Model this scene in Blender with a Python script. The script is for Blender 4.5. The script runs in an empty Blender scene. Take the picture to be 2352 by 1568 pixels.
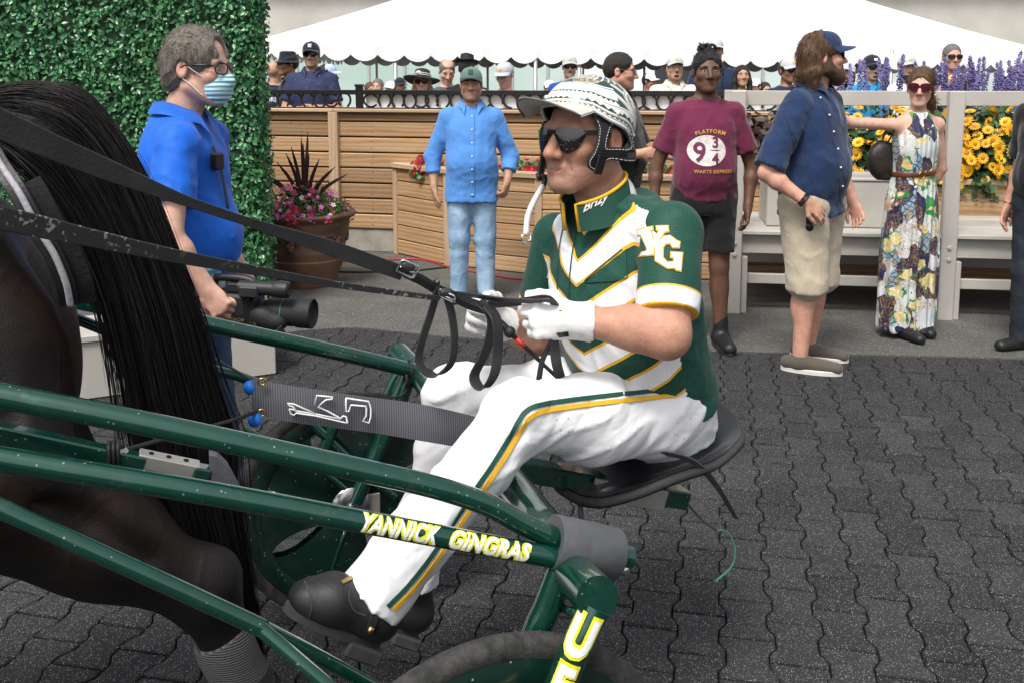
import bpy, math, random, numpy as np
from mathutils import Vector, Matrix
from mathutils.bvhtree import BVHTree
random.seed(7); RNG = np.random.default_rng(11)
SC = bpy.context.scene
COL = SC.collection
# ------------------------------------------------------------------ camera
FP, CYP, HOR, HC = 2250.0, 464.0, 175.0, 1.65      # in units of a 2352 x 1568 picture
PITCH = math.atan((CYP - HOR) / FP)
cd = bpy.data.cameras.new('camera'); cam = bpy.data.objects.new('camera', cd); COL.objects.link(cam)
cam.location = (0, 0, HC); cam.rotation_euler = (math.pi / 2 - PITCH, 0, 0)
cd.sensor_width = 36; cd.lens = 36 * FP / 2352; cd.shift_y = -(784 - CYP) / 2352
cd.clip_start = .05; cd.clip_end = 600
SC.camera = cam
# ------------------------------------------------------------------ sky and sun (bright overcast)
SUN_EL, SUN_AZ = 58, 205                            # azimuth clockwise from +Y
wd = bpy.data.worlds.new('World'); SC.world = wd; wd.use_nodes = True
_n, _l = wd.node_tree.nodes, wd.node_tree.links
for q in list(_n): _n.remove(q)
_sky = _n.new('ShaderNodeTexSky'); _sky.sky_type = 'NISHITA'; _sky.sun_disc = False
_sky.sun_elevation = math.radians(SUN_EL); _sky.sun_rotation = math.radians(SUN_AZ)
_sky.air_density = 1.0; _sky.dust_density = 4.0; _sky.ozone_density = 1.0
_hs = _n.new('ShaderNodeHueSaturation'); _hs.inputs['Saturation'].default_value = .22
_bg = _n.new('ShaderNodeBackground'); _bg.inputs[1].default_value = .105
_o = _n.new('ShaderNodeOutputWorld')
_l.new(_sky.outputs[0], _hs.inputs['Color']); _l.new(_hs.outputs[0], _bg.inputs[0]); _l.new(_bg.outputs[0], _o.inputs[0])
sd_ = bpy.data.lights.new('sun', 'SUN'); sun = bpy.data.objects.new('sun', sd_); COL.objects.link(sun)
sd_.energy = 1.5; sd_.angle = math.radians(15); sd_.color = (1, .965, .91)
_a, _e = math.radians(SUN_AZ), math.radians(SUN_EL)
_sv = Vector((math.sin(_a) * math.cos(_e), math.cos(_a) * math.cos(_e), math.sin(_e)))
sun.rotation_euler = _sv.to_track_quat('Z', 'Y').to_euler(); sun.location = (0, 0, 20)
SC.view_settings.view_transform = 'Standard'; SC.view_settings.look = 'None'
SC.view_settings.gamma = 1; SC.view_settings.exposure = .92
SC.cycles.max_bounces = 4; SC.cycles.diffuse_bounces = 2; SC.cycles.glossy_bounces = 2
SC.cycles.transparent_max_bounces = 6; SC.cycles.transmission_bounces = 4

# ------------------------------------------------------------------ pixel rays (2352-wide picture) -> places
def A(*v): return np.array(v, float)
CAM = A(0, 0, HC)
def ray(x, y):
    dx, dy = (x - 1176) / FP, (CYP - y) / FP
    return A(dx, math.cos(PITCH) + math.sin(PITCH) * dy, -math.sin(PITCH) + math.cos(PITCH) * dy)
def at_Y(x, y, Y):
    d = ray(x, y); return CAM + d * (Y / d[1])
def at_z(x, y, z=0.):
    d = ray(x, y); return CAM + d * ((z - HC) / d[2])
def at_pl(x, y, p, n):
    d = ray(x, y); return CAM + d * (np.dot(np.asarray(p) - CAM, n) / np.dot(d, n))
# paving grid / walls run along GR, turned 12 degrees from the picture plane
GA = math.radians(12); GR = A(math.cos(GA), -math.sin(GA), 0); GC = A(math.sin(GA), math.cos(GA), 0); UZ = A(0, 0, 1)

# ------------------------------------------------------------------ objects
ORG = {}
def link(o): COL.objects.link(o); return o
def tag(o, label, cat, group=None):
    o['label'] = label; o['category'] = cat
    if group: o['group'] = group
    return o
def thing(name, label, cat, loc=(0, 0, 0), group=None):
    o = link(bpy.data.objects.new(name, None)); o.location = tuple(float(v) for v in loc); o.empty_display_size = .1
    ORG[o] = np.array(loc, float); return tag(o, label, cat, group)
def meshdata(name, V, F, smooth=False, sharp=None):
    V = np.asarray(V, float); me = bpy.data.meshes.new(name)
    if isinstance(F, np.ndarray):
        k = F.shape[1]; me.vertices.add(len(V)); me.vertices.foreach_set('co', V.ravel())
        me.loops.add(F.size); me.loops.foreach_set('vertex_index', F.ravel().astype(np.int32))
        me.polygons.add(len(F)); me.polygons.foreach_set('loop_start', np.arange(0, F.size, k, dtype=np.int32))
        me.update(calc_edges=True); me.validate()
    else:
        me.from_pydata(V.tolist(), [], [tuple(int(i) for i in f) for f in F]); me.update()
    if smooth:
        me.polygons.foreach_set('use_smooth', np.ones(len(me.polygons), bool))
        if sharp: me.set_sharp_from_angle(angle=math.radians(sharp))
    return me
def part(name, V, F, mat, parent=None, smooth=False, sharp=None, color=None):
    """world-space vertices; the object sits at its thing's origin"""
    V = np.asarray(V, float); org = ORG[parent] if parent is not None else V.mean(0) * A(1, 1, 0)
    if parent is None: org = A(org[0], org[1], V[:, 2].min())
    me = meshdata(name, V - org, F, smooth, sharp)
    for m in (mat if isinstance(mat, (list, tuple)) else [mat]): me.materials.append(m)
    if color is not None:
        at = me.attributes.new('Col', 'FLOAT_COLOR', 'POINT')
        c = np.ones((len(V), 4)); c[:, :3] = color; at.data.foreach_set('color', c.ravel())
    o = link(bpy.data.objects.new(name, me))
    if parent is None: o.location = tuple(org)
    else: o.parent = parent
    ORG[o] = org; return o
def inst(name, me, parent, M4):
    """one more object on shared mesh data; M4 is its world matrix"""
    o = link(bpy.data.objects.new(name, me)); M = Matrix(M4)
    if parent is not None:
        o.parent = parent; M = Matrix.Translation(-Vector(ORG[parent])) @ M
    o.matrix_local = M
    return o
def structure(o): o['kind'] = 'structure'; return o
def stuff(o): o['kind'] = 'stuff'; return o
def frame(o, x, y, z):
    M = np.eye(4); M[:3, 0] = x; M[:3, 1] = y; M[:3, 2] = z; M[:3, 3] = o; return M
def nrm(v):
    v = np.asarray(v, float); return v / (np.linalg.norm(v) + 1e-12)

class MB:
    def __init__(s): s.V = []; s.F = []; s.n = 0
    def add(s, V, F):
        V = np.asarray(V, float); s.V.append(V)
        for f in F: s.F.append(tuple(int(i) + s.n for i in f))
        s.n += len(V); return s
    def arr(s): return np.concatenate(s.V) if s.V else np.zeros((0, 3))
    def part(s, name, mat, parent=None, smooth=False, sharp=None): return part(name, s.arr(), s.F, mat, parent, smooth, sharp)
    def mesh(s, name, mat, smooth=False, sharp=None):
        me = meshdata(name, s.arr(), s.F, smooth, sharp); me.materials.append(mat); return me
    # chamfered box: centre c, half sizes h, axes ax (3 rows)
    def box(s, c, h, ax=None, b=.004):
        ax = np.eye(3) if ax is None else np.asarray(ax, float); h = np.asarray(h, float); b = min(b, .45 * h.min())
        V = []; ix = {}
        for i in (-1, 1):
            for j in (-1, 1):
                for k in (-1, 1):
                    sg = A(i, j, k)
                    for a in range(3):
                        p = sg * (h - b); p[a] = sg[a] * h[a]; ix[i, j, k, a] = len(V); V.append(p)
        F = []
        for a in range(3):
            u, w = (a + 1) % 3, (a + 2) % 3
            for sa in (-1, 1):
                q = []
                for su, sw in ((-1, -1), (1, -1), (1, 1), (-1, 1)):
                    t = [0, 0, 0]; t[a] = sa; t[u] = su; t[w] = sw; q.append(ix[t[0], t[1], t[2], a])
                F.append(q if sa > 0 else q[::-1])
            for su in (-1, 1):          # edges parallel to a
                for sw in (-1, 1):
                    def g(sa, m): t = [0, 0, 0]; t[a] = sa; t[u] = su; t[w] = sw; return ix[t[0], t[1], t[2], m]
                    q = [g(-1, u), g(1, u), g(1, w), g(-1, w)]
                    F.append(q if su * sw > 0 else q[::-1])
        for i in (-1, 1):
            for j in (-1, 1):
                for k in (-1, 1):
                    q = [ix[i, j, k, 0], ix[i, j, k, 1], ix[i, j, k, 2]]
                    F.append(q if i * j * k > 0 else q[::-1])
        return s.add(np.asarray(V) @ ax + np.asarray(c, float), F)
    def beam(s, a, b, w, h, up=(0, 0, 1), bev=.004):
        a, b = np.asarray(a, float), np.asarray(b, float); x = nrm(b - a); y = nrm(np.cross(up, x)); z = np.cross(x, y)
        return s.box((a + b) / 2, (np.linalg.norm(b - a) / 2, w / 2, h / 2), [x, y, z], bev)
    def tube(s, P, r, n=10, caps=True, sq=None, closed=False):
        P = np.asarray(P, float); m = len(P); r = np.broadcast_to(np.asarray(r, float), (m,))
        T = np.zeros_like(P)
        if closed: T = np.roll(P, -1, 0) - np.roll(P, 1, 0)
        else: T[1:-1] = P[2:] - P[:-2]; T[0] = P[1] - P[0]; T[-1] = P[-1] - P[-2]
        T /= np.linalg.norm(T, axis=1)[:, None] + 1e-12
        u = np.cross(T[0], (0, 0, 1)); 
        if np.linalg.norm(u) < .1: u = np.cross(T[0], (1, 0, 0))
        u = nrm(u); an = np.linspace(0, 2 * np.pi, n, endpoint=False); V = []
        for i in range(m):
            u = nrm(u - T[i] * np.dot(u, T[i])); w = np.cross(T[i], u)
            V.append(P[i] + r[i] * (np.cos(an)[:, None] * u + np.sin(an)[:, None] * w))
        F = []
        for i in range(m if closed else m - 1):
            i2 = (i + 1) % m
            for j in range(n):
                j2 = (j + 1) % n; F.append((i * n + j, i * n + j2, i2 * n + j2, i2 * n + j))
        if caps and not closed: F.append(tuple(range(n))[::-1]); F.append(tuple(range((m - 1) * n, m * n)))
        return s.add(np.concatenate(V), F)
    def strap(s, P, w, t, wd):
        """flat strap of width w along wd (one vector or one per point), thickness t"""
        P = np.asarray(P, float); m = len(P); wd = np.broadcast_to(np.asarray(wd, float), (m, 3)); w = np.broadcast_to(np.asarray(w, float), (m,))
        T = np.gradient(P, axis=0); V = []
        for i in range(m):
            tt = nrm(T[i]); a = nrm(wd[i] - tt * np.dot(wd[i], tt)); b = np.cross(tt, a)
            e = min(t * .4, w[i] * .2)
            for pu, pv in ((-1, -.3), (-1 , .3), (-.9, .5), (.9, .5), (1, .3), (1, -.3), (.9, -.5), (-.9, -.5)): V.append(P[i] + a * w[i] / 2 * pu + b * t * pv)
        F = []
        for i in range(m - 1):
            for j in range(8): F.append((i * 8 + j, i * 8 + (j + 1) % 8, i * 8 + 8 + (j + 1) % 8, i * 8 + 8 + j))
        F.append(tuple(range(8))[::-1]); F.append(tuple(range((m - 1) * 8, m * 8)))
        return s.add(V, F)
    def lathe(s, prof, n=24, c=(0, 0, 0), ax=None, arc=(0, 2 * np.pi)):
        prof = np.asarray(prof, float); full = abs(arc[1] - arc[0] - 2 * np.pi) < 1e-6
        an = np.linspace(arc[0], arc[1], n, endpoint=not full); ax = np.eye(3) if ax is None else np.asarray(ax, float)
        V = np.stack([prof[:, None, 0] * np.cos(an), prof[:, None, 0] * np.sin(an), np.repeat(prof[:, 1][:, None], n, 1)], -1).reshape(-1, 3) @ ax + np.asarray(c, float)
        F = []
        for i in range(len(prof) - 1):
            for j in range(n if full else n - 1): j2 = (j + 1) % n; F.append((i * n + j, i * n + j2, (i + 1) * n + j2, (i + 1) * n + j))
        return s.add(V, F)
    def ball(s, c, r, n=10, ax=None):
        r = np.broadcast_to(np.asarray(r, float), (3,)); th = np.linspace(0, np.pi, n); ph = np.linspace(0, 2 * np.pi, 2 * n, endpoint=False)
        V = np.stack([np.sin(th)[:, None] * np.cos(ph), np.sin(th)[:, None] * np.sin(ph), np.repeat(np.cos(th)[:, None], 2 * n, 1)], -1).reshape(-1, 3) * r
        if ax is not None: V = V @ np.asarray(ax, float)
        F = [(i * 2 * n + j, (i + 1) * 2 * n + j, (i + 1) * 2 * n + (j + 1) % (2 * n), i * 2 * n + (j + 1) % (2 * n)) for i in range(n - 1) for j in range(2 * n)]
        return s.add(V + np.asarray(c, float), F)
    def prism(s, poly, o, u, v, t0, t1, bev=0):
        """polygon (2D) in plane (o,u,v), extruded along u x v from t0 to t1"""
        poly = np.asarray(poly, float); n = len(poly); w = np.cross(u, v)
        base = np.asarray(o, float) + poly[:, :1] * np.asarray(u, float) + poly[:, 1:2] * np.asarray(v, float)
        rings = [base + w * t0, base + w * (t1 - bev)]
        if bev:
            c = poly.mean(0); e = poly - np.roll(poly, 1, 0); e2 = np.roll(poly, -1, 0) - poly
            def nn(e): q = np.stack([-e[:, 1], e[:, 0]], 1); return q / (np.linalg.norm(q, axis=1)[:, None] + 1e-9)
            ins = poly + bev * (nn(e) + nn(e2)) / 1.6
            rings.append(np.asarray(o, float) + ins[:, :1] * np.asarray(u, float) + ins[:, 1:2] * np.asarray(v, float) + w * t1)
        F = [tuple(range(n))[::-1], tuple(range((len(rings) - 1) * n, len(rings) * n))]
        for i in range(len(rings) - 1):
            for j in range(n): F.append((i * n + j, i * n + (j + 1) % n, (i + 1) * n + (j + 1) % n, (i + 1) * n + j))
        return s.add(np.concatenate(rings), F)
    def grid(s, G):
        """G: (m,n,3) sheet"""
        m, n = G.shape[:2]
        return s.add(G.reshape(-1, 3), [(i * n + j, i * n + j + 1, (i + 1) * n + j + 1, (i + 1) * n + j) for i in range(m - 1) for j in range(n - 1)])

def spline(P, n=8):
    """Catmull-Rom through P"""
    P = np.asarray(P, float); Q = np.vstack([2 * P[0] - P[1], P, 2 * P[-1] - P[-2]]); out = []
    for i in range(len(P) - 1):
        a, b, c, d = Q[i:i + 4]
        for t in np.linspace(0, 1, n, endpoint=False):
            out.append(.5 * (2 * b + (c - a) * t + (2 * a - 5 * b + 4 * c - d) * t * t + (3 * b - a - 3 * c + d) * t ** 3))
    out.append(P[-1]); return np.array(out)

# ------------------------------------------------------------------ materials
class NT:
    def __init__(s, name):
        s.m = bpy.data.materials.new(name); s.m.use_nodes = True; s.t = s.m.node_tree; s.N = s.t.nodes; s.L = s.t.links
        s.b = s.N['Principled BSDF']; s.out = s.N['Material Output']
    def n(s, ty, ins=None, **kw):
        q = s.N.new('ShaderNode' + ty)
        for k, v in kw.items(): setattr(q, k, v)
        for k, v in (ins or {}).items(): s.set(q.inputs[k], v)
        return q
    def set(s, sock, v):
        if isinstance(v, bpy.types.NodeSocket): s.L.new(v, sock)
        elif isinstance(v, bpy.types.Node): s.L.new(v.outputs[0], sock)
        else:
            if isinstance(v, (tuple, list)) and len(v) == 3 and sock.type == 'RGBA': v = (*v, 1)
            sock.default_value = v
    def math(s, op, a, b=None, c=None, clamp=False):
        q = s.N.new('ShaderNodeMath'); q.operation = op; q.use_clamp = clamp
        for i, v in enumerate((a, b, c)):
            if v is not None: s.set(q.inputs[i], v)
        return q.outputs[0]
    def mix(s, f, a, b, mode='MIX'):
        q = s.N.new('ShaderNodeMix'); q.data_type = 'RGBA'; q.blend_type = mode
        s.set(q.inputs[0], f); s.set(q.inputs[6], a); s.set(q.inputs[7], b); return q.outputs[2]
    def obj(s, sc=None, off=None):
        c = s.n('TexCoord').outputs['Object']
        if sc is not None or off is not None:
            mp = s.n('Mapping'); s.L.new(c, mp.inputs[0])
            if sc is not None: mp.inputs['Scale'].default_value = sc if isinstance(sc, (tuple, list)) else (sc,) * 3
            if off is not None: s.set(mp.inputs['Location'], off)
            c = mp.outputs[0]
        return c
    def noise(s, vec, scale, detail=3, rough=.5, dist=0): return s.n('TexNoise', {'Vector': vec, 'Scale': scale, 'Detail': detail, 'Roughness': rough, 'Distortion': dist}).outputs[0]
    def ramp(s, f, stops, interp='LINEAR'):
        q = s.n('ValToRGB'); q.color_ramp.interpolation = interp; e = q.color_ramp.elements
        while len(e) < len(stops): e.new(.5)
        for el, (p, c) in zip(e, stops): el.position = p; el.color = (*c, 1) if len(c) == 3 else c
        s.set(q.inputs[0], f); return q.outputs[0]
    def step(s, v, a, b): return s.n('MapRange', {0: v, 1: a, 2: b, 3: 0., 4: 1.}).outputs[0]
    def bump(s, h, st=.3, d=.01): 
        q = s.n('Bump', {'Strength': st, 'Distance': d, 'Height': h}); s.L.new(q.outputs[0], s.b.inputs['Normal']); return q
    def fin(s, col=None, rough=None, metal=None, **kw):
        if col is not None: s.set(s.b.inputs['Base Color'], col)
        if rough is not None: s.set(s.b.inputs['Roughness'], rough)
        if metal is not None: s.set(s.b.inputs['Metallic'], metal)
        for k, v in kw.items(): s.set(s.b.inputs[k.replace('_', ' ')], v)
        return s.m
def shade(c, f): return tuple(min(1, x * f) for x in c)
def M(name, c, rough=.6, var=.12, sc=9., bump=0., bsc=60., metal=0., rnd=0., bd=.004, **kw):
    t = NT(name); v = t.obj(); nz = t.noise(v, sc, 4, .6)
    col = t.mix(t.step(nz, .3, .7), shade(c, 1 - var), shade(c, 1 + var))
    if rnd:
        r = t.n('ObjectInfo').outputs['Random']
        col = t.mix(1.0, col, t.ramp(r, [(0, (1 - rnd,) * 3), (1, (1 + rnd * .6,) * 3)]), 'MULTIPLY')
    if bump: t.bump(t.noise(v, bsc, 4, .65), bump, bd)
    return t.fin(col, rough, metal, **kw)
def cloth(name, c, rough=.85, fold=.25, fs=7., weave=.12, var=.07, sheen=.2, fsc=(1, 1, .6)):
    """cloth: soft folds plus fine weave, colour barely varied"""
    t = NT(name); v = t.obj(); f = t.noise(t.obj(fsc), fs, 3, .55, 1.2); w = t.noise(v, 420, 2, .5)
    col = t.mix(t.step(t.noise(v, 5, 3), .3, .7), shade(c, 1 - var), shade(c, 1 + var))
    b1 = t.n('Bump', {'Strength': fold, 'Distance': .03, 'Height': f}); b2 = t.n('Bump', {'Strength': weave, 'Distance': .002, 'Height': w, 'Normal': b1.outputs[0]})
    t.L.new(b2.outputs[0], t.b.inputs['Normal'])
    return t.fin(col, rough, Sheen_Weight=sheen, Specular_IOR_Level=.25)
# ================================================================== SETTING
# ---- ground: paver bed, pavers, asphalt
def speckled(name, base, lo, spk=(.42, .40, .36), thr=.11, rough=.8, sc=260., tint=True, bump=.5):
    t = NT(name); v = t.n('NewGeometry').outputs['Position']
    n1 = t.noise(v, 3.2, 5, .65); n2 = t.noise(v, 90, 3, .6)
    col = t.mix(t.step(n1, .32, .68), lo, base); col = t.mix(t.math('MULTIPLY', t.step(n2, .35, .65), .35), col, shade(base, 1.5))
    col = t.mix(t.math('MULTIPLY', t.step(t.noise(v, 1.7, 6, .75, .6), .56, .78), .30), col, shade(base, 3.2)); r = t.n('ObjectInfo').outputs['Random']; col = t.mix(1., col, t.ramp(r, [(0, (.68,) * 3), (1, (1.25,) * 3)]), 'MULTIPLY')
    vo = t.n('TexVoronoi', {'Vector': v, 'Scale': sc, 'Randomness': 1.}); rnd = t.n('SeparateColor', {0: vo.outputs['Color']})
    pick = t.math('MULTIPLY', t.math('LESS_THAN', rnd.outputs[0], thr), t.math('LESS_THAN', vo.outputs['Distance'], .42))
    sc_ = t.ramp(rnd.outputs[1], [(0, shade(spk, .5)), (.4, spk), (.62, (.50, .44, .27) if tint else spk), (.7, spk), (.8, (.25, .34, .46) if tint else spk), (1, (.62, .60, .56))])
    col = t.mix(pick, col, sc_); t.bump(t.noise(v, 330, 3, .6), bump, .003)
    return t.fin(col, rough, Specular_IOR_Level=.3)
m_paver = speckled('rubber_paver', (.027, .027, .0295), (.0155, .0155, .0175), thr=.13, sc=380.)
m_bed = M('paver_joint_sand', (.006, .0055, .0055), .95, .3, 40)
m_asph = speckled('asphalt', (.090, .087, .079), (.052, .051, .048), spk=(.36, .35, .32), thr=.10, rough=.9, sc=150., tint=False, bump=.8)
PL, PP = .2146, .143; PW, PN = PP * 1.15 / 2, PP * .85 / 2
def paver_mesh(name):
    g = .0030; L = PL / 2 - g - .0030; w, nw = PW - g, PN - g
    right = [(w, -L), (w, -.34 * PL), (nw, -.16 * PL), (nw, .16 * PL), (w, .34 * PL), (w, L)]
    poly = right + [(-x, y) for x, y in right[::-1]]
    b = MB(); b.prism(poly, (0, 0, 0), A(1, 0, 0), A(0, 1, 0), -.035, 0, .0038); return b
bed = MB().add([(-30, -30, -.03), (30, -30, -.03), (30, 12, -.03), (-30, 12, -.03)], [(0, 1, 2, 3)]).part('paver_ground', m_bed); structure(bed)
ORG[bed] = A(*bed.location)
_pm = paver_mesh('paver'); pav_me = _pm.mesh('paver', m_paver); _pv, _pf = _pm.arr(), _pm.F
# boundary of the asphalt apron, walked from left to right on the ground
_bp = [at_z(x, y) for x, y in ((-900, 1000), (300, 830), (560, 785), (633, 768), (729, 757), (814, 753), (907, 761), (1041, 774), (1350, 792), (1680, 807), (2000, 815), (2352, 824), (3200, 848))]
BND = spline(np.array(_bp), 6)
def bnd_y(x): return np.interp(x, BND[:, 0], BND[:, 1])
cells = []
p0 = at_z(1762, 1343)        # a joint seen in the photograph
for i in range(-60, 61):
    for j in range(-40, 60):
        c = p0 + GR * (PP * (i + .5)) + GC * (PL * (j + .5 + (.5 if i % 2 else 0)))
        if c[1] < -1.5 or c[1] > bnd_y(c[0]) + .2 or abs(c[0]) > 7: continue
        cells.append(c)
def _vis(c):
    v = c - CAM; zc = v[1] * math.cos(PITCH) - v[2] * math.sin(PITCH)
    if zc < .5: return None
    px = 1176 + FP * v[0] / zc; py = CYP - FP * (v[2] * math.cos(PITCH) + v[1] * math.sin(PITCH)) / zc
    return px, py, zc
vis = []; rest = []
for c in cells:
    q = _vis(c)
    if q and -60 < q[0] < 2410 and q[1] < 1640 and not (q[0] < 520 and q[1] < 900) : vis.append((q[2], c))
    else: rest.append(c)
vis.sort(key=lambda a: a[0]); rest += [c for _, c in vis[300:]]
def pavM(c):
    a = -GA + random.gauss(0, .005); tx, ty = random.gauss(0, .006), random.gauss(0, .006)
    M4 = Matrix.Translation((c[0], c[1], random.gauss(-.003, .0012))) @ Matrix.Rotation(a, 4, 'Z') @ Matrix.Rotation(tx, 4, 'X') @ Matrix.Rotation(ty, 4, 'Y')
    return np.array(M4)
for _, c in vis[:300]: inst('paver', pav_me, bed, pavM(c))
VV = []; FF = []; k0 = 0; nV = len(_pv)
for c in rest:
    Mx = pavM(c); VV.append(_pv @ Mx[:3, :3].T + Mx[:3, 3]); FF += [tuple(i + k0 for i in f) for f in _pf]; k0 += nV
stuff(part('paver_field', np.concatenate(VV), FF, m_paver, bed))
# asphalt sheet beyond the boundary
ab = MB(); n = len(BND); top = BND.copy(); top[:, 2] = .004; dn = top.copy(); dn[:, 2] = -.03
far = top.copy(); far[:, 0] = np.linspace(-250, 250, n); far[:, 1] = 400; mid = top.copy(); mid[:, 1] += 8
ab.grid(np.stack([dn, top, mid, far]))
structure(ab.part('asphalt_ground', m_asph))

# ---- wood
def wood(name, light, dark, weather):
    t = NT(name); r = t.n('ObjectInfo').outputs['Random']
    off = t.n('CombineXYZ', {0: t.math('MULTIPLY', r, 37.), 1: t.math('MULTIPLY', r, 91.), 2: t.math('MULTIPLY', r, 13.)})
    v = t.obj((.9, 9, 9), off.outputs[0]); d = t.noise(v, 1.3, 3, .55)
    w = t.n('TexWave', {'Vector': v, 'Scale': .9, 'Distortion': 7., 'Detail': 3., 'Detail Scale': 1.1}); w.wave_type = 'BANDS'; w.bands_direction = 'Z'
    g = t.noise(t.obj((4, 120, 120), off.outputs[0]), 2., 3, .6)
    col = t.mix(w.outputs['Fac'], light, dark); col = t.mix(t.math('MULTIPLY', t.step(g, .35, .75), .35), col, shade(dark, .6))
    col = t.mix(t.math('MULTIPLY', t.step(d, .45, .75), .6), col, weather)
    col = t.mix(1., col, t.ramp(r, [(0, (.72, .70, .68)), (.5, (1, .96, .92)), (1, (1.15, 1.12, 1.1))]), 'MULTIPLY')
    vo = t.n('TexVoronoi', {'Vector': t.obj((3.2, 7, 7), off.outputs[0]), 'Scale': 1.}); kn = t.step(vo.outputs['Distance'], .07, .03)
    col = t.mix(t.math('MULTIPLY', kn, .8), col, shade(dark, .35))
    vg = t.noise(t.obj((12, 2, 12), off.outputs[0]), 1.2, 4, .7); col = t.mix(t.math('MULTIPLY', t.step(vg, .62, .8), .4), col, (.10, .08, .06))
    t.bump(g, .25, .004); return t.fin(col, .75, Specular_IOR_Level=.25)
m_wood = wood('cedar_plank', (.53, .36, .205), (.39, .225, .105), (.47, .36, .245))
m_woodl = wood('cedar_trim', (.55, .41, .275), (.46, .31, .185), (.51, .42, .32))
m_conc = M('concrete', (.36, .34, .29), .9, .25, 6, .5, 45)
m_nail = M('nail_head', (.05, .045, .04), .6)
plank_cache = {}
def plank(parent, a, b, h, t, z, mat=None, name='plank', face=None, bev=.005):
    """horizontal board between ground points a and b (front face line), bottom at z"""
    a, b = np.asarray(a, float), np.asarray(b, float); L = np.linalg.norm(b[:2] - a[:2]); x = nrm(A(b[0] - a[0], b[1] - a[1], 0)); y = np.cross(UZ, x)
    me = MB().box((0, 0, 0), (L / 2, t / 2, h / 2), None, bev).mesh(name, mat or m_wood)
    c = (a + b) / 2; c = A(c[0], c[1], z + h / 2) + y * t / 2
    return inst(name, me, parent, frame(c, x, y, UZ))
nail_me = MB().ball((0, 0, 0), (.006, .003, .006), 4).mesh('nail', m_nail)
# back wall of the terrace
W0 = at_z(905, 582)
def wl(s, d=0.): return W0 + GR * s + GC * d          # s along the wall, d behind its face
ww = thing('plank_wall', 'long horizontal plank retaining wall under the horseshoe fence', 'wall', wl(-1.2))
posts = [-4.3, -2.6, -.565, 1.5, 3.4]
PZ = .227; PH = .144; WT = 1.346
for z in range(8):
    hh = PH - .012 if z < 7 else WT - .03 - (PZ + 7 * PH)
    for i in range(4):
        plank(ww, wl(posts[i] + .003), wl(posts[i + 1] - .003), hh, .04, PZ + z * PH, bev=.008)
_bk = MB(); _bk.beam(wl(-4.3, .06) + UZ * .78, wl(3.4, .06) + UZ * .78, .04, 1.08); _bk.part('backing_board', M('wall_backing', (.03, .02, .012), .9), ww)
for s in posts: 
    x = wl(s, -.02)
    me = MB().box((0, 0, 0), ((WT - .03 - .1) / 2, .03, .045), None, .004).mesh('post', m_woodl)
    inst('post', me, ww, frame(A(x[0], x[1], .1 + (WT - .13) / 2), UZ, GC, np.cross(UZ, GC)))
for i in range(4): plank(ww, wl(posts[i] + .002, -.05), wl(posts[i + 1] - .002, -.05), .03, .26, WT - .03, m_woodl, 'cap_board')
for s in (-2.2, -1.35, -.9, -.2, .4):
    for z in range(7):
        for dz in (.035, .1):
            c = wl(s + random.uniform(-.01, .01)); inst('nail', nail_me, ww, frame(A(c[0], c[1], PZ + z * PH + dz), GR, GC, UZ))
_b = MB(); _b.box(wl(-.45, .12) + UZ * (PZ / 2), (4.2, .1, PZ / 2), [GR, GC, UZ], .01); _b.part('concrete_footing', m_conc, ww)
# terrace floor behind the wall
structure(MB().box(wl(1, 14.2) + UZ * .09, (30, 14, .09), [GR, GC, UZ], .01).part('terrace_floor', M('terrace_paving', (.22, .21, .20), .9, .2, 3)))

# raised flower planter in front of it
PT = [wl(.03, -.03)] + [at_z(1027, 611), at_z(1236, 634), at_z(1745, 636), at_z(2420, 668)]
PT[4] = PT[2] + nrm(PT[4] - PT[2]) * 5.6; PT[3] = PT[2] + nrm(PT[4] - PT[2]) * 2.3
pl = thing('flower_planter', 'raised cedar plank planter with angled end, full of flowers', 'planter', (PT[1] + PT[2]) / 2)
PTZ = .85
for k in range(4):
    a, b = PT[k], PT[k + 1]; d = nrm(b - a)
    for z in range(6): plank(pl, a + d * .03, b - d * .004, .13, .04, .01 + z * .1365, bev=.007)
    y = np.cross(UZ, d); me = MB().box((0, 0, 0), ((PTZ - .04) / 2, .03, .03), None, .004).mesh('corner_post', m_woodl)
    inst('corner_post', me, pl, frame(A(a[0], a[1], (PTZ - .04) / 2) + y * .02, UZ, d, np.cross(UZ, d)))
    plank(pl, a - y * .03 - d * .02, b - y * .03 + d * .02, .045, .14, PTZ - .04 + .003 * (k % 2), m_woodl, 'cap_board')
m_soil = M('potting_soil', (.03, .02, .014), .95, .4, 30, .8, 60)
sp = MB(); top = [p + UZ * .76 for p in PT]; back = [wl(.3, -.01) + UZ * .76, wl(.9, -.01) + UZ * .76, wl(1.6, -.01) + UZ * .76, wl(3.4, -.01) + UZ * .76, wl(6.8, -.01) + UZ * .76]
sp.grid(np.stack([np.array(top) + GC * .05, np.array(back)])); sp.part('soil', m_soil, pl)

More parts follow.
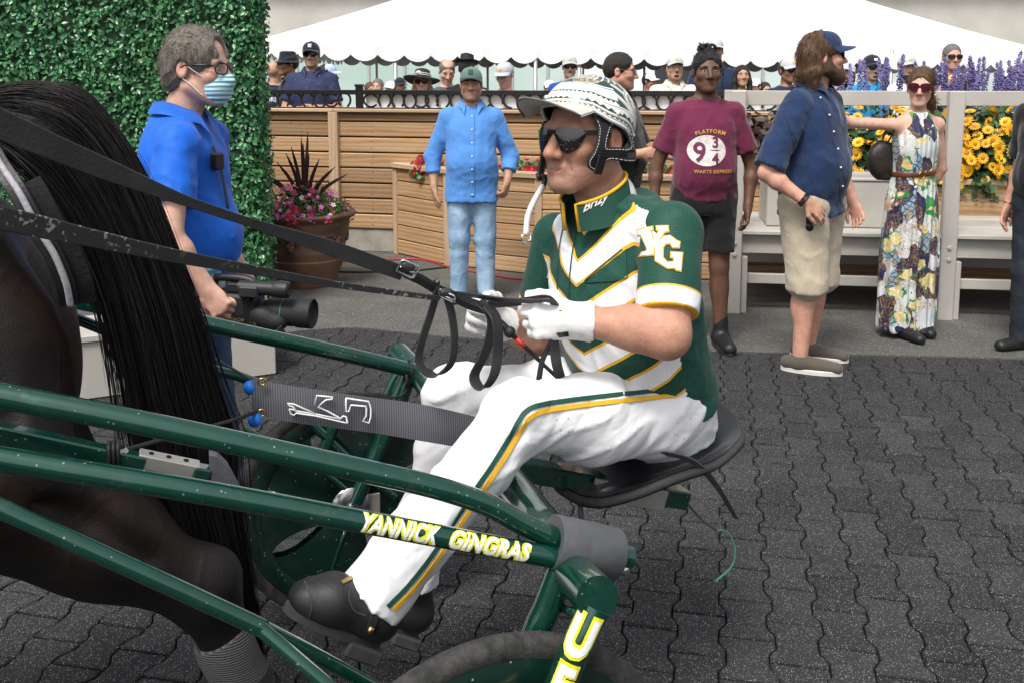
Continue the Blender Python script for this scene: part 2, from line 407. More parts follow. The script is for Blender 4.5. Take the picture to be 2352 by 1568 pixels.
# ---- horseshoe fence on the wall
m_iron = M('black_iron', (.012, .012, .013), .45, .3, 20, .3, 90, 0, Specular_IOR_Level=.4)
hf = thing('horseshoe_fence', 'low black iron fence of horseshoes along the top of the plank wall', 'fence', wl(-1, .1) + UZ * WT)
FT = 1.518
b = MB(); b.box(wl(-.45, .1) + UZ * (FT - .02), (4.3, .022, .022), [GR, GC, UZ], .003); b.part('top_rail', m_iron, hf)
b = MB(); b.box(wl(-.45, .1) + UZ * (WT + .005), (4.3, .012, .006), [GR, GC, UZ], .002); b.part('bottom_rail', m_iron, hf)
for s in (-2.5, -.35, 1.8, 3.7):
    b = MB(); b.box(wl(s, .1) + UZ * (WT + .105), (.03, .03, .105), [GR, GC, UZ], .004); b.box(wl(s, .1) + UZ * (WT + .215), (.036, .036, .012), [GR, GC, UZ], .004); b.part('post', m_iron, hf)
an = np.linspace(math.radians(-52), math.radians(232), 15)
hs = []
for a in an: hs.append((.060 * math.cos(a) * (1.0 if math.sin(a) > -.2 else .93), .072 * math.sin(a), 0))
hb = MB(); hp = np.array(hs); hb.strap(hp, np.linspace(.020, .020, 15), .010, np.stack([hp[:, 0], hp[:, 1], 0 * hp[:, 0]], 1)); 
hs_me = hb.mesh('horseshoe', m_iron)
rr = random.Random(3); s = -2.42
while s < 3.5:
    if min(abs(s - q) for q in (-2.5, -.35, 1.8, 3.7)) > .07:
        a = rr.choice([0, 90, 180, 270, 0, 180, 30, -60]) + rr.uniform(-14, 14); ca, sa = math.cos(math.radians(a)), math.sin(math.radians(a))
        inst('horseshoe', hs_me, hf, frame(wl(s, .095 + rr.uniform(-.004, .004)) + UZ * (WT + .076), GR * ca + UZ * sa, -GR * sa + UZ * ca, -np.cross(GR, UZ) * -1))
    s += rr.uniform(.10, .135)
bn = MB(); g = []
for s in np.linspace(-.3, 3.6, 40): g.append([wl(s, .135 + .006 * math.sin(s * 9)) + UZ * z for z in np.linspace(WT + .01, FT - .03, 4)])
bn.grid(np.array(g)); tag(bn.part('white_banner', M('vinyl_banner', (.80, .80, .80), .5, .04, 5, .15, 12), None, True), 'plain white vinyl banner tied behind the horseshoe fence', 'banner')

# ---- hedge screen
HG0 = at_z(606, 716); HGL = 4.4; HGH = 2.62
hg = thing('hedge_screen', 'tall artificial boxwood hedge screen behind the camera operator', 'hedge', HG0 - GR * 1.2)
b = MB(); b.box(HG0 - GR * (HGL / 2 + .03) + GC * .1 + UZ * HGH / 2, (HGL / 2, .07, HGH / 2), [GR, GC, UZ], .005); b.part('backing', M('hedge_backing', (.012, .035, .014), .9, .4, 30), hg); b = MB(); b.box(HG0 - GR * .02 + GC * .13 + UZ * HGH / 2, (.012, .045, HGH / 2), [GR, GC, UZ], .004); b.part('frame', M('hedge_frame', (.40, .31, .19), .8), hg)
def leafmat(name, c1, c2, c3, rough=.45, tr=.1):
    t = NT(name); g = t.n('NewGeometry'); r = g.outputs['Random Per Island']
    col = t.ramp(r, [(0, c1), (.45, c2), (.8, c2), (1, c3)]); col = t.mix(t.step(t.noise(t.obj(), 2.2, 3), .35, .65), t.mix(1., col, (.75, .8, .75), 'MULTIPLY'), col)
    return t.fin(col, rough, Specular_IOR_Level=.5)
m_box = leafmat('boxwood_leaf', (.018, .085, .034), (.052, .205, .078), (.15, .37, .12), .30)
LEAF = np.array([(0, 0, 0), (.5, .42, .06), (0, 1, .0), (-.5, .42, .06), (0, .45, -.07)]); LEAFF = [(0, 1, 4), (1, 2, 4), (2, 3, 4), (3, 0, 4)]
def leaves(P, N, size, rng, asp=.62, droop=.3, spread=.9):
    """many small leaves at P facing roughly N -> V, F"""
    n = len(P); up = rng.normal(size=(n, 3)) * spread + A(0, 0, -droop); z = N + rng.normal(size=(n, 3)) * .55; z /= np.linalg.norm(z, axis=1)[:, None]
    y = up - z * (up * z).sum(1)[:, None]; y /= np.linalg.norm(y, axis=1)[:, None] + 1e-9; x = np.cross(y, z)
    s = (size * rng.uniform(.7, 1.25, n))[:, None, None]
    V = P[:, None, :] + s * (LEAF[None, :, :1] * asp * x[:, None] + LEAF[None, :, 1:2] * y[:, None] + LEAF[None, :, 2:] * z[:, None])
    F = (np.arange(n)[:, None, None] * 5 + np.array(LEAFF)[None]).reshape(-1, 3)
    return V.reshape(-1, 3), F
rg = np.random.default_rng(5); n = 30000
u = rg.uniform(-HGL, .02, n); zz = rg.uniform(0, HGH, n); clump = .5 + .5 * np.sin(u * 31 + 3 * np.sin(zz * 23)) * np.sin(zz * 29 + 2 * np.sin(u * 17))
dd = .02 - rg.uniform(0, 1, n) * .07 * (.4 + clump)
P = HG0 + u[:, None] * GR + dd[:, None] * GC + zz[:, None] * UZ
V, F = leaves(P, np.tile(-GC + .25 * UZ, (n, 1)), np.full(n, .042), rg); stuff(part('leaf_mass', V, F, m_box, hg))
n = 2600; zz = rg.uniform(0, HGH, n); dd = rg.uniform(-.03, .12, n); P = HG0 + (rg.uniform(0, .05, n))[:, None] * GR + dd[:, None] * GC + zz[:, None] * UZ
V, F = leaves(P, np.tile(GR, (n, 1)), np.full(n, .038), rg); stuff(part('edge_leaf_mass', V, F, m_box, hg))
lme = meshdata('leaf', LEAF * A(.62 * .042, .042, .042), LEAFF); lme.materials.append(M('boxwood_leaf_single', (.075, .26, .085), .35, .3, 6, rnd=.6, Specular_IOR_Level=.5))
for i in range(300):
    c = HG0 + GR * -rg.uniform(.0, 2.3) - GC * .085 + UZ * rg.uniform(.7, 2.45); zz_ = nrm(-GC + .25 * UZ + rg.normal(size=3) * .4); yy = nrm(np.cross(zz_, rg.normal(size=3))); inst('leaf', lme, hg, frame(c, np.cross(yy, zz_), yy, zz_))

# ---- grey steps box on the ground at left, behind the horse
m_grey = M('grey_paint', (.46, .435, .39), .55, .07, 3, .25, 35)
def greyv(name):
    t = NT(name); v = t.obj(); c = t.mix(t.step(t.noise(v, 4, 4, .6), .35, .7), (.43, .405, .365), (.50, .475, .43))
    g = t.noise(t.obj((3, 60, 60)), 2, 3, .6); t.bump(g, .2, .004); return t.fin(c, .5)
m_grey = greyv('grey_paint_brushed')
q1, q2 = at_z(635, 858), at_z(179, 920); d = nrm(q2 - q1); nb = np.cross(d, UZ)
if nb[1] < 0: nb = -nb
sb = thing('step_box', 'pale grey painted wooden step box on the pavers behind the horse', 'box', q1)
b = MB(); b.box(q1 + d * .9 + nb * .22 + UZ * .15, (.9, .22, .15), [d, nb, UZ], .006); b.part('side_boards', m_grey, sb)
b = MB(); b.box(q1 + d * .9 + nb * .22 + UZ * .318, (.915, .235, .017), [d, nb, UZ], .004); b.part('top_board', m_grey, sb)

# ---- grey viewing stand at right
V0 = at_z(2172, 738); V1 = at_z(1683, 722); vd = nrm(V0 - V1); vb = np.cross(UZ, vd)
vs = thing('viewing_stand', 'grey painted wooden stand with tall posts and top rail before the flowers', 'stand', V1)
SP = np.linalg.norm(V0 - V1)
def vp(s, d, z): return V1 + vd * s + vb * d + UZ * z
for s in (0, SP, 2 * SP):
    b = MB(); b.box(vp(s, .045, .775), (.05, .035, .775), [vd, vb, UZ], .006); po = b.part('post', m_grey, vs)
    for z in (.5, .42):
        bb = MB(); bb.lathe([(0, .012), (.012, .010), (.016, .003), (.016, 0)], 10, vp(s, .0095, z), [vd, UZ, -vb]); bb.part('bolt', m_grey, po)
b = MB(); b.beam(vp(-.05, .1, 1.5), vp(2 * SP + .6, .1, 1.5), .035, .1); b.part('top_rail', m_grey, vs)
b = MB(); b.box(vp(-.02, .04, 1.5), (.075, .022, .055), [vd, vb, UZ], .004); b.part('rail_end_plate', m_grey, vs)
b = MB(); b.beam(vp(.04, .1, .49), vp(2 * SP + .6, .1, .49), .035, .14); b.part('fascia_board', m_grey, vs)
for k in range(5):
    b = MB(); b.beam(vp(-.08, .13 + .2 * k, .572 - .002 * (k % 2)), vp(2 * SP + .6, .13 + .2 * k, .572 - .002 * (k % 2)), .196, .028); b.part('deck_board', m_grey, vs)
b = MB(); b.beam(vp(.04, .13, .235), vp(2 * SP + .6, .13, .235), .035, .07); b.part('lower_rail', m_grey, vs)
for dz, hz in ((.36, .08), (.235, .07)):
    b = MB(); b.beam(vp(.04, .95, dz), vp(2 * SP + .6, .95, dz), .035, hz); b.part('rear_rail', m_grey, vs)
for s in (0, SP, 2 * SP):
    b = MB(); b.box(vp(s + .02, .98, .27), (.045, .04, .27), [vd, vb, UZ], .005); b.part('rear_leg', m_grey, vs)
    b = MB(); b.beam(vp(s + .07, .14, .18), vp(s + .07, .94, .45), .03, .06); b.part('brace', m_grey, vs)
    b = MB(); b.box(vp(s + .075, .075, .20), (.02, .03, .20), [vd, vb, UZ], .004); b.part('leg_cleat', m_grey, vs)
s0 = vp(.36, .52, .588)
st = thing('deck_step', 'pale grey wooden block standing on the stand deck behind the navy shirt man', 'box', s0)
for i, (sz, cz) in enumerate((((.42, .25, .165), .165),)):
    b = MB(); b.box(s0 + vd * .3 + UZ * cz, sz, [vd, vb, UZ], .006); b.part('block', m_grey, st)
b = MB(); b.box(s0 + vd * .3 + UZ * .340, (.43, .26, .009), [vd, vb, UZ], .004); b.part('lid', m_grey, st)

# ---- cables on the ground
m_red = M('red_cable', (.38, .03, .03), .5); m_blk = M('black_rubber', (.012, .012, .013), .6, .2, 30)
def cable(px, r, mat, name, label):
    P = spline([at_z(x, y, .012) for x, y in px], 6); tag(MB().tube(P, r, 6).part(name, mat, None, True), label, 'cable')
cable([(760, 602), (850, 598), (960, 596), (1000, 604), (1040, 617), (1110, 628), (1180, 640), (1300, 647), (1500, 652)], .010, m_red, 'red_cable', 'thin red cable snaking on the asphalt past the planter')
cable([(740, 622), (800, 625), (880, 624), (950, 622), (1060, 611), (1180, 604)], .008, m_blk, 'black_cable', 'thin black cable lying on the asphalt near the terracotta pot')

# ---- terracotta pot with flowers
m_pot = NT('terracotta_brown'); _v = m_pot.obj(); _c = m_pot.mix(m_pot.step(m_pot.noise(_v, 4, 4, .6), .35, .65), (.075, .040, .027), (.17, .085, .048)); m_pot.bump(m_pot.noise(_v, 50, 3), .2, .004); m_pot = m_pot.fin(_c, .6)
PC = at_z(705, 652)
pt = thing('terracotta_pot', 'big brown terracotta pot with moulded garland beside the hedge', 'pot', PC)
prof = [(.0, .0), (.235, .0), (.245, .02), (.24, .05), (.27, .12), (.300, .2), (.303, .215), (.297, .225), (.312, .28), (.315, .295), (.31, .305), (.335, .43), (.345, .475), (.352, .49), (.35, .52), (.375, .545), (.40, .56), (.405, .575), (.395, .59), (.36, .59), (.335, .57), (.33, .50), (0, .5)]
b = MB(); b.lathe(prof, 48, PC); b.part('pot_body', m_pot, pt, True, 40)
rg2 = np.random.default_rng(8)
for c0 in (-.35, .75, 2.0):          # moulded garland of leaves with a fruit cluster
    for k in range(16):
        a = -math.pi / 2 + c0 + (k - 8) * .055; z = .40 + .03 * math.cos((k - 8) * .42); r = .333 + (z - .43) * .1
        c = PC + A(math.cos(a) * r, math.sin(a) * r, z); o = nrm(A(math.cos(a), math.sin(a), 0)); tgt = nrm(np.cross(UZ, o))
        b = MB(); e = .6 * (1 if k % 2 else -1); b.ball(c, (.034, .012, .013), 6, [nrm(tgt + e * UZ), o, nrm(UZ - e * tgt)]); b.part('garland_leaf', m_pot, pt, True)
    for k in range(5):
        a = -math.pi / 2 + c0 + .3 + rg2.normal() * .05; z = .36 + rg2.normal() * .022; b = MB(); b.ball(PC + A(math.cos(a) * .335, math.sin(a) * .335, z), .026, 6); b.part('garland_fruit', m_pot, pt, True)
m_leafg = leafmat('bedding_leaf', (.02, .065, .012), (.05, .13, .025), (.12, .22, .05), .5)
m_leafd = leafmat('sunflower_leaf', (.015, .05, .012), (.035, .095, .025), (.07, .15, .045), .5)
m_mag = M('magenta_petal', (.40, .012, .12), .6, .3, 30, rnd=.3); m_redp = M('crimson_petal', (.36, .006, .014), .6, .3, 30, rnd=.3); m_pink = M('pink_petal', (.62, .13, .40), .6, .2, 30, rnd=.2); m_whp = M('white_petal', (.72, .62, .66), .6, .1)
m_yel = M('yellow_petal', (.80, .42, .008), .55, .2, 30, rnd=.3); m_or = M('flower_centre', (.42, .17, .008), .8, .3, 60); m_pur = M('purple_floret', (.23, .19, .43), .6, .35, 60, rnd=.35)
def flower_me(name, n, r, w, pm, cm=None, cr=.0, cup=.12, layers=1):
    b = MB(); idx = []
    for l in range(layers):
        for k in range(n):
            a = 2 * math.pi * (k + .5 * l) / n; u = A(math.cos(a), math.sin(a), 0); v = A(-math.sin(a), math.cos(a), 0); q = r * (1 - .2 * l)
            z = UZ * (cup * q + .1 * q * l)
            b.add([u * cr * .5, u * q * .5 + v * w * q + z * .6, u * q * .92 + v * w * .5 * q + z, u * q + z * .9, u * q * .92 - v * w * .5 * q + z, u * q * .5 - v * w * q + z * .6], [(0, 1, 5), (1, 2, 4, 5), (2, 3, 4)])
    np_ = len(b.F)
    if cm: b.ball((0, 0, .1 * r), (cr, cr, cr * .55), 6)
    me = meshdata(name, b.arr(), b.F); me.materials.append(pm)
    if cm:
        me.materials.append(cm); me.polygons.foreach_set('material_index', np.array([0] * np_ + [1] * (len(b.F) - np_), np.int32))
    return me
fl_mag, fl_red, fl_pink, fl_wh = [flower_me('flower', 5, .022, .34, m, m_whp if m is m_pink else None, .004, .15, 1) for m in (m_mag, m_redp, m_pink, m_whp)]
fl_sun = flower_me('flower', 14, .052, .17, m_yel, m_or, .019, .18, 2)
fl_ger = flower_me('flower', 6, .03, .4, m_redp, None, .003, .5, 3)
fl_lob = flower_me('flower', 5, .018, .4, M('violet_petal', (.16, .07, .42), .6), None, .003, .2, 1)
fl_rud = flower_me('flower', 9, .028, .2, m_yel, M('dark_centre', (.03, .014, .006), .8), .008, .1, 1)
def look(c, n, rng, jit=.35):
    z = nrm(np.asarray(n, float) + rng.normal(size=3) * jit); y = nrm(np.cross(z, rng.normal(size=3))); q = frame(c, np.cross(y, z), y, z); q[:3, :3] *= rng.uniform(.7, 1.15); return q
def bush(name, label, c, rad, hgt, nleaf, lsize, lm, flowers, base_z, rng, cat='flowers', lean=-GC, asp=.6, shell=.5, group=None):
    """foliage mound (stuff) with single flowers as children. flowers: list of (mesh, count, jitter, zmin)"""
    t = thing(name, label, cat, A(c[0], c[1], base_z), group)
    q = rng.normal(size=(nleaf, 3)); q /= np.linalg.norm(q, axis=1)[:, None]; q *= rng.uniform(shell, 1, nleaf)[:, None]; q[:, 2] = np.abs(q[:, 2])
    P = A(c[0], c[1], base_z) + q[:, :1] * rad[0] * GR + q[:, 1:2] * rad[1] * GC + q[:, 2:] * hgt * UZ
    N = q * .8 + lean * .5 + UZ * .4; N /= np.linalg.norm(N, axis=1)[:, None]
    V, F = leaves(P, N, np.full(nleaf, lsize), rng, asp, .2, .7); stuff(part('foliage', V, F, lm, t))
    ns = 26; S = MB()
    for k in range(ns):
        a = rng.uniform(0, 6.28); r = rng.uniform(.2, .8); p1 = A(c[0], c[1], base_z) + math.cos(a) * r * rad[0] * GR + math.sin(a) * r * rad[1] * GC + UZ * hgt * rng.uniform(.5, .9)
        S.tube([A(c[0], c[1], base_z) * .5 + .5 * (p1 * A(1, 1, 0) + UZ * base_z), p1], [.004, .002], 4, False)
    S.part('stems', lm, t)
    for me, cnt, jit, zm in flowers:
        for k in range(cnt):
            d = nrm(rng.normal(size=3) + lean * .8); d[2] = abs(d[2])
            if d[2] < zm: d[2] = zm + rng.uniform(0, .4); d = nrm(d)
            p = A(c[0], c[1], base_z) + (np.dot(d, GR) * rad[0] * GR + np.dot(d, GC) * rad[1] * GC + d[2] * hgt * UZ) * rng.uniform(.97, 1.1)
            inst('flower', me, t, look(p, d + lean * .6 + UZ * .2, rng, jit))
    return t
rg3 = np.random.default_rng(21)
bush('bedding_flowers', 'magenta, crimson and pink bedding flowers filling the terracotta pot', PC, (.385, .385), .27, 2600, .042, m_leafg, [(fl_mag, 60, .4, .1), (fl_redp if False else fl_red, 55, .4, .1), (fl_pink, 45, .4, .15), (fl_wh, 10, .4, .2)], .52, rg3, asp=.4, shell=.3)
sk = thing('spiky_plant', 'dark purple spiky cordyline rising from the terracotta pot', 'plant', PC + UZ * .55)
m_cord = M('cordyline_leaf', (.055, .022, .028), .5, .25, 20)
for k, (dx, h) in enumerate(((-.02, .62), (.0, .66), (.03, .58), (-.09, .5), (.10, .46), (-.16, .42), (.19, .4), (-.27, .36), (.24, .34), (.05, .5), (-.05, .55), (.14, .3), (-.2, .28))):
    tip = PC + UZ * (.55 + h) + GR * dx * 1.5 + GC * rg3.normal() * .06; p = PC + UZ * .56 + GR * dx * .25
    c = spline([p, (p + tip) / 2 - GR * dx * .25 + UZ * .03, tip], 5); MB().strap(c, np.interp(np.linspace(0, 1, len(c)), [0, .35, .8, 1], [.02, .036, .024, .003]), .004, GR).part('leaf', m_cord, sk)
# ---- planter flowers
def pp(px, py_base, Y): return at_Y(px, py_base, Y)
nred = 0
for px, Y, r in ((985, 8.85, .17), (1190, 8.45, .2), (1235, 8.35, .22), (1290, 8.4, .2), (1500, 8.3, .2), (1090, 8.6, .2), (1400, 8.35, .2)):
    c = at_Y(px, 385, Y); bush('red_geranium', ['red geranium clump in the planter left of the light blue shirt', 'red geranium clump in the planter right of the light blue shirt', 'red geranium clump in the planter below the helmet visor', 'red geranium clump in the planter behind the driver face', 'red geranium clump beside the maroon T-shirt', 'red geranium clump behind the light blue shirt man', 'red geranium clump behind the driver helmet'][nred], c, (r, .18), .17, 700, .045, m_leafg, [(fl_ger, 26, .4, .2)], .76, rg3, asp=.8); nred += 1
sun_l = ['yellow sunflower bush just right of the navy shirt man', 'yellow sunflower bush behind the shoulder of the floral dress', 'yellow sunflower bush behind the outstretched arm', 'yellow sunflower bush right of the grey post', 'yellow sunflower bush left of the black shirt man at right edge', 'yellow sunflower bush behind the black shirt man at right edge']
for k, (px, h) in enumerate(((1945, .62), (2150, .66), (2045, .66), (2235, .68), (2300, .68), (2380, .66))):
    Y = 7.95 - (px - 1900) * .0007; c = at_Y(px, 390, Y); bush('sunflower_bush', sun_l[k], c, (.26, .26), h, 900, .085, m_leafd, [(fl_sun, 34, .6, .1)], .74, rg3, asp=.75, shell=.35)
for k, (px, w) in enumerate(((1728, .2), (1790, .2))):
    c = at_Y(px, 390, 8.0); bush('coleus_bush', ['dark burgundy coleus between maroon T-shirt and navy shirt', 'dark burgundy coleus behind the navy shirt man'][k], c, (w, .2), .62, 800, .085, leafmat('coleus_leaf', (.022, .012, .012), (.045, .018, .020), (.10, .09, .03), .5), [], .74, rg3, asp=.8)
c = at_Y(1735, 400, 7.9); bush('rudbeckia_clump', 'small yellow black-eyed flowers at the foot of the coleus', c, (.16, .12), .24, 350, .05, m_leafg, [(fl_rud, 22, .3, .1)], .78, rg3)
for k, px in enumerate((1960, 2010)):
    c = at_Y(px, 400, 7.72); bush('violet_lobelia', ['violet lobelia tumbling over the planter rim nearest the navy shirt man', 'violet lobelia on the planter rim next to the floral dress'][k], c, (.15, .08), .1, 200, .03, m_leafg, [(fl_lob, 40, .4, .05)], .82, rg3)
# salvia spikes behind the top rail
sal_me = MB(); rq = np.random.default_rng(4)
for z in np.linspace(0, .24, 15):
    for a in np.arange(6) * 1.047 + z * 40:
        r = .020 * (1 - z / .30) + .004; u = A(math.cos(a), math.sin(a), 0); p = u * r + UZ * z
        sal_me.ball(p + rq.normal(size=3) * .004, (.009, .009, .007), 4)
sal_me.tube([(0, 0, -.35), (0, 0, .26)], [.004, .003], 4); sal = sal_me.mesh('flower_spike', m_pur)
sl = ['purple salvia spikes beside the face of the navy shirt man', 'purple salvia spikes left of the woman in sunglasses', 'purple salvia spikes just right of the woman in sunglasses', 'purple salvia spikes above the grey post', 'purple salvia spikes near the right edge above the rail', 'purple salvia spikes at the far right edge']
for k, (px, ns) in enumerate(((1945, 9), (2030, 9), (2185, 12), (2240, 11), (2300, 13), (2350, 10))):
    c = at_Y(px, 300, 8.3); t = thing('salvia_plant', sl[k], 'flowers', A(c[0], c[1], .76))
    n = 220; P = A(c[0], c[1], 0) + rg3.normal(size=(n, 3)) * A(.13, .1, 0) + UZ * rg3.uniform(.85, 1.5, n)[:, None]
    V, F = leaves(P, np.tile(-GC, (n, 1)), np.full(n, .06), rg3, .4); stuff(part('foliage', V, F, m_leafg, t))
    for i in range(ns):
        p = A(c[0], c[1], 0) + GR * rg3.normal() * .13 + GC * rg3.normal() * .1; z = rg3.uniform(1.40, 1.62); q = nrm(UZ + rg3.normal(size=3) * .13); x = nrm(np.cross(GC, q)); sc_ = rg3.uniform(.75, 1.05); inst('flower_spike', sal, t, frame(p + UZ * z, x * sc_, np.cross(q, x) * sc_, q * sc_))

# ---- marquee tent
m_tent = M('tent_vinyl', (.82, .82, .82), .45, .02, 2, .1, 3, bd=.02)
m_tshade = M('tent_vinyl_painted_shade', (.40, .40, .39), .6)  # same vinyl, backlit shade of the rear valance put into a greyer colour
m_pole = M('tent_pole', (.55, .55, .55), .35, .05, 5, metal=.6)
TL, TR_ = at_Y(560, 100, 17.), at_Y(2460, 131, 17.)
tent = thing('marquee_tent', 'big white peaked marquee tent with scalloped valance', 'tent', A(2, 17, .18))
TD = 10.; back = A(0, TD, 0); ridge_a = A(TL[0] + 4.6, 17 + TD / 2, 4.2); ridge_b = A(TR_[0] - 4.4, 17 + TD / 2, 4.1)
BL, BR = TL + back, TR_ + back
rb = MB()
def panel(a, b, c, d, n=14, m=10, sag=.10):
    G = np.zeros((m + 1, n + 1, 3))
    for i in range(m + 1):
        for j in range(n + 1):
            u, v = j / n, i / m; p = (a * (1 - u) + b * u) * (1 - v) + (d * (1 - u) + c * u) * v
            G[i, j] = p - UZ * sag * math.sin(math.pi * v) * (1 - .5 * v)
    return G
for nm, pts in (('roof_front', (TL, TR_, ridge_b, ridge_a)), ('roof_left', (BL, TL, ridge_a, ridge_a)), ('roof_right', (TR_, BR, ridge_b, ridge_b)), ('roof_back', (BR, BL, ridge_a, ridge_b))):
    b = MB(); b.grid(panel(*pts)); b.part(nm, m_tent, tent, True)
def valance(a, b, nsc, drop, mat, name, wav=.02):
    L = np.linalg.norm(b - a); d = (b - a) / L; out = np.cross(d, UZ); m = nsc * 8; b_ = MB(); G = np.zeros((4, m + 1, 3))
    for j in range(m + 1):
        u = j / m; ph = (u * nsc) % 1; sc = drop * (.58 + .42 * math.sin(math.pi * ph) ** .7) if 0 < ph < 1 else drop * .58
        for i in range(4): G[i, j] = a + d * L * u - UZ * sc * i / 3 + out * wav * (i / 3) * math.sin(u * nsc * 2 * math.pi * .5 + 1)
    b_.grid(G); return b_.part(name, mat, tent, True)
nsc = 31
valance(TL, TR_, nsc, .27, m_tent, 'front_valance'); valance(BL - A(0, .02, 0), BR - A(0, .02, 0), nsc, .27, m_tshade, 'rear_valance'); valance(BL, TL, 16, .27, m_tent, 'left_valance'); valance(TR_, BR, 16, .27, m_tent, 'right_valance')
for px in (908, 1230, 1330, 1690, 2048, 2420):
    p = at_Y(px, 131, 17.06); b = MB(); b.tube([A(p[0], 17.06, .18), A(p[0], 17.06, TL[2] - .1)], .035, 10); b.part('pole', m_pole, tent, True)
for px in (865, 1120, 1480, 1900):
    p = at_Y(px, 150, 26.9); b = MB(); b.tube([A(p[0], 26.9, .18), A(p[0], 26.9, 2.1)], .035, 8); b.part('pole', m_pole, tent, True)
# ---- grandstand building behind
m_bconc = M('grandstand_concrete', (.50, .48, .43), .85, .16, .6, .2, 8); m_white = M('white_render', (.78, .78, .77), .7, .04)
def glassm():
    t = NT('glazing_painted_sky'); v = t.obj((.25, .25, .5)); n_ = t.noise(v, 1., 3); c = t.mix(t.step(n_, .4, .6), (.42, .55, .50), (.56, .66, .63)); return t.fin(c, .08, Specular_IOR_Level=.8)  # reflection of a pale green sky painted into the pane colour
m_glz = glassm(); m_frame = M('window_frame', (.45, .46, .45), .4, metal=.3); m_dark = M('dark_interior', (.03, .03, .032), .5)
GB = 34.
gs = thing('grandstand_building', 'pale concrete grandstand with glazing coloured like reflected sky behind the marquee', 'building', A(0, GB, 0))
b = MB(); b.box((5, GB + 1.2, 3.75), (32, 1, 1.05), None, .02); b.part('concrete_band', m_bconc, gs)
b = MB(); b.box((5, GB + .9, 4.86), (32, 1.2, .06), None, .02); b.part('coping', m_bconc, gs)
b = MB(); b.box((5, GB + 1.4, 6.4), (32, 1.1, 1.45), None, .02); b.part('upper_storey', m_white, gs)
b = MB(); b.box((5, GB + 1.35, .1), (32, 1, .3), None, .02); b.part('plinth', m_bconc, gs)
for i in range(-14, 26):
    x = i * 1.25
    if 2 <= i <= 5:
        if i in (2, 3, 5): b = MB(); b.box((x + .62, GB + .45, 1.5), (.6, .05, 1.2), None, .01); b.part('white_panel' , m_white, gs)
        else: b = MB(); b.box((x + .62, GB + .5, 1.4), (.6, .03, 1.1), None, .01); b.part('door', m_dark, gs)
        continue
    b = MB(); b.box((x + .62, GB + .5, 1.55), (.585, .012, 1.1), None, .004); b.part('pane', m_glz, gs)
    b = MB(); b.box((x, GB + .48, 1.55), (.04, .05, 1.12), None, .005); b.part('mullion', m_frame, gs)
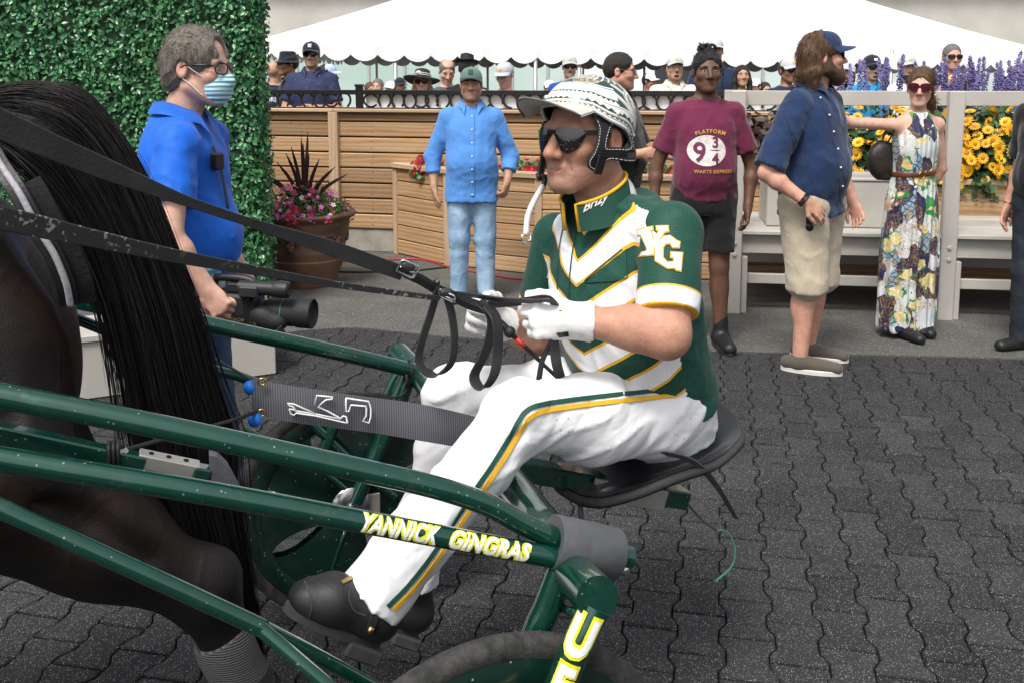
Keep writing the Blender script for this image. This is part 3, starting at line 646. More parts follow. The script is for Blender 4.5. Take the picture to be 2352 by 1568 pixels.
# ================================================================== SMOOTH BODIES (distance fields meshed with surface nets)
def vnoise(X, Y, Z, seed=0):
    """cheap smooth noise in about -1..1 (sum of turned sines)"""
    r = np.random.default_rng(seed); o = 0
    for k in range(5):
        d = r.normal(size=3); d /= np.linalg.norm(d); f = r.uniform(.7, 1.5); e = r.normal(size=3)
        o = o + np.sin(f * (d[0] * X + d[1] * Y + d[2] * Z) + r.uniform(0, 6.28) + .8 * np.sin(.9 * (e[0] * X + e[1] * Y + e[2] * Z)))
    return o / 3.
class SDF:
    def __init__(s, k=.02): s.p = []; s.k = k
    def _add(s, f, lo, hi, k, op): s.p.append((f, np.asarray(lo, float), np.asarray(hi, float), s.k if k is None else k, op)); return s
    def cone(s, a, b, ra, rb=None, k=None, op='u', clip=None, sq=None):
        """tapered capsule; clip=(point,normal) keeps the side away from normal; sq=(axis,factor) flattens"""
        a, b = np.asarray(a, float), np.asarray(b, float); rb = ra if rb is None else rb; d = b - a; L2 = max(d @ d, 1e-12); R = max(ra, rb) * (max(1, sq[1]) if sq else 1)
        def f(X, Y, Z):
            x, y, z = X - a[0], Y - a[1], Z - a[2]; t = np.clip((x * d[0] + y * d[1] + z * d[2]) / L2, 0, 1)
            x, y, z = x - t * d[0], y - t * d[1], z - t * d[2]
            if sq:
                n, q = sq; c = (x * n[0] + y * n[1] + z * n[2]) * (1 / q - 1); x, y, z = x + n[0] * c, y + n[1] * c, z + n[2] * c
            v = np.sqrt(x * x + y * y + z * z) - (ra + (rb - ra) * t)
            if clip is not None:
                for p, n in (clip if isinstance(clip, list) else [clip]): v = np.maximum(v, (X - p[0]) * n[0] + (Y - p[1]) * n[1] + (Z - p[2]) * n[2])
            return v
        return s._add(f, np.minimum(a, b) - R, np.maximum(a, b) + R, k, op)
    def chain(s, P, R, k=None, op='u', sq=None, clip=None):
        for i in range(len(P) - 1): s.cone(P[i], P[i + 1], R[i], R[i + 1], k, op, clip, sq)
        return s
    def ell(s, c, r, ax=None, k=None, op='u', clip=None):
        c, r = np.asarray(c, float), np.broadcast_to(np.asarray(r, float), (3,)); ax = np.eye(3) if ax is None else np.asarray(ax, float); m = r.min(); e = np.sqrt(((ax * r[:, None]) ** 2).sum(0))
        def f(X, Y, Z):
            x, y, z = X - c[0], Y - c[1], Z - c[2]; u = [(x * ax[i, 0] + y * ax[i, 1] + z * ax[i, 2]) / r[i] for i in range(3)]
            l = np.sqrt(u[0] ** 2 + u[1] ** 2 + u[2] ** 2); l2 = np.sqrt((u[0] / r[0]) ** 2 + (u[1] / r[1]) ** 2 + (u[2] / r[2]) ** 2)
            v = l * (l - 1) / (l2 + 1e-9)
            if clip is not None:
                for p, n in (clip if isinstance(clip, list) else [clip]): v = np.maximum(v, (X - p[0]) * n[0] + (Y - p[1]) * n[1] + (Z - p[2]) * n[2])
            return v
        return s._add(f, c - e, c + e, k, op)
    def loft(s, o, ax, st, k=None, grow=0., n=2.3, op='u', z0=None, z1=None, rim=.0):
        """stack of super-ellipses: st rows (t, cx, cy, a, b) along ax[2]"""
        o, ax, st = np.asarray(o, float), np.asarray(ax, float), np.asarray(st, float); z0 = st[0, 0] if z0 is None else z0; z1 = st[-1, 0] if z1 is None else z1
        R = (np.abs(st[:, 1:3]).max(1) + st[:, 3:5].max(1)).max() + grow + .02
        tt = np.linspace(st[0, 0], st[-1, 0], 60); tab = []
        for c in range(1, 5):
            v = np.interp(tt, st[:, 0], st[:, c]); vv = np.concatenate([[v[0]] * 4, v, [v[-1]] * 4]); tab.append(np.convolve(vv, np.array([1, 2, 3, 4, 5, 4, 3, 2, 1]) / 25., 'valid'))
        def f(X, Y, Z):
            x, y, z = X - o[0], Y - o[1], Z - o[2]; u, v, w = [x * ax[i, 0] + y * ax[i, 1] + z * ax[i, 2] for i in range(3)]
            cx, cy, a, b = [np.interp(w, tt, c) for c in tab]; a = a + grow; b = b + grow
            l = (np.abs((u - cx) / a) ** n + np.abs((v - cy) / b) ** n) ** (1. / n); g = np.hypot(u - cx, v - cy); rad = g / np.maximum(l, 1e-6)
            d = np.where(l > .05, (l - 1) * np.minimum(rad, np.maximum(a, b)), -np.minimum(a, b) * .95)
            return np.maximum(np.maximum(d, w - z1), z0 - w)
        c = o + ax[2] * (z0 + z1) / 2; e = np.abs(ax[2]) * (z1 - z0) / 2 + R
        return s._add(f, c - e, c + e, k, op)
    def plane(s, p, n, k=.0):
        """cut away everything on the n side of p"""
        p, n = np.asarray(p, float), nrm(n)
        return s._add(lambda X, Y, Z: (X - p[0]) * n[0] + (Y - p[1]) * n[1] + (Z - p[2]) * n[2], (-9,) * 3, (9,) * 3, k, 'i')
    def disp(s, f, lo=(-9,) * 3, hi=(9,) * 3): return s._add(f, lo, hi, 0, 'd')
    def field(s, xs, ys, zs):
        D = np.full((len(xs), len(ys), len(zs)), 1., np.float32)
        for f, lo, hi, k, op in s.p:
            mg = max(k, .012) + .012; ix = []
            for ax, a, b in ((xs, lo[0], hi[0]), (ys, lo[1], hi[1]), (zs, lo[2], hi[2])): ix.append(slice(max(0, np.searchsorted(ax, a - mg) - 1), np.searchsorted(ax, b + mg) + 1))
            X, Y, Z = xs[ix[0]][:, None, None], ys[ix[1]][None, :, None], zs[ix[2]][None, None, :]
            if min(X.size, Y.size, Z.size) == 0: continue
            d = D[tuple(ix)]; v = f(X, Y, Z)
            if op == 'd': D[tuple(ix)] = d + np.where(np.abs(d) < .08, v, 0); continue
            if op == 's': v = -v
            if op in ('s', 'i'):
                if k > 0: h = np.maximum(k - np.abs(d - v), 0) / k; D[tuple(ix)] = np.maximum(d, v) + h * h * k * .25
                else: D[tuple(ix)] = np.maximum(d, v)
            else:
                if k > 0: h = np.maximum(k - np.abs(d - v), 0) / k; D[tuple(ix)] = np.minimum(d, v) - h * h * k * .25
                else: D[tuple(ix)] = np.minimum(d, v)
        return D
    def bounds(s):
        lo = np.min([p[1] for p in s.p if p[4] == 'u'], 0); hi = np.max([p[2] for p in s.p if p[4] == 'u'], 0); return lo - .03, hi + .03
    def mesh(s, res, fine=(), lo=None, hi=None):
        """fine: list of (lo3, hi3, step) regions sampled more closely"""
        L, H = s.bounds(); L = L if lo is None else np.maximum(L, lo); H = H if hi is None else np.minimum(H, hi); axs = []
        for a in range(3):
            q = [L[a]]
            while q[-1] < H[a]:
                st = res
                for fl, fh, fs in fine:
                    if fl[a] - fs <= q[-1] <= fh[a]: st = min(st, fs)
                q.append(q[-1] + st)
            axs.append(np.array(q))
        return surfnets(s.field(*axs), *axs)
def surfnets(D, xs, ys, zs):
    S = D < 0; C = np.zeros(tuple(n - 1 for n in D.shape), np.uint8)
    sl = lambda b: slice(1, None) if b else slice(0, -1)
    for i in (0, 1):
        for j in (0, 1):
            for k in (0, 1): C += S[sl(i), sl(j), sl(k)]
    act = (C > 0) & (C < 8); I = np.argwhere(act); n = len(I)
    if n == 0: return np.zeros((0, 3)), np.zeros((0, 4), int)
    vid = np.full(act.shape, -1, np.int32); vid[act] = np.arange(n); P = np.zeros((n, 3)); W = np.zeros(n)
    co = {(i, j, k): D[I[:, 0] + i, I[:, 1] + j, I[:, 2] + k].astype(float) for i in (0, 1) for j in (0, 1) for k in (0, 1)}
    for a in range(3):
        for o in ((0, 0), (0, 1), (1, 0), (1, 1)):
            c0 = list(o); c0.insert(a, 0); c1 = list(o); c1.insert(a, 1); d0, d1 = co[tuple(c0)], co[tuple(c1)]; m = (d0 < 0) != (d1 < 0)
            t = np.where(m, d0 / np.where(m, d0 - d1, 1), 0); q = np.tile(np.array(c0, float), (n, 1)); q[:, a] = t; P[m] += q[m]; W[m] += 1
    P = P / W[:, None] + I
    V = np.stack([np.interp(P[:, a], np.arange(len(x)), x) for a, x in enumerate((xs, ys, zs))], 1); F = []
    for a in range(3):
        b, c = (a + 1) % 3, (a + 2) % 3; s0 = [slice(None)] * 3; s1 = [slice(None)] * 3; s0[a] = slice(0, -1); s1[a] = slice(1, None)
        E = np.argwhere(S[tuple(s0)] != S[tuple(s1)]); ok = (E[:, b] > 0) & (E[:, c] > 0) & (E[:, b] < D.shape[b] - 1) & (E[:, c] < D.shape[c] - 1); E = E[ok]
        ins = S[E[:, 0], E[:, 1], E[:, 2]]; q = []
        for db, dc in ((-1, -1), (0, -1), (0, 0), (-1, 0)):
            e = E.copy(); e[:, b] += db; e[:, c] += dc; q.append(vid[e[:, 0], e[:, 1], e[:, 2]])
        q = np.stack(q, 1); q[~ins] = q[~ins][:, ::-1]; F.append(q)
    F = np.concatenate(F); F = F[(F >= 0).all(1)]
    return V, F
def smoothV(V, F, it=1, lam=.5):
    e = np.concatenate([F[:, [0, 1]], F[:, [1, 2]], F[:, [2, 3]], F[:, [3, 0]]])
    for _ in range(it):
        acc = np.zeros_like(V); cnt = np.zeros(len(V)); 
        for c in range(3): acc[:, c] = np.bincount(e[:, 0], V[e[:, 1], c], len(V)) + np.bincount(e[:, 1], V[e[:, 0], c], len(V))
        cnt = np.bincount(e[:, 0], minlength=len(V)) + np.bincount(e[:, 1], minlength=len(V)); V = V + lam * (acc / np.maximum(cnt, 1)[:, None] - V)
    return V

# ------------------------------------------------------------------ skin, hair
def skinmat(name, rough=.5, bump=.25, sss=0.):
    t = NT(name); v = t.obj(); a = t.n('Attribute', attribute_name='Col'); n_ = t.noise(v, 35, 4, .6)
    col = t.mix(1., a.outputs['Color'], t.ramp(n_, [(.3, (.88, .80, .78)), (.7, (1.12, 1.12, 1.12))]), 'MULTIPLY'); fr_ = t.noise(v, 240, 3, .7); col = t.mix(t.math('MULTIPLY', t.step(fr_, .52, .72), .22), col, t.mix(1., col, (.62, .50, .46), 'MULTIPLY')); t.bump(t.math('ADD', t.noise(v, 600, 2, .5), t.math('MULTIPLY', t.noise(v, 120, 3, .6), 1.5)), bump * 1.6, .002)
    return t.fin(col, rough, Subsurface_Weight=sss, Subsurface_Radius=(.012, .005, .003), Subsurface_Scale=.6, Specular_IOR_Level=.4)
m_skin = skinmat('skin')
def hairmat(name, c, sc=(60, 60, 9), rough=.5, var=.5):
    t = NT(name); v = t.obj(sc); n_ = t.noise(v, 2.2, 4, .65, .4); col = t.mix(t.step(n_, .3, .7), shade(c, 1 - var), shade(c, 1 + var)); t.bump(n_, .9, .012); return t.fin(col, rough, Specular_IOR_Level=.4)
H_DARK = hairmat('dark_hair', (.022, .016, .012)); H_BLACK = hairmat('black_hair', (.009, .008, .008), rough=.4); H_BROWN = hairmat('brown_hair', (.105, .056, .026)); H_GREY = hairmat('grey_hair', (.17, .145, .12)); H_SALT = hairmat('salt_pepper_hair', (.16, .15, .145)); H_WHITE = hairmat('white_hair', (.55, .53, .5)); H_BLOND = hairmat('blond_hair', (.36, .24, .11)); H_BEARD = hairmat('brown_beard', (.085, .045, .022), (90, 90, 60))
m_eyew = M('eye_white', (.42, .40, .38), .25); m_iris = M('iris', (.018, .012, .010), .15); m_lens = M('sunglass_lens', (.008, .008, .009), .06, Specular_IOR_Level=.7); m_lensb = M('mirror_lens', (.02, .08, .14), .1, metal=.6); m_lensr = M('wine_lens', (.055, .012, .016), .1); m_plast = M('black_plastic', (.010, .010, .011), .35); m_gold = M('gold', (.62, .42, .14), .25, metal=1.); m_steel = M('steel', (.62, .62, .62), .25, .08, 20, metal=1.); m_wht = M('white_plain', (.75, .75, .74), .6, .03)
SKIN = dict(fair=(.62, .38, .285), tan=(.50, .30, .20), olive=(.44, .255, .165), dark=(.125, .064, .040), brown=(.29, .15, .09), ruddy=(.58, .32, .23))

# ------------------------------------------------------------------ heads. head frame: x image-right, y back, z up; face looks -y; 0 at eye-line centre of skull
class Xf:
    """rigid frame: local -> outer"""
    def __init__(s, o=(0, 0, 0), R=None, sc=1.): s.o = np.asarray(o, float); s.R = np.eye(3) if R is None else np.asarray(R, float); s.s = sc
    def p(s, v): return s.o + s.s * (np.asarray(v, float) @ s.R.T)
    def d(s, v): return np.asarray(v, float) @ s.R.T
    def ax(s): return s.R.T
    def inv(s, P): return ((np.asarray(P) - s.o) @ s.R) / s.s
    def mul(s, t): return Xf(s.p(t.o), s.R @ t.R, s.s * t.s)
def rot(yaw=0, pitch=0, roll=0):
    """yaw: + turns the face to image right; pitch: + looks up"""
    a, b, c = (math.radians(v) for v in (yaw, pitch, roll))
    Rz = np.array([[math.cos(a), -math.sin(a), 0], [math.sin(a), math.cos(a), 0], [0, 0, 1]]); Rx = np.array([[1, 0, 0], [0, math.cos(-b), -math.sin(-b)], [0, math.sin(-b), math.cos(-b)]]); Ry = np.array([[math.cos(c), 0, math.sin(c)], [0, 1, 0], [-math.sin(c), 0, math.cos(c)]])
    return Rz @ Rx @ Ry
def headprims(S, T, neck=None, fat=0., fem=0., nose=1., detail=True):
    p, s, ax = T.p, T.s, T.ax(); k = .018 * s
    S.ell(p((0, .012, .040)), A(.074, .094, .082) * s, ax, k)
    S.ell(p((0, .045, .015)), A(.066, .066, .066) * s, ax, k)
    S.ell(p((0, -.030, -.015)), A(.062 + fat * .4, .066, .082) * s, ax, k)
    jw = .045 - .005 * fem + fat
    for sx in (-1, 1): S.cone(p((sx * jw, .005, -.055)), p((sx * .018, -.066, -.098)), (.021 + fat * .6) * s, (.018 + fat * .5) * s, .025 * s)
    S.ell(p((0, -.050, -.070)), A(.042 + fat, .040, .040) * s, ax, k)
    S.ell(p((0, -.078, -.098)), A(.020, .016, .016) * s, ax, .015 * s)
    for sx in (-1, 1): S.ell(p((sx * .042, -.062, -.022)), A(.024, .022, .022) * s, ax, .02 * s)
    S.cone(p((-.042, -.074, .026)), p((.042, -.074, .026)), .012 * s, None, .014 * s)
    for sx in (-1, 1): S.ell(p((sx * .031, -.098, .006)), A(.016, .015, .010) * s, ax, .010 * s, 's')
    S.cone(p((0, -.088, .016)), p((0, -.110 * (1 + .03 * nose), -.030)), .0085 * s, .0125 * s * nose, .008 * s); 
    for sx in (-1, 1): S.ell(p((sx * .0135, -.098, -.034)), A(.0095, .012, .009) * s * nose, ax, .006 * s)
    if detail:
        S.cone(p((-.019, -.087, -.060)), p((.019, -.087, -.060)), .0062 * s, None, .007 * s); S.cone(p((-.015, -.086, -.070)), p((.015, -.086, -.070)), .0072 * s, None, .007 * s)
        S.cone(p((-.02, -.099, -.0655)), p((.02, -.099, -.0655)), .0022 * s, None, .004 * s, 's')
    for sx in (-1, 1):
        S.ell(p((sx * .077, .018, -.004)), A(.010, .020, .031) * s, np.array(ax) @ np.eye(3), .008 * s)
        if detail: S.ell(p((sx * .087, .016, .000)), A(.006, .011, .019) * s, ax, .005 * s, 's')
    if neck is not None: S.cone(p((0, .022, -.055)), neck, (.053 - .010 * fem + fat) * s, (.060 - .010 * fem + fat) * s, .025 * s)
def headcolor(P, base, lips=.5, stub=0., blush=.3):
    """P in head frame -> colours"""
    b = np.asarray(base); c = np.tile(b, (len(P), 1)); x, y, z = P.T
    g = lambda cx, cy, cz, rx, ry, rz: np.exp(-(((x - cx) / rx) ** 2 + ((y - cy) / ry) ** 2 + ((z - cz) / rz) ** 2))
    L = g(0, -.09, -.065, .020, .02, .0085) * (y < -.06); c = c * (1 - .75 * lips * L[:, None]) + np.array([b[0] * .86, b[1] * .48, b[2] * .50]) * (.75 * lips * L[:, None])
    B = (g(0, -.11, -.028, .02, .02, .016) + g(.045, -.07, -.03, .025, .03, .025) + g(-.045, -.07, -.03, .025, .03, .025) + g(.08, .02, 0, .02, .03, .035) + g(-.08, .02, 0, .02, .03, .035)) * blush
    c = c * np.stack([1 + .05 * B, 1 - .28 * B, 1 - .25 * B], 1)
    if stub:
        S_ = np.clip((-.030 - z) / .03, 0, 1) * np.clip((.03 - y) / .03, 0, 1) * (z > -.13) * (1 - L); c = c * (1 - stub * S_[:, None] * np.array([.42, .36, .30]))
    E = (g(.031, -.085, .006, .018, .02, .010) + g(-.031, -.085, .006, .018, .02, .010)); c = c * (1 - .22 * np.clip(E, 0, 1)[:, None])
    return c
def sdfpart(name, S, res, mat, parent, X, fine=(), sm=1, color=None, lo=None, hi=None, sharp=None):
    V, F = S.mesh(res, fine, lo, hi)
    if len(V) == 0: return None
    if sm: V = smoothV(V, F, sm)
    c = color(V) if color is not None else None
    return part(name, X.p(V), F, mat, parent, True, sharp, c)
def cap(parent, X, T, m_crown, m_brim, m_panel=None, logo=None, logo_m=None, tilt=0., name='cap', back=False):
    """baseball cap on head frame T (inside body frame X)"""
    R = T.R @ rot(0, tilt); C = Xf(T.p((0, .004, .052)), R, T.s); nth, nph = 10, 28; G = np.zeros((nth, nph + 1, 3))
    for i in range(nth):
        th = math.pi / 2 * (1 - i / (nth - 1)) if False else (i / (nth - 1)) * math.pi / 2
        for j in range(nph + 1):
            ph = 2 * math.pi * j / nph; cz = math.sin(th); cr = max(math.cos(th), .001) ** .8; front = max(0, -math.sin(ph))
            seam = .0016 * (1 - abs(math.sin(ph * 3)) ** .25)
            G[i, j] = ((.083 - seam) * cr * math.cos(ph), (.102 - seam) * cr * math.sin(ph), (.084 + .012 * front * (1 - cz)) * cz - .006 + (-.012 if math.sin(ph) > .3 else 0) * (1 - cz))
    b = MB(); b.grid(X.p(C.p(G.reshape(-1, 3))).reshape(G.shape)); o = b.part(name, m_crown, parent, True)
    sd = MB(); sd.ball(X.p(C.p((0, 0, .079))), .008 * T.s, 5); sd.part('cap_button', m_crown, o, True)
    n, m = 17, 6; G = np.zeros((2, m, n, 3))
    for i in range(m):
        for j in range(n):
            a = math.radians(-74 + 148 * j / (n - 1)); u = i / (m - 1); ex = math.cos(a) ** .55 * .072 * u
            x = (.081 + .004 * u) * math.sin(a) ; y = -(.099 * math.cos(a)) - ex; z = -.004 - .014 * u * (1 - .3 * math.cos(a)) - .022 * math.sin(a) ** 2 * (.25 + .75 * u) + .004
            G[0, i, j] = (x, y, z); G[1, i, j] = (x, y, z - .004)
    b = MB(); b.grid(X.p(C.p(G[0].reshape(-1, 3))).reshape(G[0].shape)); b.grid(X.p(C.p(G[1][:, ::-1].reshape(-1, 3))).reshape(G[1].shape)); e = np.stack([G[0, -1], G[1, -1]]); b.grid(X.p(C.p(e.reshape(-1, 3))).reshape(e.shape)); b.part('brim', m_brim, o, True)
    if logo:
        w, h = logo; bb = MB(); Gp = np.zeros((5, 7, 3))
        for i in range(5):
            for j in range(7):
                x = (j / 6 - .5) * w; z = .020 + (i / 4) * h; th = math.asin(min(.98, (z + .006) / .092)); cr = math.cos(th) ** .8; Gp[i, j] = (x, -(.1035 + .002) * cr * math.sqrt(max(.05, 1 - (x / (.083 * cr)) ** 2)), z)
        bb.grid(X.p(C.p(Gp.reshape(-1, 3))).reshape(Gp.shape)); bb.part('cap_patch', logo_m, o, True)
    return o
def glasses(parent, X, T, lens, frame_m, w=.030, h=.021, rnd=2.6, wire=False, dz=.006, name='sunglasses', y0=-.104):
    b = MB(); f = MB()
    for sx in (-1, 1):
        an = np.linspace(0, 2 * np.pi, 18, endpoint=False); cs, sn = np.cos(an), np.sin(an); x = np.sign(cs) * np.abs(cs) ** (2 / rnd) * w; z = np.sign(sn) * np.abs(sn) ** (2 / rnd) * h
        cx = sx * .034; Y = y0 + ((x + cx) / .075) ** 2 * .026; ring = np.stack([x + cx, Y, z + dz], 1); n = len(an)
        b.add(X.p(T.p(np.vstack([ring, [[cx, y0 + (cx / .075) ** 2 * .026 - .003, dz]]]))), [(i, (i + 1) % n, n) for i in range(n)])
        f.tube(X.p(T.p(ring)), (.0012 if wire else .0026) * T.s, 5, closed=True)
        f.tube(X.p(T.p([(sx * .064, y0 + .022, dz + .008), (sx * .076, y0 + .045, dz + .009), (sx * .080, .0, dz + .006), (sx * .081, .022, dz - .004)])), (.0014 if wire else .0030) * T.s, 5)
    f.tube(X.p(T.p([(-.008, y0, dz + .006), (.008, y0, dz + .006)])), .002 * T.s, 5)
    o = f.part(name, frame_m, parent, True); b.part('lens', lens, o, True); return o
def eyes(parent, X, T, iris=None):
    for sx in (-1, 1):
        b = MB(); c = X.p(T.p((sx * .031, -.0815, .004))); b.ball(c, A(.0110, .0072, .0040) * T.s, 8, X.R.T if False else (X.R @ T.R).T); n0 = len(b.F); g = X.d(T.d((0, -1, 0))); b.ball(c + g * .0040 * T.s, A(.0042, .0042, .0042) * T.s, 6); o = b.part('eye', [m_eyew, iris or m_iris], parent, True)
        mi = np.zeros(len(b.F), np.int32); mi[n0:] = 1; o.data.polygons.foreach_set('material_index', mi)
def brows(parent, X, T, mat, thick=1.):
    for sx in (-1, 1):
        P = [T.p((sx * .014, -.091, .024)), T.p((sx * .030, -.090, .029)), T.p((sx * .047, -.078, .024))]; MB().tube(X.p(np.array(P)), np.array([.0035, .0042, .002]) * T.s * thick, 6).part('eyebrow', mat, parent, True)
def hair_short(T, grow=.008, line=.060, low=-.045, top=True, side=True):
    s, p, ax = T.s, T.p, T.ax(); S = SDF(.015 * s)
    S.ell(p((0, .014, .042)), (A(.074, .094, .082) + grow) * s, ax); S.ell(p((0, .045, .012)), (A(.067, .066, .07) + grow * .8) * s, ax)
    S.ell(p((0, -.110, -.020)), A(.068, .080, .045 + line) * s, ax, .004 * s, 's')
    S.plane(p((0, 0, low)), T.d((0, -.55, -1)), .01); 
    for sx in (-1, 1): S.ell(p((sx * .085, -.01, -.035)), A(.03, .05, .035) * s, ax, .008 * s, 's')
    if not top: S.ell(p((0, -.005, .125)), A(.062, .095, .065) * s, ax, .01 * s, 's')
    R3 = T.R.T; S.disp(lambda X_, Y_, Z_: .0022 * vnoise(X_ * 230, Y_ * 230, Z_ * 60, 3))
    return S
def hair_locks(t, X, T, n, L, mat, seed=1, flow=(0, .5, -1), r=.0012, lift=.004, nm='hair'):
    o = [c for c in t.children if c.name.startswith(nm)][0]; rs = np.random.default_rng(seed); HV = np.array([v.co[:] for v in o.data.vertices]) + ORG[t]; HN = np.array([v.normal[:] for v in o.data.vertices]); b = MB()
    for i in rs.choice(len(HV), min(n, len(HV)), replace=False):
        p0, nn = HV[i], HN[i]; fl = X.d(T.d(nrm(A(*flow) + rs.normal(size=3) * .22))); fl = nrm(fl - nn * np.dot(fl, nn) * .9); l = rs.uniform(*L); b.tube([p0 - nn * .003, p0 + fl * l * .5 + nn * lift, p0 + fl * l + nn * rs.uniform(-.3, 1.2) * lift], [r, r * .9, r * .3], 3, False)
    stuff(b.part('hair_strands', mat, o, True))
def beard(T, grow=.008, cheek=-.028, mous=True, goatee=False):
    s, p, ax = T.s, T.p, T.ax(); S = SDF(.012 * s); jw = .046
    if not goatee:
        for sx in (-1, 1):
            S.cone(p((sx * jw, .0, -.055)), p((sx * .018, -.066, -.098)), (.024 + grow) * s, (.021 + grow) * s); S.cone(p((sx * .062, -.006, -.02)), p((sx * jw, -.002, -.06)), (.012 + grow * .6) * s, (.022 + grow) * s)
    S.ell(p((0, -.062, -.088)), (A(.030, .030, .026) + grow) * s, ax); S.ell(p((0, -.055, -.070)), (A(.036, .034, .030) + grow * .5) * s, ax)
    if mous: S.cone(p((-.024, -.083, -.058)), p((0, -.092, -.050)), .007 * s, .009 * s, .006); S.cone(p((.024, -.083, -.058)), p((0, -.092, -.050)), .007 * s, .009 * s, .006)
    S.ell(p((0, -.104, -.066)), A(.018, .016, .0075) * s, ax, .004, 's'); S.ell(p((0, -.075, -.005)), A(.046, .06, .030) * s, ax, .01, 's')
    S.disp(lambda X_, Y_, Z_: .0018 * vnoise(X_ * 260, Y_ * 260, Z_ * 180, 5)); return S
def handprims(S, wr, dirn, up, s=1., curl=.5, spread=.12, thumb=1, side=1, fist=False, k=.007):
    """hand from wrist wr along dirn; up = back of hand normal; thumb side = side * (dirn x up)"""
    d, u = nrm(dirn), nrm(up); u = nrm(u - d * np.dot(u, d)); l = np.cross(d, u) * side; wr = np.asarray(wr, float); R = np.array([d, l, u])
    pc = wr + d * .050 * s; S.ell(pc, A(.050, .040, .016) * s, R, k * 2); S.cone(wr - d * .02 * s, wr + d * .02 * s, .027 * s, .026 * s, .02, sq=(u, .75))
    for i, (off, ln) in enumerate(((.030, .070), (.010, .080), (-.011, .074), (-.030, .058))):
        b = wr + d * (.088 - .004 * abs(i - 1)) * s + l * off * s; a = curl * (1 + .12 * i); dd = nrm(d + l * spread * (1 - i) * .5); q = b; r = .0092 * s
        P = [wr + d * .06 * s + l * off * .8 * s, b]; 
        for j, f in enumerate((.46, .30, .24)):
            an = a * (.7 + j * .75); v = dd * math.cos(an) - u * math.sin(an); q = q + v * ln * f * s; P.append(q)
        S.chain(P, [.011 * s, r * 1.06, r, r * .93, r * .8], k * .5)
    b0 = wr + d * .025 * s + l * .026 * s; v1 = nrm(d * .75 + l * .75 - u * .25 * (1 + curl)); v2 = nrm(d * 1.0 + l * .15 * (1 - curl) - u * .5 * curl)
    S.chain([b0, b0 + v1 * .038 * s, b0 + v1 * .038 * s + v2 * .032 * s, b0 + v1 * .038 * s + v2 * .058 * s], [.0145 * s, .0115 * s, .0105 * s, .008 * s], k)
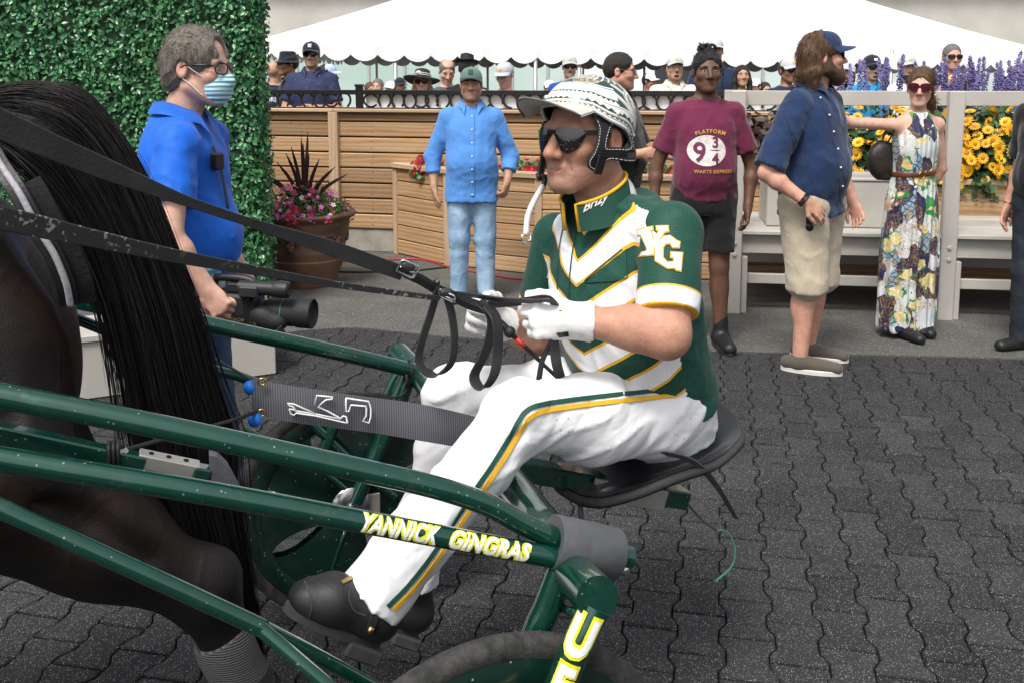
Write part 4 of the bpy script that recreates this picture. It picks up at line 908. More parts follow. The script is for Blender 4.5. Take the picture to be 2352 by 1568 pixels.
# ================================================================== PEOPLE
def shoeprims(S, an, dirn, L=.28, h=.09, w=.046, s=1.):
    d = nrm(A(dirn[0], dirn[1], 0)); n = np.cross(UZ, d); base = A(an[0], an[1], 0); toe = base + d * (L * .68); heel = base - d * L * .22
    S.cone(heel + UZ * .045 * s, base + UZ * .05 * s, .038 * s, .042 * s, .02); S.cone(base + UZ * .045 * s, toe + UZ * .032 * s, .044 * s, .034 * s, .03, sq=(n, 1.12)); S.cone(base + UZ * .05 * s, base + UZ * (.05 + h * .7) * s, .043 * s, .040 * s, .02)
    S.plane(base + UZ * .012, (0, 0, -1), .004)
def person(name, label, foot, H=1.75, face=0., skin='tan', build=1., belly=0., fem=0., head=dict(), shirt=None, pants=None, arms=None, legs=None, hair=None, hairmat_=None, hat=None, wear=None, beard_=None, beard_m=None, shoes=None, res=.014, hres=.0065, eyes_=True, lower=True, lean=(0, 0, 0), group=None, stub=0., extra=None, skinc=None, headsc=1.0, fat=0., fold=1., shw=1.0, shy=0.):
    """foot: ground point. face: yaw of the body (0 = towards camera, + = to image right). Returns (thing, X, T, k)"""
    k = H / 1.75; t = thing(name, label, 'person', foot, group); X = Xf(foot, rot(face)); base = skinc or SKIN[skin]; Lx = np.asarray(lean, float)
    zs = lambda f: f * H
    st = np.array([(.455, 0, 0, .135, .095), (.50, 0, .004, .168, .118), (.545, 0, .006, .170, .118), (.60, 0, 0, .150, .108), (.65, 0, -.004, .150, .108), (.71, 0, -.004, .162, .118), (.755, 0, .002, .166, .112), (.79, 0, .010, .152, .098), (.815, 0, .016, .116, .082), (.845, 0, .020, .066, .060)])
    st[:, 0] *= H; st[:, 1:] *= k
    wf = np.interp(st[:, 0] / H, [.45, .55, .62, .72, .80, .84], [build] * 4 + [1 + (build - 1) * .45, 1]); st[:, 3] *= wf * np.where(st[:, 0] / H > .7, 1 - .09 * fem, 1 + .02 * fem); st[:, 4] *= wf
    if fem: st[:, 3] *= np.interp(st[:, 0] / H, [.5, .61, .70], [1, 1 - .12 * fem, 1])
    tt = (st[:, 0] / H - .5) / .34; st[:, 1] += Lx[0] * np.clip(tt, 0, 1); st[:, 2] += Lx[1] * np.clip(tt, 0, 1)
    top = A(Lx[0], Lx[1], 0)
    shz = .795 * H; sh = {sx: A(sx * .168 * k * (1 + (build - 1) * .35) * (1 - .1 * fem) * shw, .014 * k + (shy if sx < 0 else 0), shz) + top for sx in (-1, 1)}
    neck = A(0, .02 * k, .840 * H) + top
    hd = dict(yaw=0, pitch=0, roll=0, off=(0, 0, 0)); hd.update(head)
    T = Xf(neck + A(0, -.030 * k, .158 * k) + A(*hd['off']), rot(hd['yaw'], hd['pitch'], hd['roll']), k * 1.02 * headsc)
    am = {1: None, -1: None}
    for sx in (-1, 1):
        a = (arms or {}).get(sx) or {}; el = a.get('el', (sx * .26 * k, .03 * k, .625 * H)); wr = a.get('wr', (sx * .27 * k, -.05 * k, .485 * H)); am[sx] = (np.asarray(el, float), np.asarray(wr, float), a)
    S = SDF(.03 * k); S.loft((0, 0, 0), np.eye(3), st)
    if belly: S.ell(A(0, -.055 * k, .605 * H) + top * .4, A(.15 * build, .10 + belly, .14) * k, None, .06)
    headprims(S, T, neck - A(0, 0, .02 * k), fat, fem); bw = .5 + .5 * build
    for sx in (-1, 1):
        el, wr, a = am[sx]; S.cone(neck - A(0, 0, .02) * k, sh[sx], .040 * k, .046 * k, .04)
        S.cone(sh[sx], el, .050 * k * bw * (1 - .18 * fem), .043 * k * bw * (1 - .14 * fem), .03); S.cone(el, wr, .043 * k * bw * (1 - .14 * fem), .028 * k * (1 - .1 * fem), .015); m_ = el + (wr - el) * .28; S.ell(m_, .046 * k * bw * (1 - .15 * fem), None, .02)
        if a.get('hand', True):
            d = a.get('hd', wr - el); up = a.get('up', (sx, 0, .0)); handprims(S, wr, d, up, k * (1 - .08 * fem), a.get('curl', .45), side=a.get('side', -sx))
    lg = {}
    for sx in (-1, 1):
        l = (legs or {}).get(sx) or {}; kn = np.asarray(l.get('kn', (sx * .098 * k, -.015 * k, .275 * H)), float); an = np.asarray(l.get('an', (sx * .11 * k, .02 * k, .045 * H)), float); lg[sx] = (kn, an, nrm(A(*l.get('fd', (sx * .3, -1, 0)))))
        if lower:
            hp = A(sx * .088 * k * (.6 + .4 * build), 0, .50 * H); lb = .6 + .4 * build
            S.cone(hp, kn, .088 * k * lb, .057 * k * lb, .04); S.cone(kn, an, .055 * k * lb, .038 * k * lb, .02); S.ell(kn + (an - kn) * .3 + A(0, .018 * k, 0), A(.052, .056, .10) * k * lb, None, .03)
    fine = [(T.p((0, 0, 0)) - .15 * k, T.p((0, 0, 0)) + .15 * k, hres)]
    if hres < .009:
        for sx in (-1, 1):
            if am[sx][2].get('hand', True): w = am[sx][1]; fine.append((w - .11, w + .11, hres))
    lo = None if lower else (-9, -9, .5 * H)
    def colr(V):
        c = np.tile(np.asarray(base), (len(V), 1)); Q = T.inv(V); m = (np.abs(Q) < .16).all(1); c[m] = headcolor(Q[m], base, .6 if not fem else .9, stub); return c
    body = sdfpart('body', S, res, m_skin, t, X, fine, 1, colr, lo=lo)
    if eyes_: eyes(t, X, T)
    hm = hairmat_ or H_DARK
    if hair == 'short': sdfpart('hair', hair_short(T), hres, hm, t, X)
    elif hair == 'fringe': sdfpart('hair', hair_short(T, .006, .055, -.045, False), hres, hm, t, X)
    elif callable(hair): sdfpart('hair', hair(T), hres, hm, t, X)
    if eyes_ and hair != 'none': brows(t, X, T, hm if hm not in (H_WHITE,) else H_SALT)
    if beard_: sdfpart('beard', beard_(T), hres, beard_m or hm, t, X)
    if shirt:
        sh_ = dict(mat=None, sleeve=.62, hem=.50, grow=.014, collar=True, neckz=.838, cuff=0., open=False, sg=.018); sh_.update(shirt); s2 = SDF(.035 * k); g = sh_['grow'] * k; st2 = st.copy()
        if sh_['hem'] < .5: st2[0, 3] = st2[1, 3] * 1.03; st2[0, 4] = st2[1, 4] * 1.02; st2[0, 0] = .42 * H
        s2.loft((0, 0, 0), np.eye(3), st2, None, g, 2.3, 'u', sh_['hem'] * H, sh_['neckz'] * H)
        if belly: s2.ell(A(0, -.055 * k, .605 * H) + top * .4, A(.15 * build, .10 + belly, .14) * k + g, None, .07)
        for sx in (-1, 1):
            el, wr, a = am[sx]; s2.cone(neck - A(0, 0, .024) * k, sh[sx], .040 * k + g * .3, .046 * k + g * .6, .04); f = sh_['sleeve']
            if f <= 0: continue
            f1 = min(f, 1.); e = sh[sx] + (el - sh[sx]) * f1; d = nrm(el - sh[sx]); r0, r1 = .050 * k * bw * (1 - .15 * fem), .048 * k * bw * (1 - .12 * fem); sg = sh_['sg'] * k
            s2.cone(sh[sx], e + d * (.03 if f <= 1 else 0), r0 + g, r0 + (r1 - r0) * f1 + sg, .03, clip=[(e, d)] if f <= 1 else None)
            if f > 1: e2 = el + (wr - el) * (f - 1); d2 = nrm(wr - el); s2.cone(el, e2 + d2 * .03, r1 + sg, (.032 + (2 - f) * .012) * k * bw + sg, .02, clip=[(e2, d2)])
        s2.cone(neck + A(0, -.012, .035) * k, neck + A(0, 0, -.03) * k, .056 * k, .07 * k, .02, 's') if False else None
        am_ = .006 * fold; s2.disp(lambda X_, Y_, Z_: am_ * (vnoise(X_ * 20 + Z_ * 14, Y_ * 20, Z_ * 30 - X_ * 10, 9) * np.clip(.25 + 1.1 * np.abs(Z_ - .70 * H), .2, .8)) + .35 * am_ * vnoise(X_ * 55, Y_ * 55, Z_ * 40 + X_ * 30, 4) - .9 * am_ * np.clip(1 - np.abs(vnoise(X_ * 24 + Z_ * 22, Y_ * 24 - Z_ * 8, Z_ * 20 - X_ * 22, 13)), 0, 1) ** 4)
        so = sdfpart('shirt', s2, res * .85, sh_['mat'], t, X, (), 1)
        if sh_['collar']:
            cm = sh_.get('cmat') or sh_['mat']; b = MB(); n = 26; G = np.zeros((3, n, 3)); op = .5 if sh_['collar'] == 'open' else .25
            if sh_['collar'] == 'crew':
                an_ = np.linspace(0, 2 * np.pi, 24, endpoint=False); rc = .070 + g / k * .8; P = np.stack([rc * np.cos(an_), rc * .95 * np.sin(an_) - .004, .004 - .030 * np.maximum(0, -np.sin(an_)) + .012 * np.maximum(0, np.sin(an_))], 1) * k + neck + A(0, -.004, -.006) * k; MB().tube(X.p(P), .0075 * k, 6, closed=True).part('collar', cm, so, True)
            else:
                for j in range(n):
                    a = -math.pi / 2 + op + (2 * math.pi - 2 * op) * j / (n - 1); fr = max(0, -math.sin(a)); r0 = .072 * k + g * .8
                    pin = neck + A(math.cos(a) * r0 * .94, math.sin(a) * r0 - .004 * k, (.050 - .034 * fr ** 1.5) * k); pout = neck + A(math.cos(a) * (r0 * 1.12 + .01 * k), math.sin(a) * (r0 * 1.25) - .006 * k - .016 * fr * k, (.010 - .040 * fr ** 1.5) * k); plow = neck + A(math.cos(a) * r0, math.sin(a) * r0, (-.01 - .035 * fr ** 1.5) * k)
                    if j in (0, n - 1): pout = pout + A(0, -.014, -.030) * k
                    G[0, j] = plow; G[1, j] = pin; G[2, j] = pout
                b.grid(X.p(G.reshape(-1, 3)).reshape(G.shape)); b.part('collar', cm, so, True)
    if pants and lower:
        pa = dict(mat=None, end=.06, grow=.016, leg=.018, top=.56); pa.update(pants); s3 = SDF(.03 * k); s3.loft((0, 0, 0), np.eye(3), st, None, pa['grow'] * k, 2.3, 'u', .462 * H, pa['top'] * H)
        for sx in (-1, 1):
            kn, an, fd = lg[sx]; hp = A(sx * .088 * k * (.6 + .4 * build), 0, .50 * H); lb = .6 + .4 * build; g = pa['leg'] * k; ez = pa['end'] * H
            if ez > kn[2]: f = (hp[2] - ez) / (hp[2] - kn[2]); e = hp + (kn - hp) * f; s3.cone(hp, e - A(0, 0, .03), .090 * k * lb + g, (.090 + (.062 - .090) * f) * k * lb + g * 1.5, .03, clip=[(e, A(0, 0, -1))])
            else:
                f = (kn[2] - ez) / (kn[2] - an[2]); e = kn + (an - kn) * f; s3.cone(hp, kn, .090 * k * lb + g, .060 * k * lb + g, .04); s3.cone(kn, e - A(0, 0, .03), .062 * k * lb + g, (.062 + (.042 - .062) * f) * k * lb + g * 1.35, .03, clip=[(e, A(0, 0, -1))])
        s3.disp(lambda X_, Y_, Z_: .003 * vnoise(X_ * 24 + Z_ * 12, Y_ * 24, Z_ * 30, 19) - .006 * np.clip(1 - np.abs(vnoise(X_ * 26 + Z_ * 16, Y_ * 26, Z_ * 26 - X_ * 18, 23)), 0, 1) ** 4); sdfpart('trousers', s3, res, pa['mat'], t, X)
    if lower and shoes:
        for sx in (-1, 1):
            kn, an, fd = lg[sx]; s4 = SDF(.02); sk = shoes.get('k', 1.); shoeprims(s4, an, fd, .27 * k, shoes.get('h', .05), s=k * sk); o = sdfpart('shoe', s4, min(res, .009), shoes['mat'], t, X)
            if shoes.get('sole'):
                b = MB(); d = fd; n_ = np.cross(UZ, d); an2 = np.linspace(0, 2 * np.pi, 22, endpoint=False); L = .156 * k
                poly = [(np.cos(q) * L, np.sin(q) * (.050 + .005 * np.cos(q)) * k) for q in an2]; b.prism(poly, X.p(A(an[0], an[1], 0) + d * .060 * k), X.d(d), X.d(n_), .0, .026, .004); b.part('sole', shoes['sole'], o, True, 40)
    for w in (wear or []): w(t, X, T)
    if hat: hat(t, X, T)
    return t, X, T, k, am, lg, neck
def wcap(c, b=None, patch=None, pm=None, tilt=0): return lambda t, X, T: cap(t, X, T, c, b or c, logo=patch, logo_m=pm, tilt=tilt)
def wshade(l=None, f=None, **kw): return lambda t, X, T: glasses(t, X, T, l or m_lens, f or m_plast, **kw)
m_spec = M('clear_lens', (.35, .36, .37), .05, Alpha=.25); 
C_NAVY = cloth('navy_cloth', (.010, .022, .060), fold=.3); C_CAPN = cloth('navy_cap_cloth', (.012, .035, .105), fold=.05); C_CAPD = cloth('dark_cap_cloth', (.012, .016, .028), fold=.05); C_CAPG = cloth('grey_cap_cloth', (.50, .51, .53), fold=.05); C_WHITE = cloth('white_cotton', (.74, .74, .75), fold=.3); C_CAPGR = cloth('green_cap_cloth', (.10, .19, .165), fold=.05); C_BLACK = cloth('black_cotton', (.009, .009, .010), fold=.35); C_GOLD = M('gold_patch', (.62, .40, .06), .6)
m_shoeb = M('black_shoe', (.010, .010, .011), .5, .2, 20, .3, 80); m_solew = M('pale_sole', (.62, .60, .54), .6, .05, 9, .2, 90); m_soleb = M('black_sole', (.014, .014, .015), .7)
def px_foot(x, y): return at_z(x, y, 0)
# ---------------- standing people in front of the terrace
# man in the light blue shirt
f = px_foot(1085, 690); f = A(f[0], f[1], .004)
C_BLUE = cloth('light_blue_oxford', (.085, .255, .62), fold=.28, fs=9)
def jeansmat(name, c, lo):
    t = NT(name); v = t.obj(); n_ = t.noise(t.obj((1, 1, .35)), 8, 4, .6); col = t.mix(t.step(n_, .35, .65), lo, c); z = t.n('SeparateXYZ', {0: v}).outputs[2]
    w = t.noise(t.obj((300, 300, 60)), 2, 2); col = t.mix(t.math('MULTIPLY', t.step(w, .3, .7), .25), col, shade(c, 1.3)); b = t.n('Bump', {'Strength': .22, 'Distance': .03, 'Height': t.noise(t.obj((1, 1, 1.6)), 9, 3, .5, 1.5)}); t.L.new(b.outputs[0], t.b.inputs['Normal']); return t.fin(col, .85)
J_LIGHT = jeansmat('faded_denim', (.33, .46, .60), (.16, .27, .42)); J_DARK = jeansmat('dark_denim', (.022, .030, .045), (.012, .016, .024)); J_BLUE = jeansmat('blue_denim', (.06, .10, .20), (.03, .055, .12))
def placket(t, X, st_z, y0, mat, n=7, r=.006, x0=0., wz=None):
    b = MB(); 
    for z in st_z: b.ball(X.p(A(x0, y0(z) , z)), r, 5)
    b.part('buttons', mat, t, True)
t, X, T, k, am, lg, nk = person('person', 'man in untucked light blue shirt, faded jeans and green cap by the planter', f, 1.70, 2, 'olive', 1.06, .015, hair='short', hairmat_=H_BLACK, stub=.7, head=dict(yaw=-2, pitch=2),
    shirt=dict(mat=C_BLUE, sleeve=1.55, hem=.435, grow=.018, collar='open', sg=.014), pants=dict(mat=J_LIGHT, end=.03, leg=.014, top=.47, grow=.008), shoes=dict(mat=m_wht, h=.03), arms={-1: dict(el=(-.285, .05, 1.06), wr=(-.275, -.03, .84), hd=(.15, -.25, -1), up=(-.9, -.4, 0), curl=.25), 1: dict(el=(.285, .05, 1.06), wr=(.255, -.07, .88), hd=(-.25, -.2, -1), up=(.8, -.6, 0), curl=1.0)},
    legs={-1: dict(an=(-.10, .02, .075)), 1: dict(an=(.10, .0, .075))}, wear=[], hat=wcap(C_CAPGR, C_CAPD, (.036, .036), M('dark_patch', (.02, .035, .035), .7), 0), res=.0115, hres=.006, fat=.006, fold=1.0)
b = MB(); pl_z = np.linspace(.80, 1.36, 7)
PB = BVHTree.FromObject([c for c in t.children if c.name.startswith('shirt')][0], bpy.context.evaluated_depsgraph_get())
def project(o_bvh, org, P, d, off=.003):
    """drop points P along d onto a mesh given in its local space (origin org)"""
    out = []
    for p in P:
        h = o_bvh.ray_cast(Vector(p - org - d * .6), Vector(d)); out.append(np.array(h[0]) + org - d * off if h[0] is not None else np.array(p))
    return np.array(out)
def shirt_bvh(t, nm='shirt'):
    o = [c for c in t.children if c.name.startswith(nm)][0]; return BVHTree.FromPolygons([v.co[:] for v in o.data.vertices], [p.vertices[:] for p in o.data.polygons]), ORG[t]
bv, og = shirt_bvh(t); dirn = X.d((0, 1, 0))
strip = project(bv, og, X.p(np.array([(0.004, 0, z) for z in np.linspace(.79, 1.395, 26)])), dirn, .004)
so = [c for c in t.children if c.name.startswith('shirt')][0]
MB().strap(strip, .034, .005, X.d((1, 0, 0))).part('placket', C_BLUE, so)
for p in project(bv, og, X.p(np.array([(0.004, 0, z) for z in pl_z])), dirn, .009): MB().ball(p, .0065, 5).part('button', m_wht, so, True)

# man in navy shirt and khaki shorts
C_KHAKI = cloth('khaki_twill', (.46, .395, .295), fold=.5, fs=8); C_NAVYS = cloth('navy_shirt_cloth', (.012, .030, .085), fold=.45, fs=9)
f = px_foot(1850, 838); f = A(f[0], f[1], .0)
def hair_long(T):
    S = hair_short(T, .010, .060, -.07); p, s = T.p, T.s
    for sx in (-1, 1):
        S.chain([p((sx * .068, .03, .02)), p((sx * .080, .05, -.07)), p((sx * .076, .06, -.14))], [.018 * s, .020 * s, .008 * s], .02)
    S.chain([p((0, .085, .02)), p((0, .10, -.08)), p((0, .095, -.15))], [.035 * s, .034 * s, .012 * s], .03); S.chain([p((.05, .08, .02)), p((.05, .09, -.08)), p((.055, .085, -.15))], [.03 * s, .028 * s, .010 * s], .03); S.chain([p((-.05, .08, .02)), p((-.05, .09, -.08)), p((-.055, .085, -.16))], [.03 * s, .028 * s, .010 * s], .03); return S
def beard_full(T): 
    S = beard(T, .016); S.ell(T.p((0, -.072, -.118)), A(.036, .036, .034) * T.s, T.ax(), .02); return S
t, X, T, k, am, lg, nk = person('person', 'bearded long haired man in navy shirt, khaki shorts and navy cap', f, 1.885, 46, 'ruddy', 1.08, .012, hair=hair_long, hairmat_=H_BROWN, beard_=beard_full, beard_m=H_BEARD, head=dict(yaw=44, pitch=4, off=(0, -.02, 0)),
    shirt=dict(mat=C_NAVYS, sleeve=.93, hem=.47, grow=.018, collar='open', sg=.030), pants=dict(mat=C_KHAKI, end=.245, leg=.036, top=.50, grow=.012), shoes=dict(mat=cloth('taupe_canvas', (.085, .073, .058), fold=.1), sole=m_solew, h=.02),
    arms={-1: dict(el=(-.37, .08, 1.13), wr=(-.285, -.11, .985), hd=(.55, -.5, -.55), up=(-.5, -.6, .5), curl=.42), 1: dict(el=(.33, .02, 1.16), wr=(.30, -.10, .93))}, legs={-1: dict(an=(-.13, -.03, .085), kn=(-.12, -.05, .50), fd=(.42, -1, 0)), 1: dict(an=(.14, .06, .085), kn=(.12, .0, .50), fd=(.35, -1, 0))},
    hat=wcap(C_CAPN, C_CAPN, tilt=0), wear=[wshade()], eyes_=False, res=.0125, hres=.0065, fat=.008, fold=1.3)
hair_locks(t, X, T, 900, (.03, .09), H_BROWN, 5, (0, .35, -1))
el, wr = am[-1][0], am[-1][1]
for j, (q, r) in enumerate(((.05, .036), (.09, .034), (.025, .038))):
    c = wr + (el - wr) * q; d = nrm(el - wr); a1 = nrm(np.cross(d, UZ)); a2 = np.cross(d, a1); an_ = np.linspace(0, 6.283, 16, endpoint=False); MB().tube(X.p(c + r * (np.cos(an_)[:, None] * a1 + np.sin(an_)[:, None] * a2)), .0055, 6, closed=True).part('bracelet', m_plast, t, True)
NAVY_T = t
b = MB(); kp = A(-.20, -.09, .93); P = kp + .017 * np.stack([np.cos(an_), 0 * an_, np.sin(an_)], 1); b.tube(X.p(P), .002, 5, closed=True); kf = b.part('key_ring', m_steel, t, True)
b = MB(); b.box(X.p(kp - A(0, 0, .05)), (.018, .008, .03), None, .005); b.ball(X.p(kp - A(0, .004, .095)), (.023, .012, .026), 7); b.part('key_fob', m_plast, kf, True, 40)

# woman in the maroon T-shirt
C_MAR = cloth('maroon_jersey', (.135, .016, .050), fold=.55, fs=8)
f = px_foot(1608, 792); f = A(f[0], f[1], .0)
def hair_updo(T):
    S = hair_short(T, .008, .050, -.05); p, s = T.p, T.s; rr_ = np.random.default_rng(2)
    for i in range(11):
        a = rr_.uniform(0, 6.28); c = p((.035 * math.cos(a), .025 + .03 * math.sin(a), .125)); R_ = rr_.uniform(.018, .026) * s; q = nrm(rr_.normal(size=3)); u = nrm(np.cross(q, (0, 0, 1))); v = np.cross(q, u); P = [c + UZ * .008 + R_ * (math.cos(b_) * u + math.sin(b_) * v) for b_ in np.linspace(0, 6.2, 9)]; S.chain(P, [.0075 * s] * 9, .004)
    S.chain([p((.072, -.03, .06)), p((.082, -.045, .0)), p((.080, -.05, -.09)), p((.076, -.055, -.16))], [.005] * 4, .004); return S
t, X, T, k, am, lg, nk = person('person', 'woman in maroon T-shirt with white oval print, black shorts and boots', f, 1.80, -3, 'dark', 1.05, .02, .55, hair=hair_updo, hairmat_=H_BLACK, head=dict(yaw=2, pitch=0),
    shirt=dict(mat=C_MAR, sleeve=.70, hem=.505, grow=.014, collar='crew', sg=.022), pants=dict(mat=C_BLACK, end=.33, leg=.012), shoes=dict(mat=m_shoeb, sole=m_soleb, h=.16, k=1.06), arms={-1: dict(el=(-.285, .05, 1.10), wr=(-.30, .0, .86), curl=.5), 1: dict(el=(.29, .03, 1.10), wr=(.255, -.06, .86), hd=(-.05, -.25, -1), curl=.6)},
    legs={1: dict(an=(.12, -.02, .085), fd=(.15, -1, 0)), -1: dict(an=(-.07, .10, .085))}, res=.0125, hres=.0065, fat=.008)
hair_locks(t, X, T, 500, (.02, .05), H_BLACK, 6, (0, 1, .3), .0016)
bv, og = shirt_bvh(t); dirn = X.d((0, 1, 0)); so = [c for c in t.children if c.name.startswith('shirt')][0]
def decal_poly(poly2, cx, cz, mat, name, parent, X, bv, og, dirn, off, tess=.02):
    """flat print: polygon (x,z) laid on the cloth, as a fine fan grid"""
    poly = np.asarray(poly2, float); c = poly.mean(0); rings = [c + (poly - c) * f for f in (.001, .35, .7, 1.)]; n = len(poly); P = np.concatenate(rings); W_ = X.p(np.stack([P[:, 0] + cx, np.full(len(P), -.4), P[:, 1] + cz], 1)); V = project(bv, og, W_, dirn, off)
    F = [(i * n + j, i * n + (j + 1) % n, (i + 1) * n + (j + 1) % n, (i + 1) * n + j) for i in range(3) for j in range(n)]; return part(name, V, F, mat, parent, True)
def text_pts(txt, size, shear=0., bold=0., space=1., align='CENTER', sub=True):
    cu = bpy.data.curves.new('txt', 'FONT'); cu.body = txt; cu.size = size; cu.shear = shear; cu.offset = bold; cu.space_character = space; cu.align_x = align; cu.resolution_u = 3; cu.fill_mode = 'FRONT'
    o = bpy.data.objects.new('txt', cu); COL.objects.link(o); dg = bpy.context.evaluated_depsgraph_get(); me = bpy.data.meshes.new_from_object(o.evaluated_get(dg)); V = np.array([v.co[:] for v in me.vertices]); F = [p.vertices[:] for p in me.polygons]; bpy.data.objects.remove(o); bpy.data.curves.remove(cu); bpy.data.meshes.remove(me)
    if sub:                         # split long edges so that the print can follow a curved surface
        for _ in range(3):
            E = {}; V = list(map(tuple, V)); NF = []
            mx = size * .16
            def mid(a, b):
                kx = (min(a, b), max(a, b))
                if kx not in E: E[kx] = len(V); V.append(tuple((np.array(V[a]) + np.array(V[b])) / 2))
                return E[kx]
            for f_ in F:
                for tri in ([f_] if len(f_) == 3 else [(f_[0], f_[i], f_[i + 1]) for i in range(1, len(f_) - 1)]):
                    l = [np.linalg.norm(np.array(V[tri[i]]) - np.array(V[tri[(i + 1) % 3]])) for i in range(3)]; i = int(np.argmax(l))
                    if l[i] > mx: m_ = mid(tri[i], tri[(i + 1) % 3]); NF += [(tri[i], m_, tri[(i + 2) % 3]), (m_, tri[(i + 1) % 3], tri[(i + 2) % 3])]
                    else: NF.append(tri)
            F = NF; V = np.array(V)
    return V, F
def decal_text(txt, size, cx, cz, mat, name, parent, X, bv, og, dirn, off, arc=0., **kw):
    V, F = text_pts(txt, size, **kw); x, z = V[:, 0], V[:, 1]
    if arc: a = x / arc; x, z = np.sin(a) * (arc + z), np.cos(a) * (arc + z) - arc
    W_ = X.p(np.stack([x + cx, np.full(len(x), -.4), z + cz], 1)); return part(name, project(bv, og, W_, dirn, off), F, mat, parent)
m_print = M('worn_white_print', (.60, .56, .53), .8, .25, 60); m_prmar = M('maroon_print', (.125, .015, .045), .8); m_prgold = M('gold_print', (.50, .30, .07), .7)
an_ = np.linspace(0, 2 * np.pi, 28, endpoint=False)
decal_poly(np.stack([.113 * np.cos(an_), .090 * np.sin(an_)], 1), -.012, 1.215, m_print, 'oval_print', so, X, bv, og, dirn, .004)
decal_text('9', .155, -.055, 1.155, m_prmar, 'print_digit', so, X, bv, og, dirn, .008, bold=.003)
decal_text('3', .085, .038, 1.235, m_prmar, 'print_digit', so, X, bv, og, dirn, .008, bold=.002); decal_text('4', .085, .036, 1.142, m_prmar, 'print_digit', so, X, bv, og, dirn, .008, bold=.002)
decal_poly([(-.026, -.002), (.026, -.002), (.026, .002), (-.026, .002)], .034, 1.218, m_prmar, 'print_bar', so, X, bv, og, dirn, .008)
decal_text('PLATFORM', .030, .01, 1.318, m_prgold, 'print_letters', so, X, bv, og, dirn, .005, arc=.25, space=1.25, bold=.001); decal_text('WARTS EXPRESS', .027, .025, 1.085, m_prgold, 'print_letters', so, X, bv, og, dirn, .005, space=1.15, bold=.001)
for sx in (1,): MB().ball(X.p(T.p((sx * .086, .01, -.036))), .006, 5).part('earring', m_gold, t, True)

# woman in the floral dress
def floralmat():
    t = NT('floral_print'); v = t.n('VectorMath', {0: t.obj(), 1: t.n('VectorMath', {0: t.n('TexNoise', {'Vector': t.obj(), 'Scale': 9., 'Detail': 2.}).outputs['Color'], 1: (.09, .09, .12)}, operation='MULTIPLY').outputs[0]}, operation='ADD').outputs[0]; sx = t.n('SeparateXYZ', {0: v}).outputs
    a = t.n('TexVoronoi', {'Vector': t.n('VectorMath', {0: v, 1: (1, 1, .5)}, operation='MULTIPLY').outputs[0], 'Scale': 14., 'Randomness': 1.}); ra = t.n('SeparateColor', {0: a.outputs['Color']}).outputs[0]
    col = t.ramp(ra, [(0, (.62, .65, .66)), (.22, (.010, .012, .060)), (.46, (.24, .42, .52)), (.62, (.64, .68, .66)), (.72, (.03, .30, .06)), (.79, (.010, .012, .060)), (.93, (.58, .64, .62))], 'CONSTANT')
    lat = t.math('MAXIMUM', t.math('SINE', t.math('MULTIPLY', t.math('ADD', sx[0], sx[2]), 150.)), t.math('SINE', t.math('MULTIPLY', t.math('SUBTRACT', sx[0], sx[2]), 150.))); blue = t.math('MULTIPLY', t.math('COMPARE', ra, .55, .07), t.math('GREATER_THAN', lat, .8)); col = t.mix(blue, col, (.02, .03, .12))
    sw = t.n('TexNoise', {'Vector': v, 'Scale': 26., 'Detail': 1., 'Distortion': 2.6}).outputs[0]; vine = t.math('MULTIPLY', t.math('COMPARE', sw, .52, .036), t.step(t.noise(v, 8, 2), .42, .5)); col = t.mix(vine, col, (.40, .22, .05))
    bl = t.n('TexVoronoi', {'Vector': v, 'Scale': 7.5}); d = t.math('ADD', bl.outputs['Distance'], t.math('MULTIPLY', t.math('SUBTRACT', t.noise(v, 40, 3), .5), .28)); rose = t.ramp(t.noise(v, 55, 3, .6, 1.), [(.3, (.50, .29, .03)), (.5, (.72, .58, .22)), (.62, (.74, .72, .58))]); col = t.mix(t.step(d, .30, .27), col, rose); leaf = t.math('MULTIPLY', t.math('COMPARE', d, .34, .035), t.step(t.noise(v, 16, 2), .5, .53)); col = t.mix(leaf, col, (.02, .22, .05))
    fb = t.n('TexWave', {'Vector': t.obj((1, .6, .05)), 'Scale': 9., 'Distortion': 2.5, 'Detail': 1.}); b = t.n('Bump', {'Strength': .35, 'Distance': .03, 'Height': fb.outputs['Fac']}); t.L.new(b.outputs[0], t.b.inputs['Normal'])
    return t.fin(col, .7, Sheen_Weight=.1)
m_floral = floralmat()
f = px_foot(2078, 772); f = A(f[0], f[1], .004)
def hair_tail(T):
    S = hair_short(T, .009, .052, -.05); p, s = T.p, T.s; S.chain([p((0, .09, .05)), p((.035, .115, .0)), p((.06, .10, -.10)), p((.07, .08, -.20))], [.03 * s, .034 * s, .03 * s, .012 * s], .02); return S
t, X, T, k, am, lg, nk = person('person', 'woman in long floral halter dress and sunglasses with one arm stretched out', f, 1.69, 12, 'fair', .93, 0, 1., hair=hair_tail, hairmat_=H_BROWN, head=dict(yaw=-38, pitch=-2, roll=2), wear=[wshade(m_lensr, M('tortoise_frame', (.10, .02, .02), .3), w=.033, h=.027, rnd=2.4)], eyes_=False,
    arms={-1: dict(el=(-.42, .05, 1.36), wr=(-.64, .02, 1.42), up=(0, 0, 1), curl=.3), 1: dict(el=(.24, .06, 1.06), wr=(.16, .14, .86))}, shoes=dict(mat=m_shoeb, h=.02), legs={-1: dict(an=(-.05, -.03, .07), fd=(.1, -1, 0)), 1: dict(an=(.06, .06, .07))}, res=.0125, hres=.0065, lean=(.015, 0, 0))
hair_locks(t, X, T, 900, (.03, .08), H_BROWN, 7, (.25, 1, -.35))
S = SDF(.02); H = 1.69; k = H / 1.75
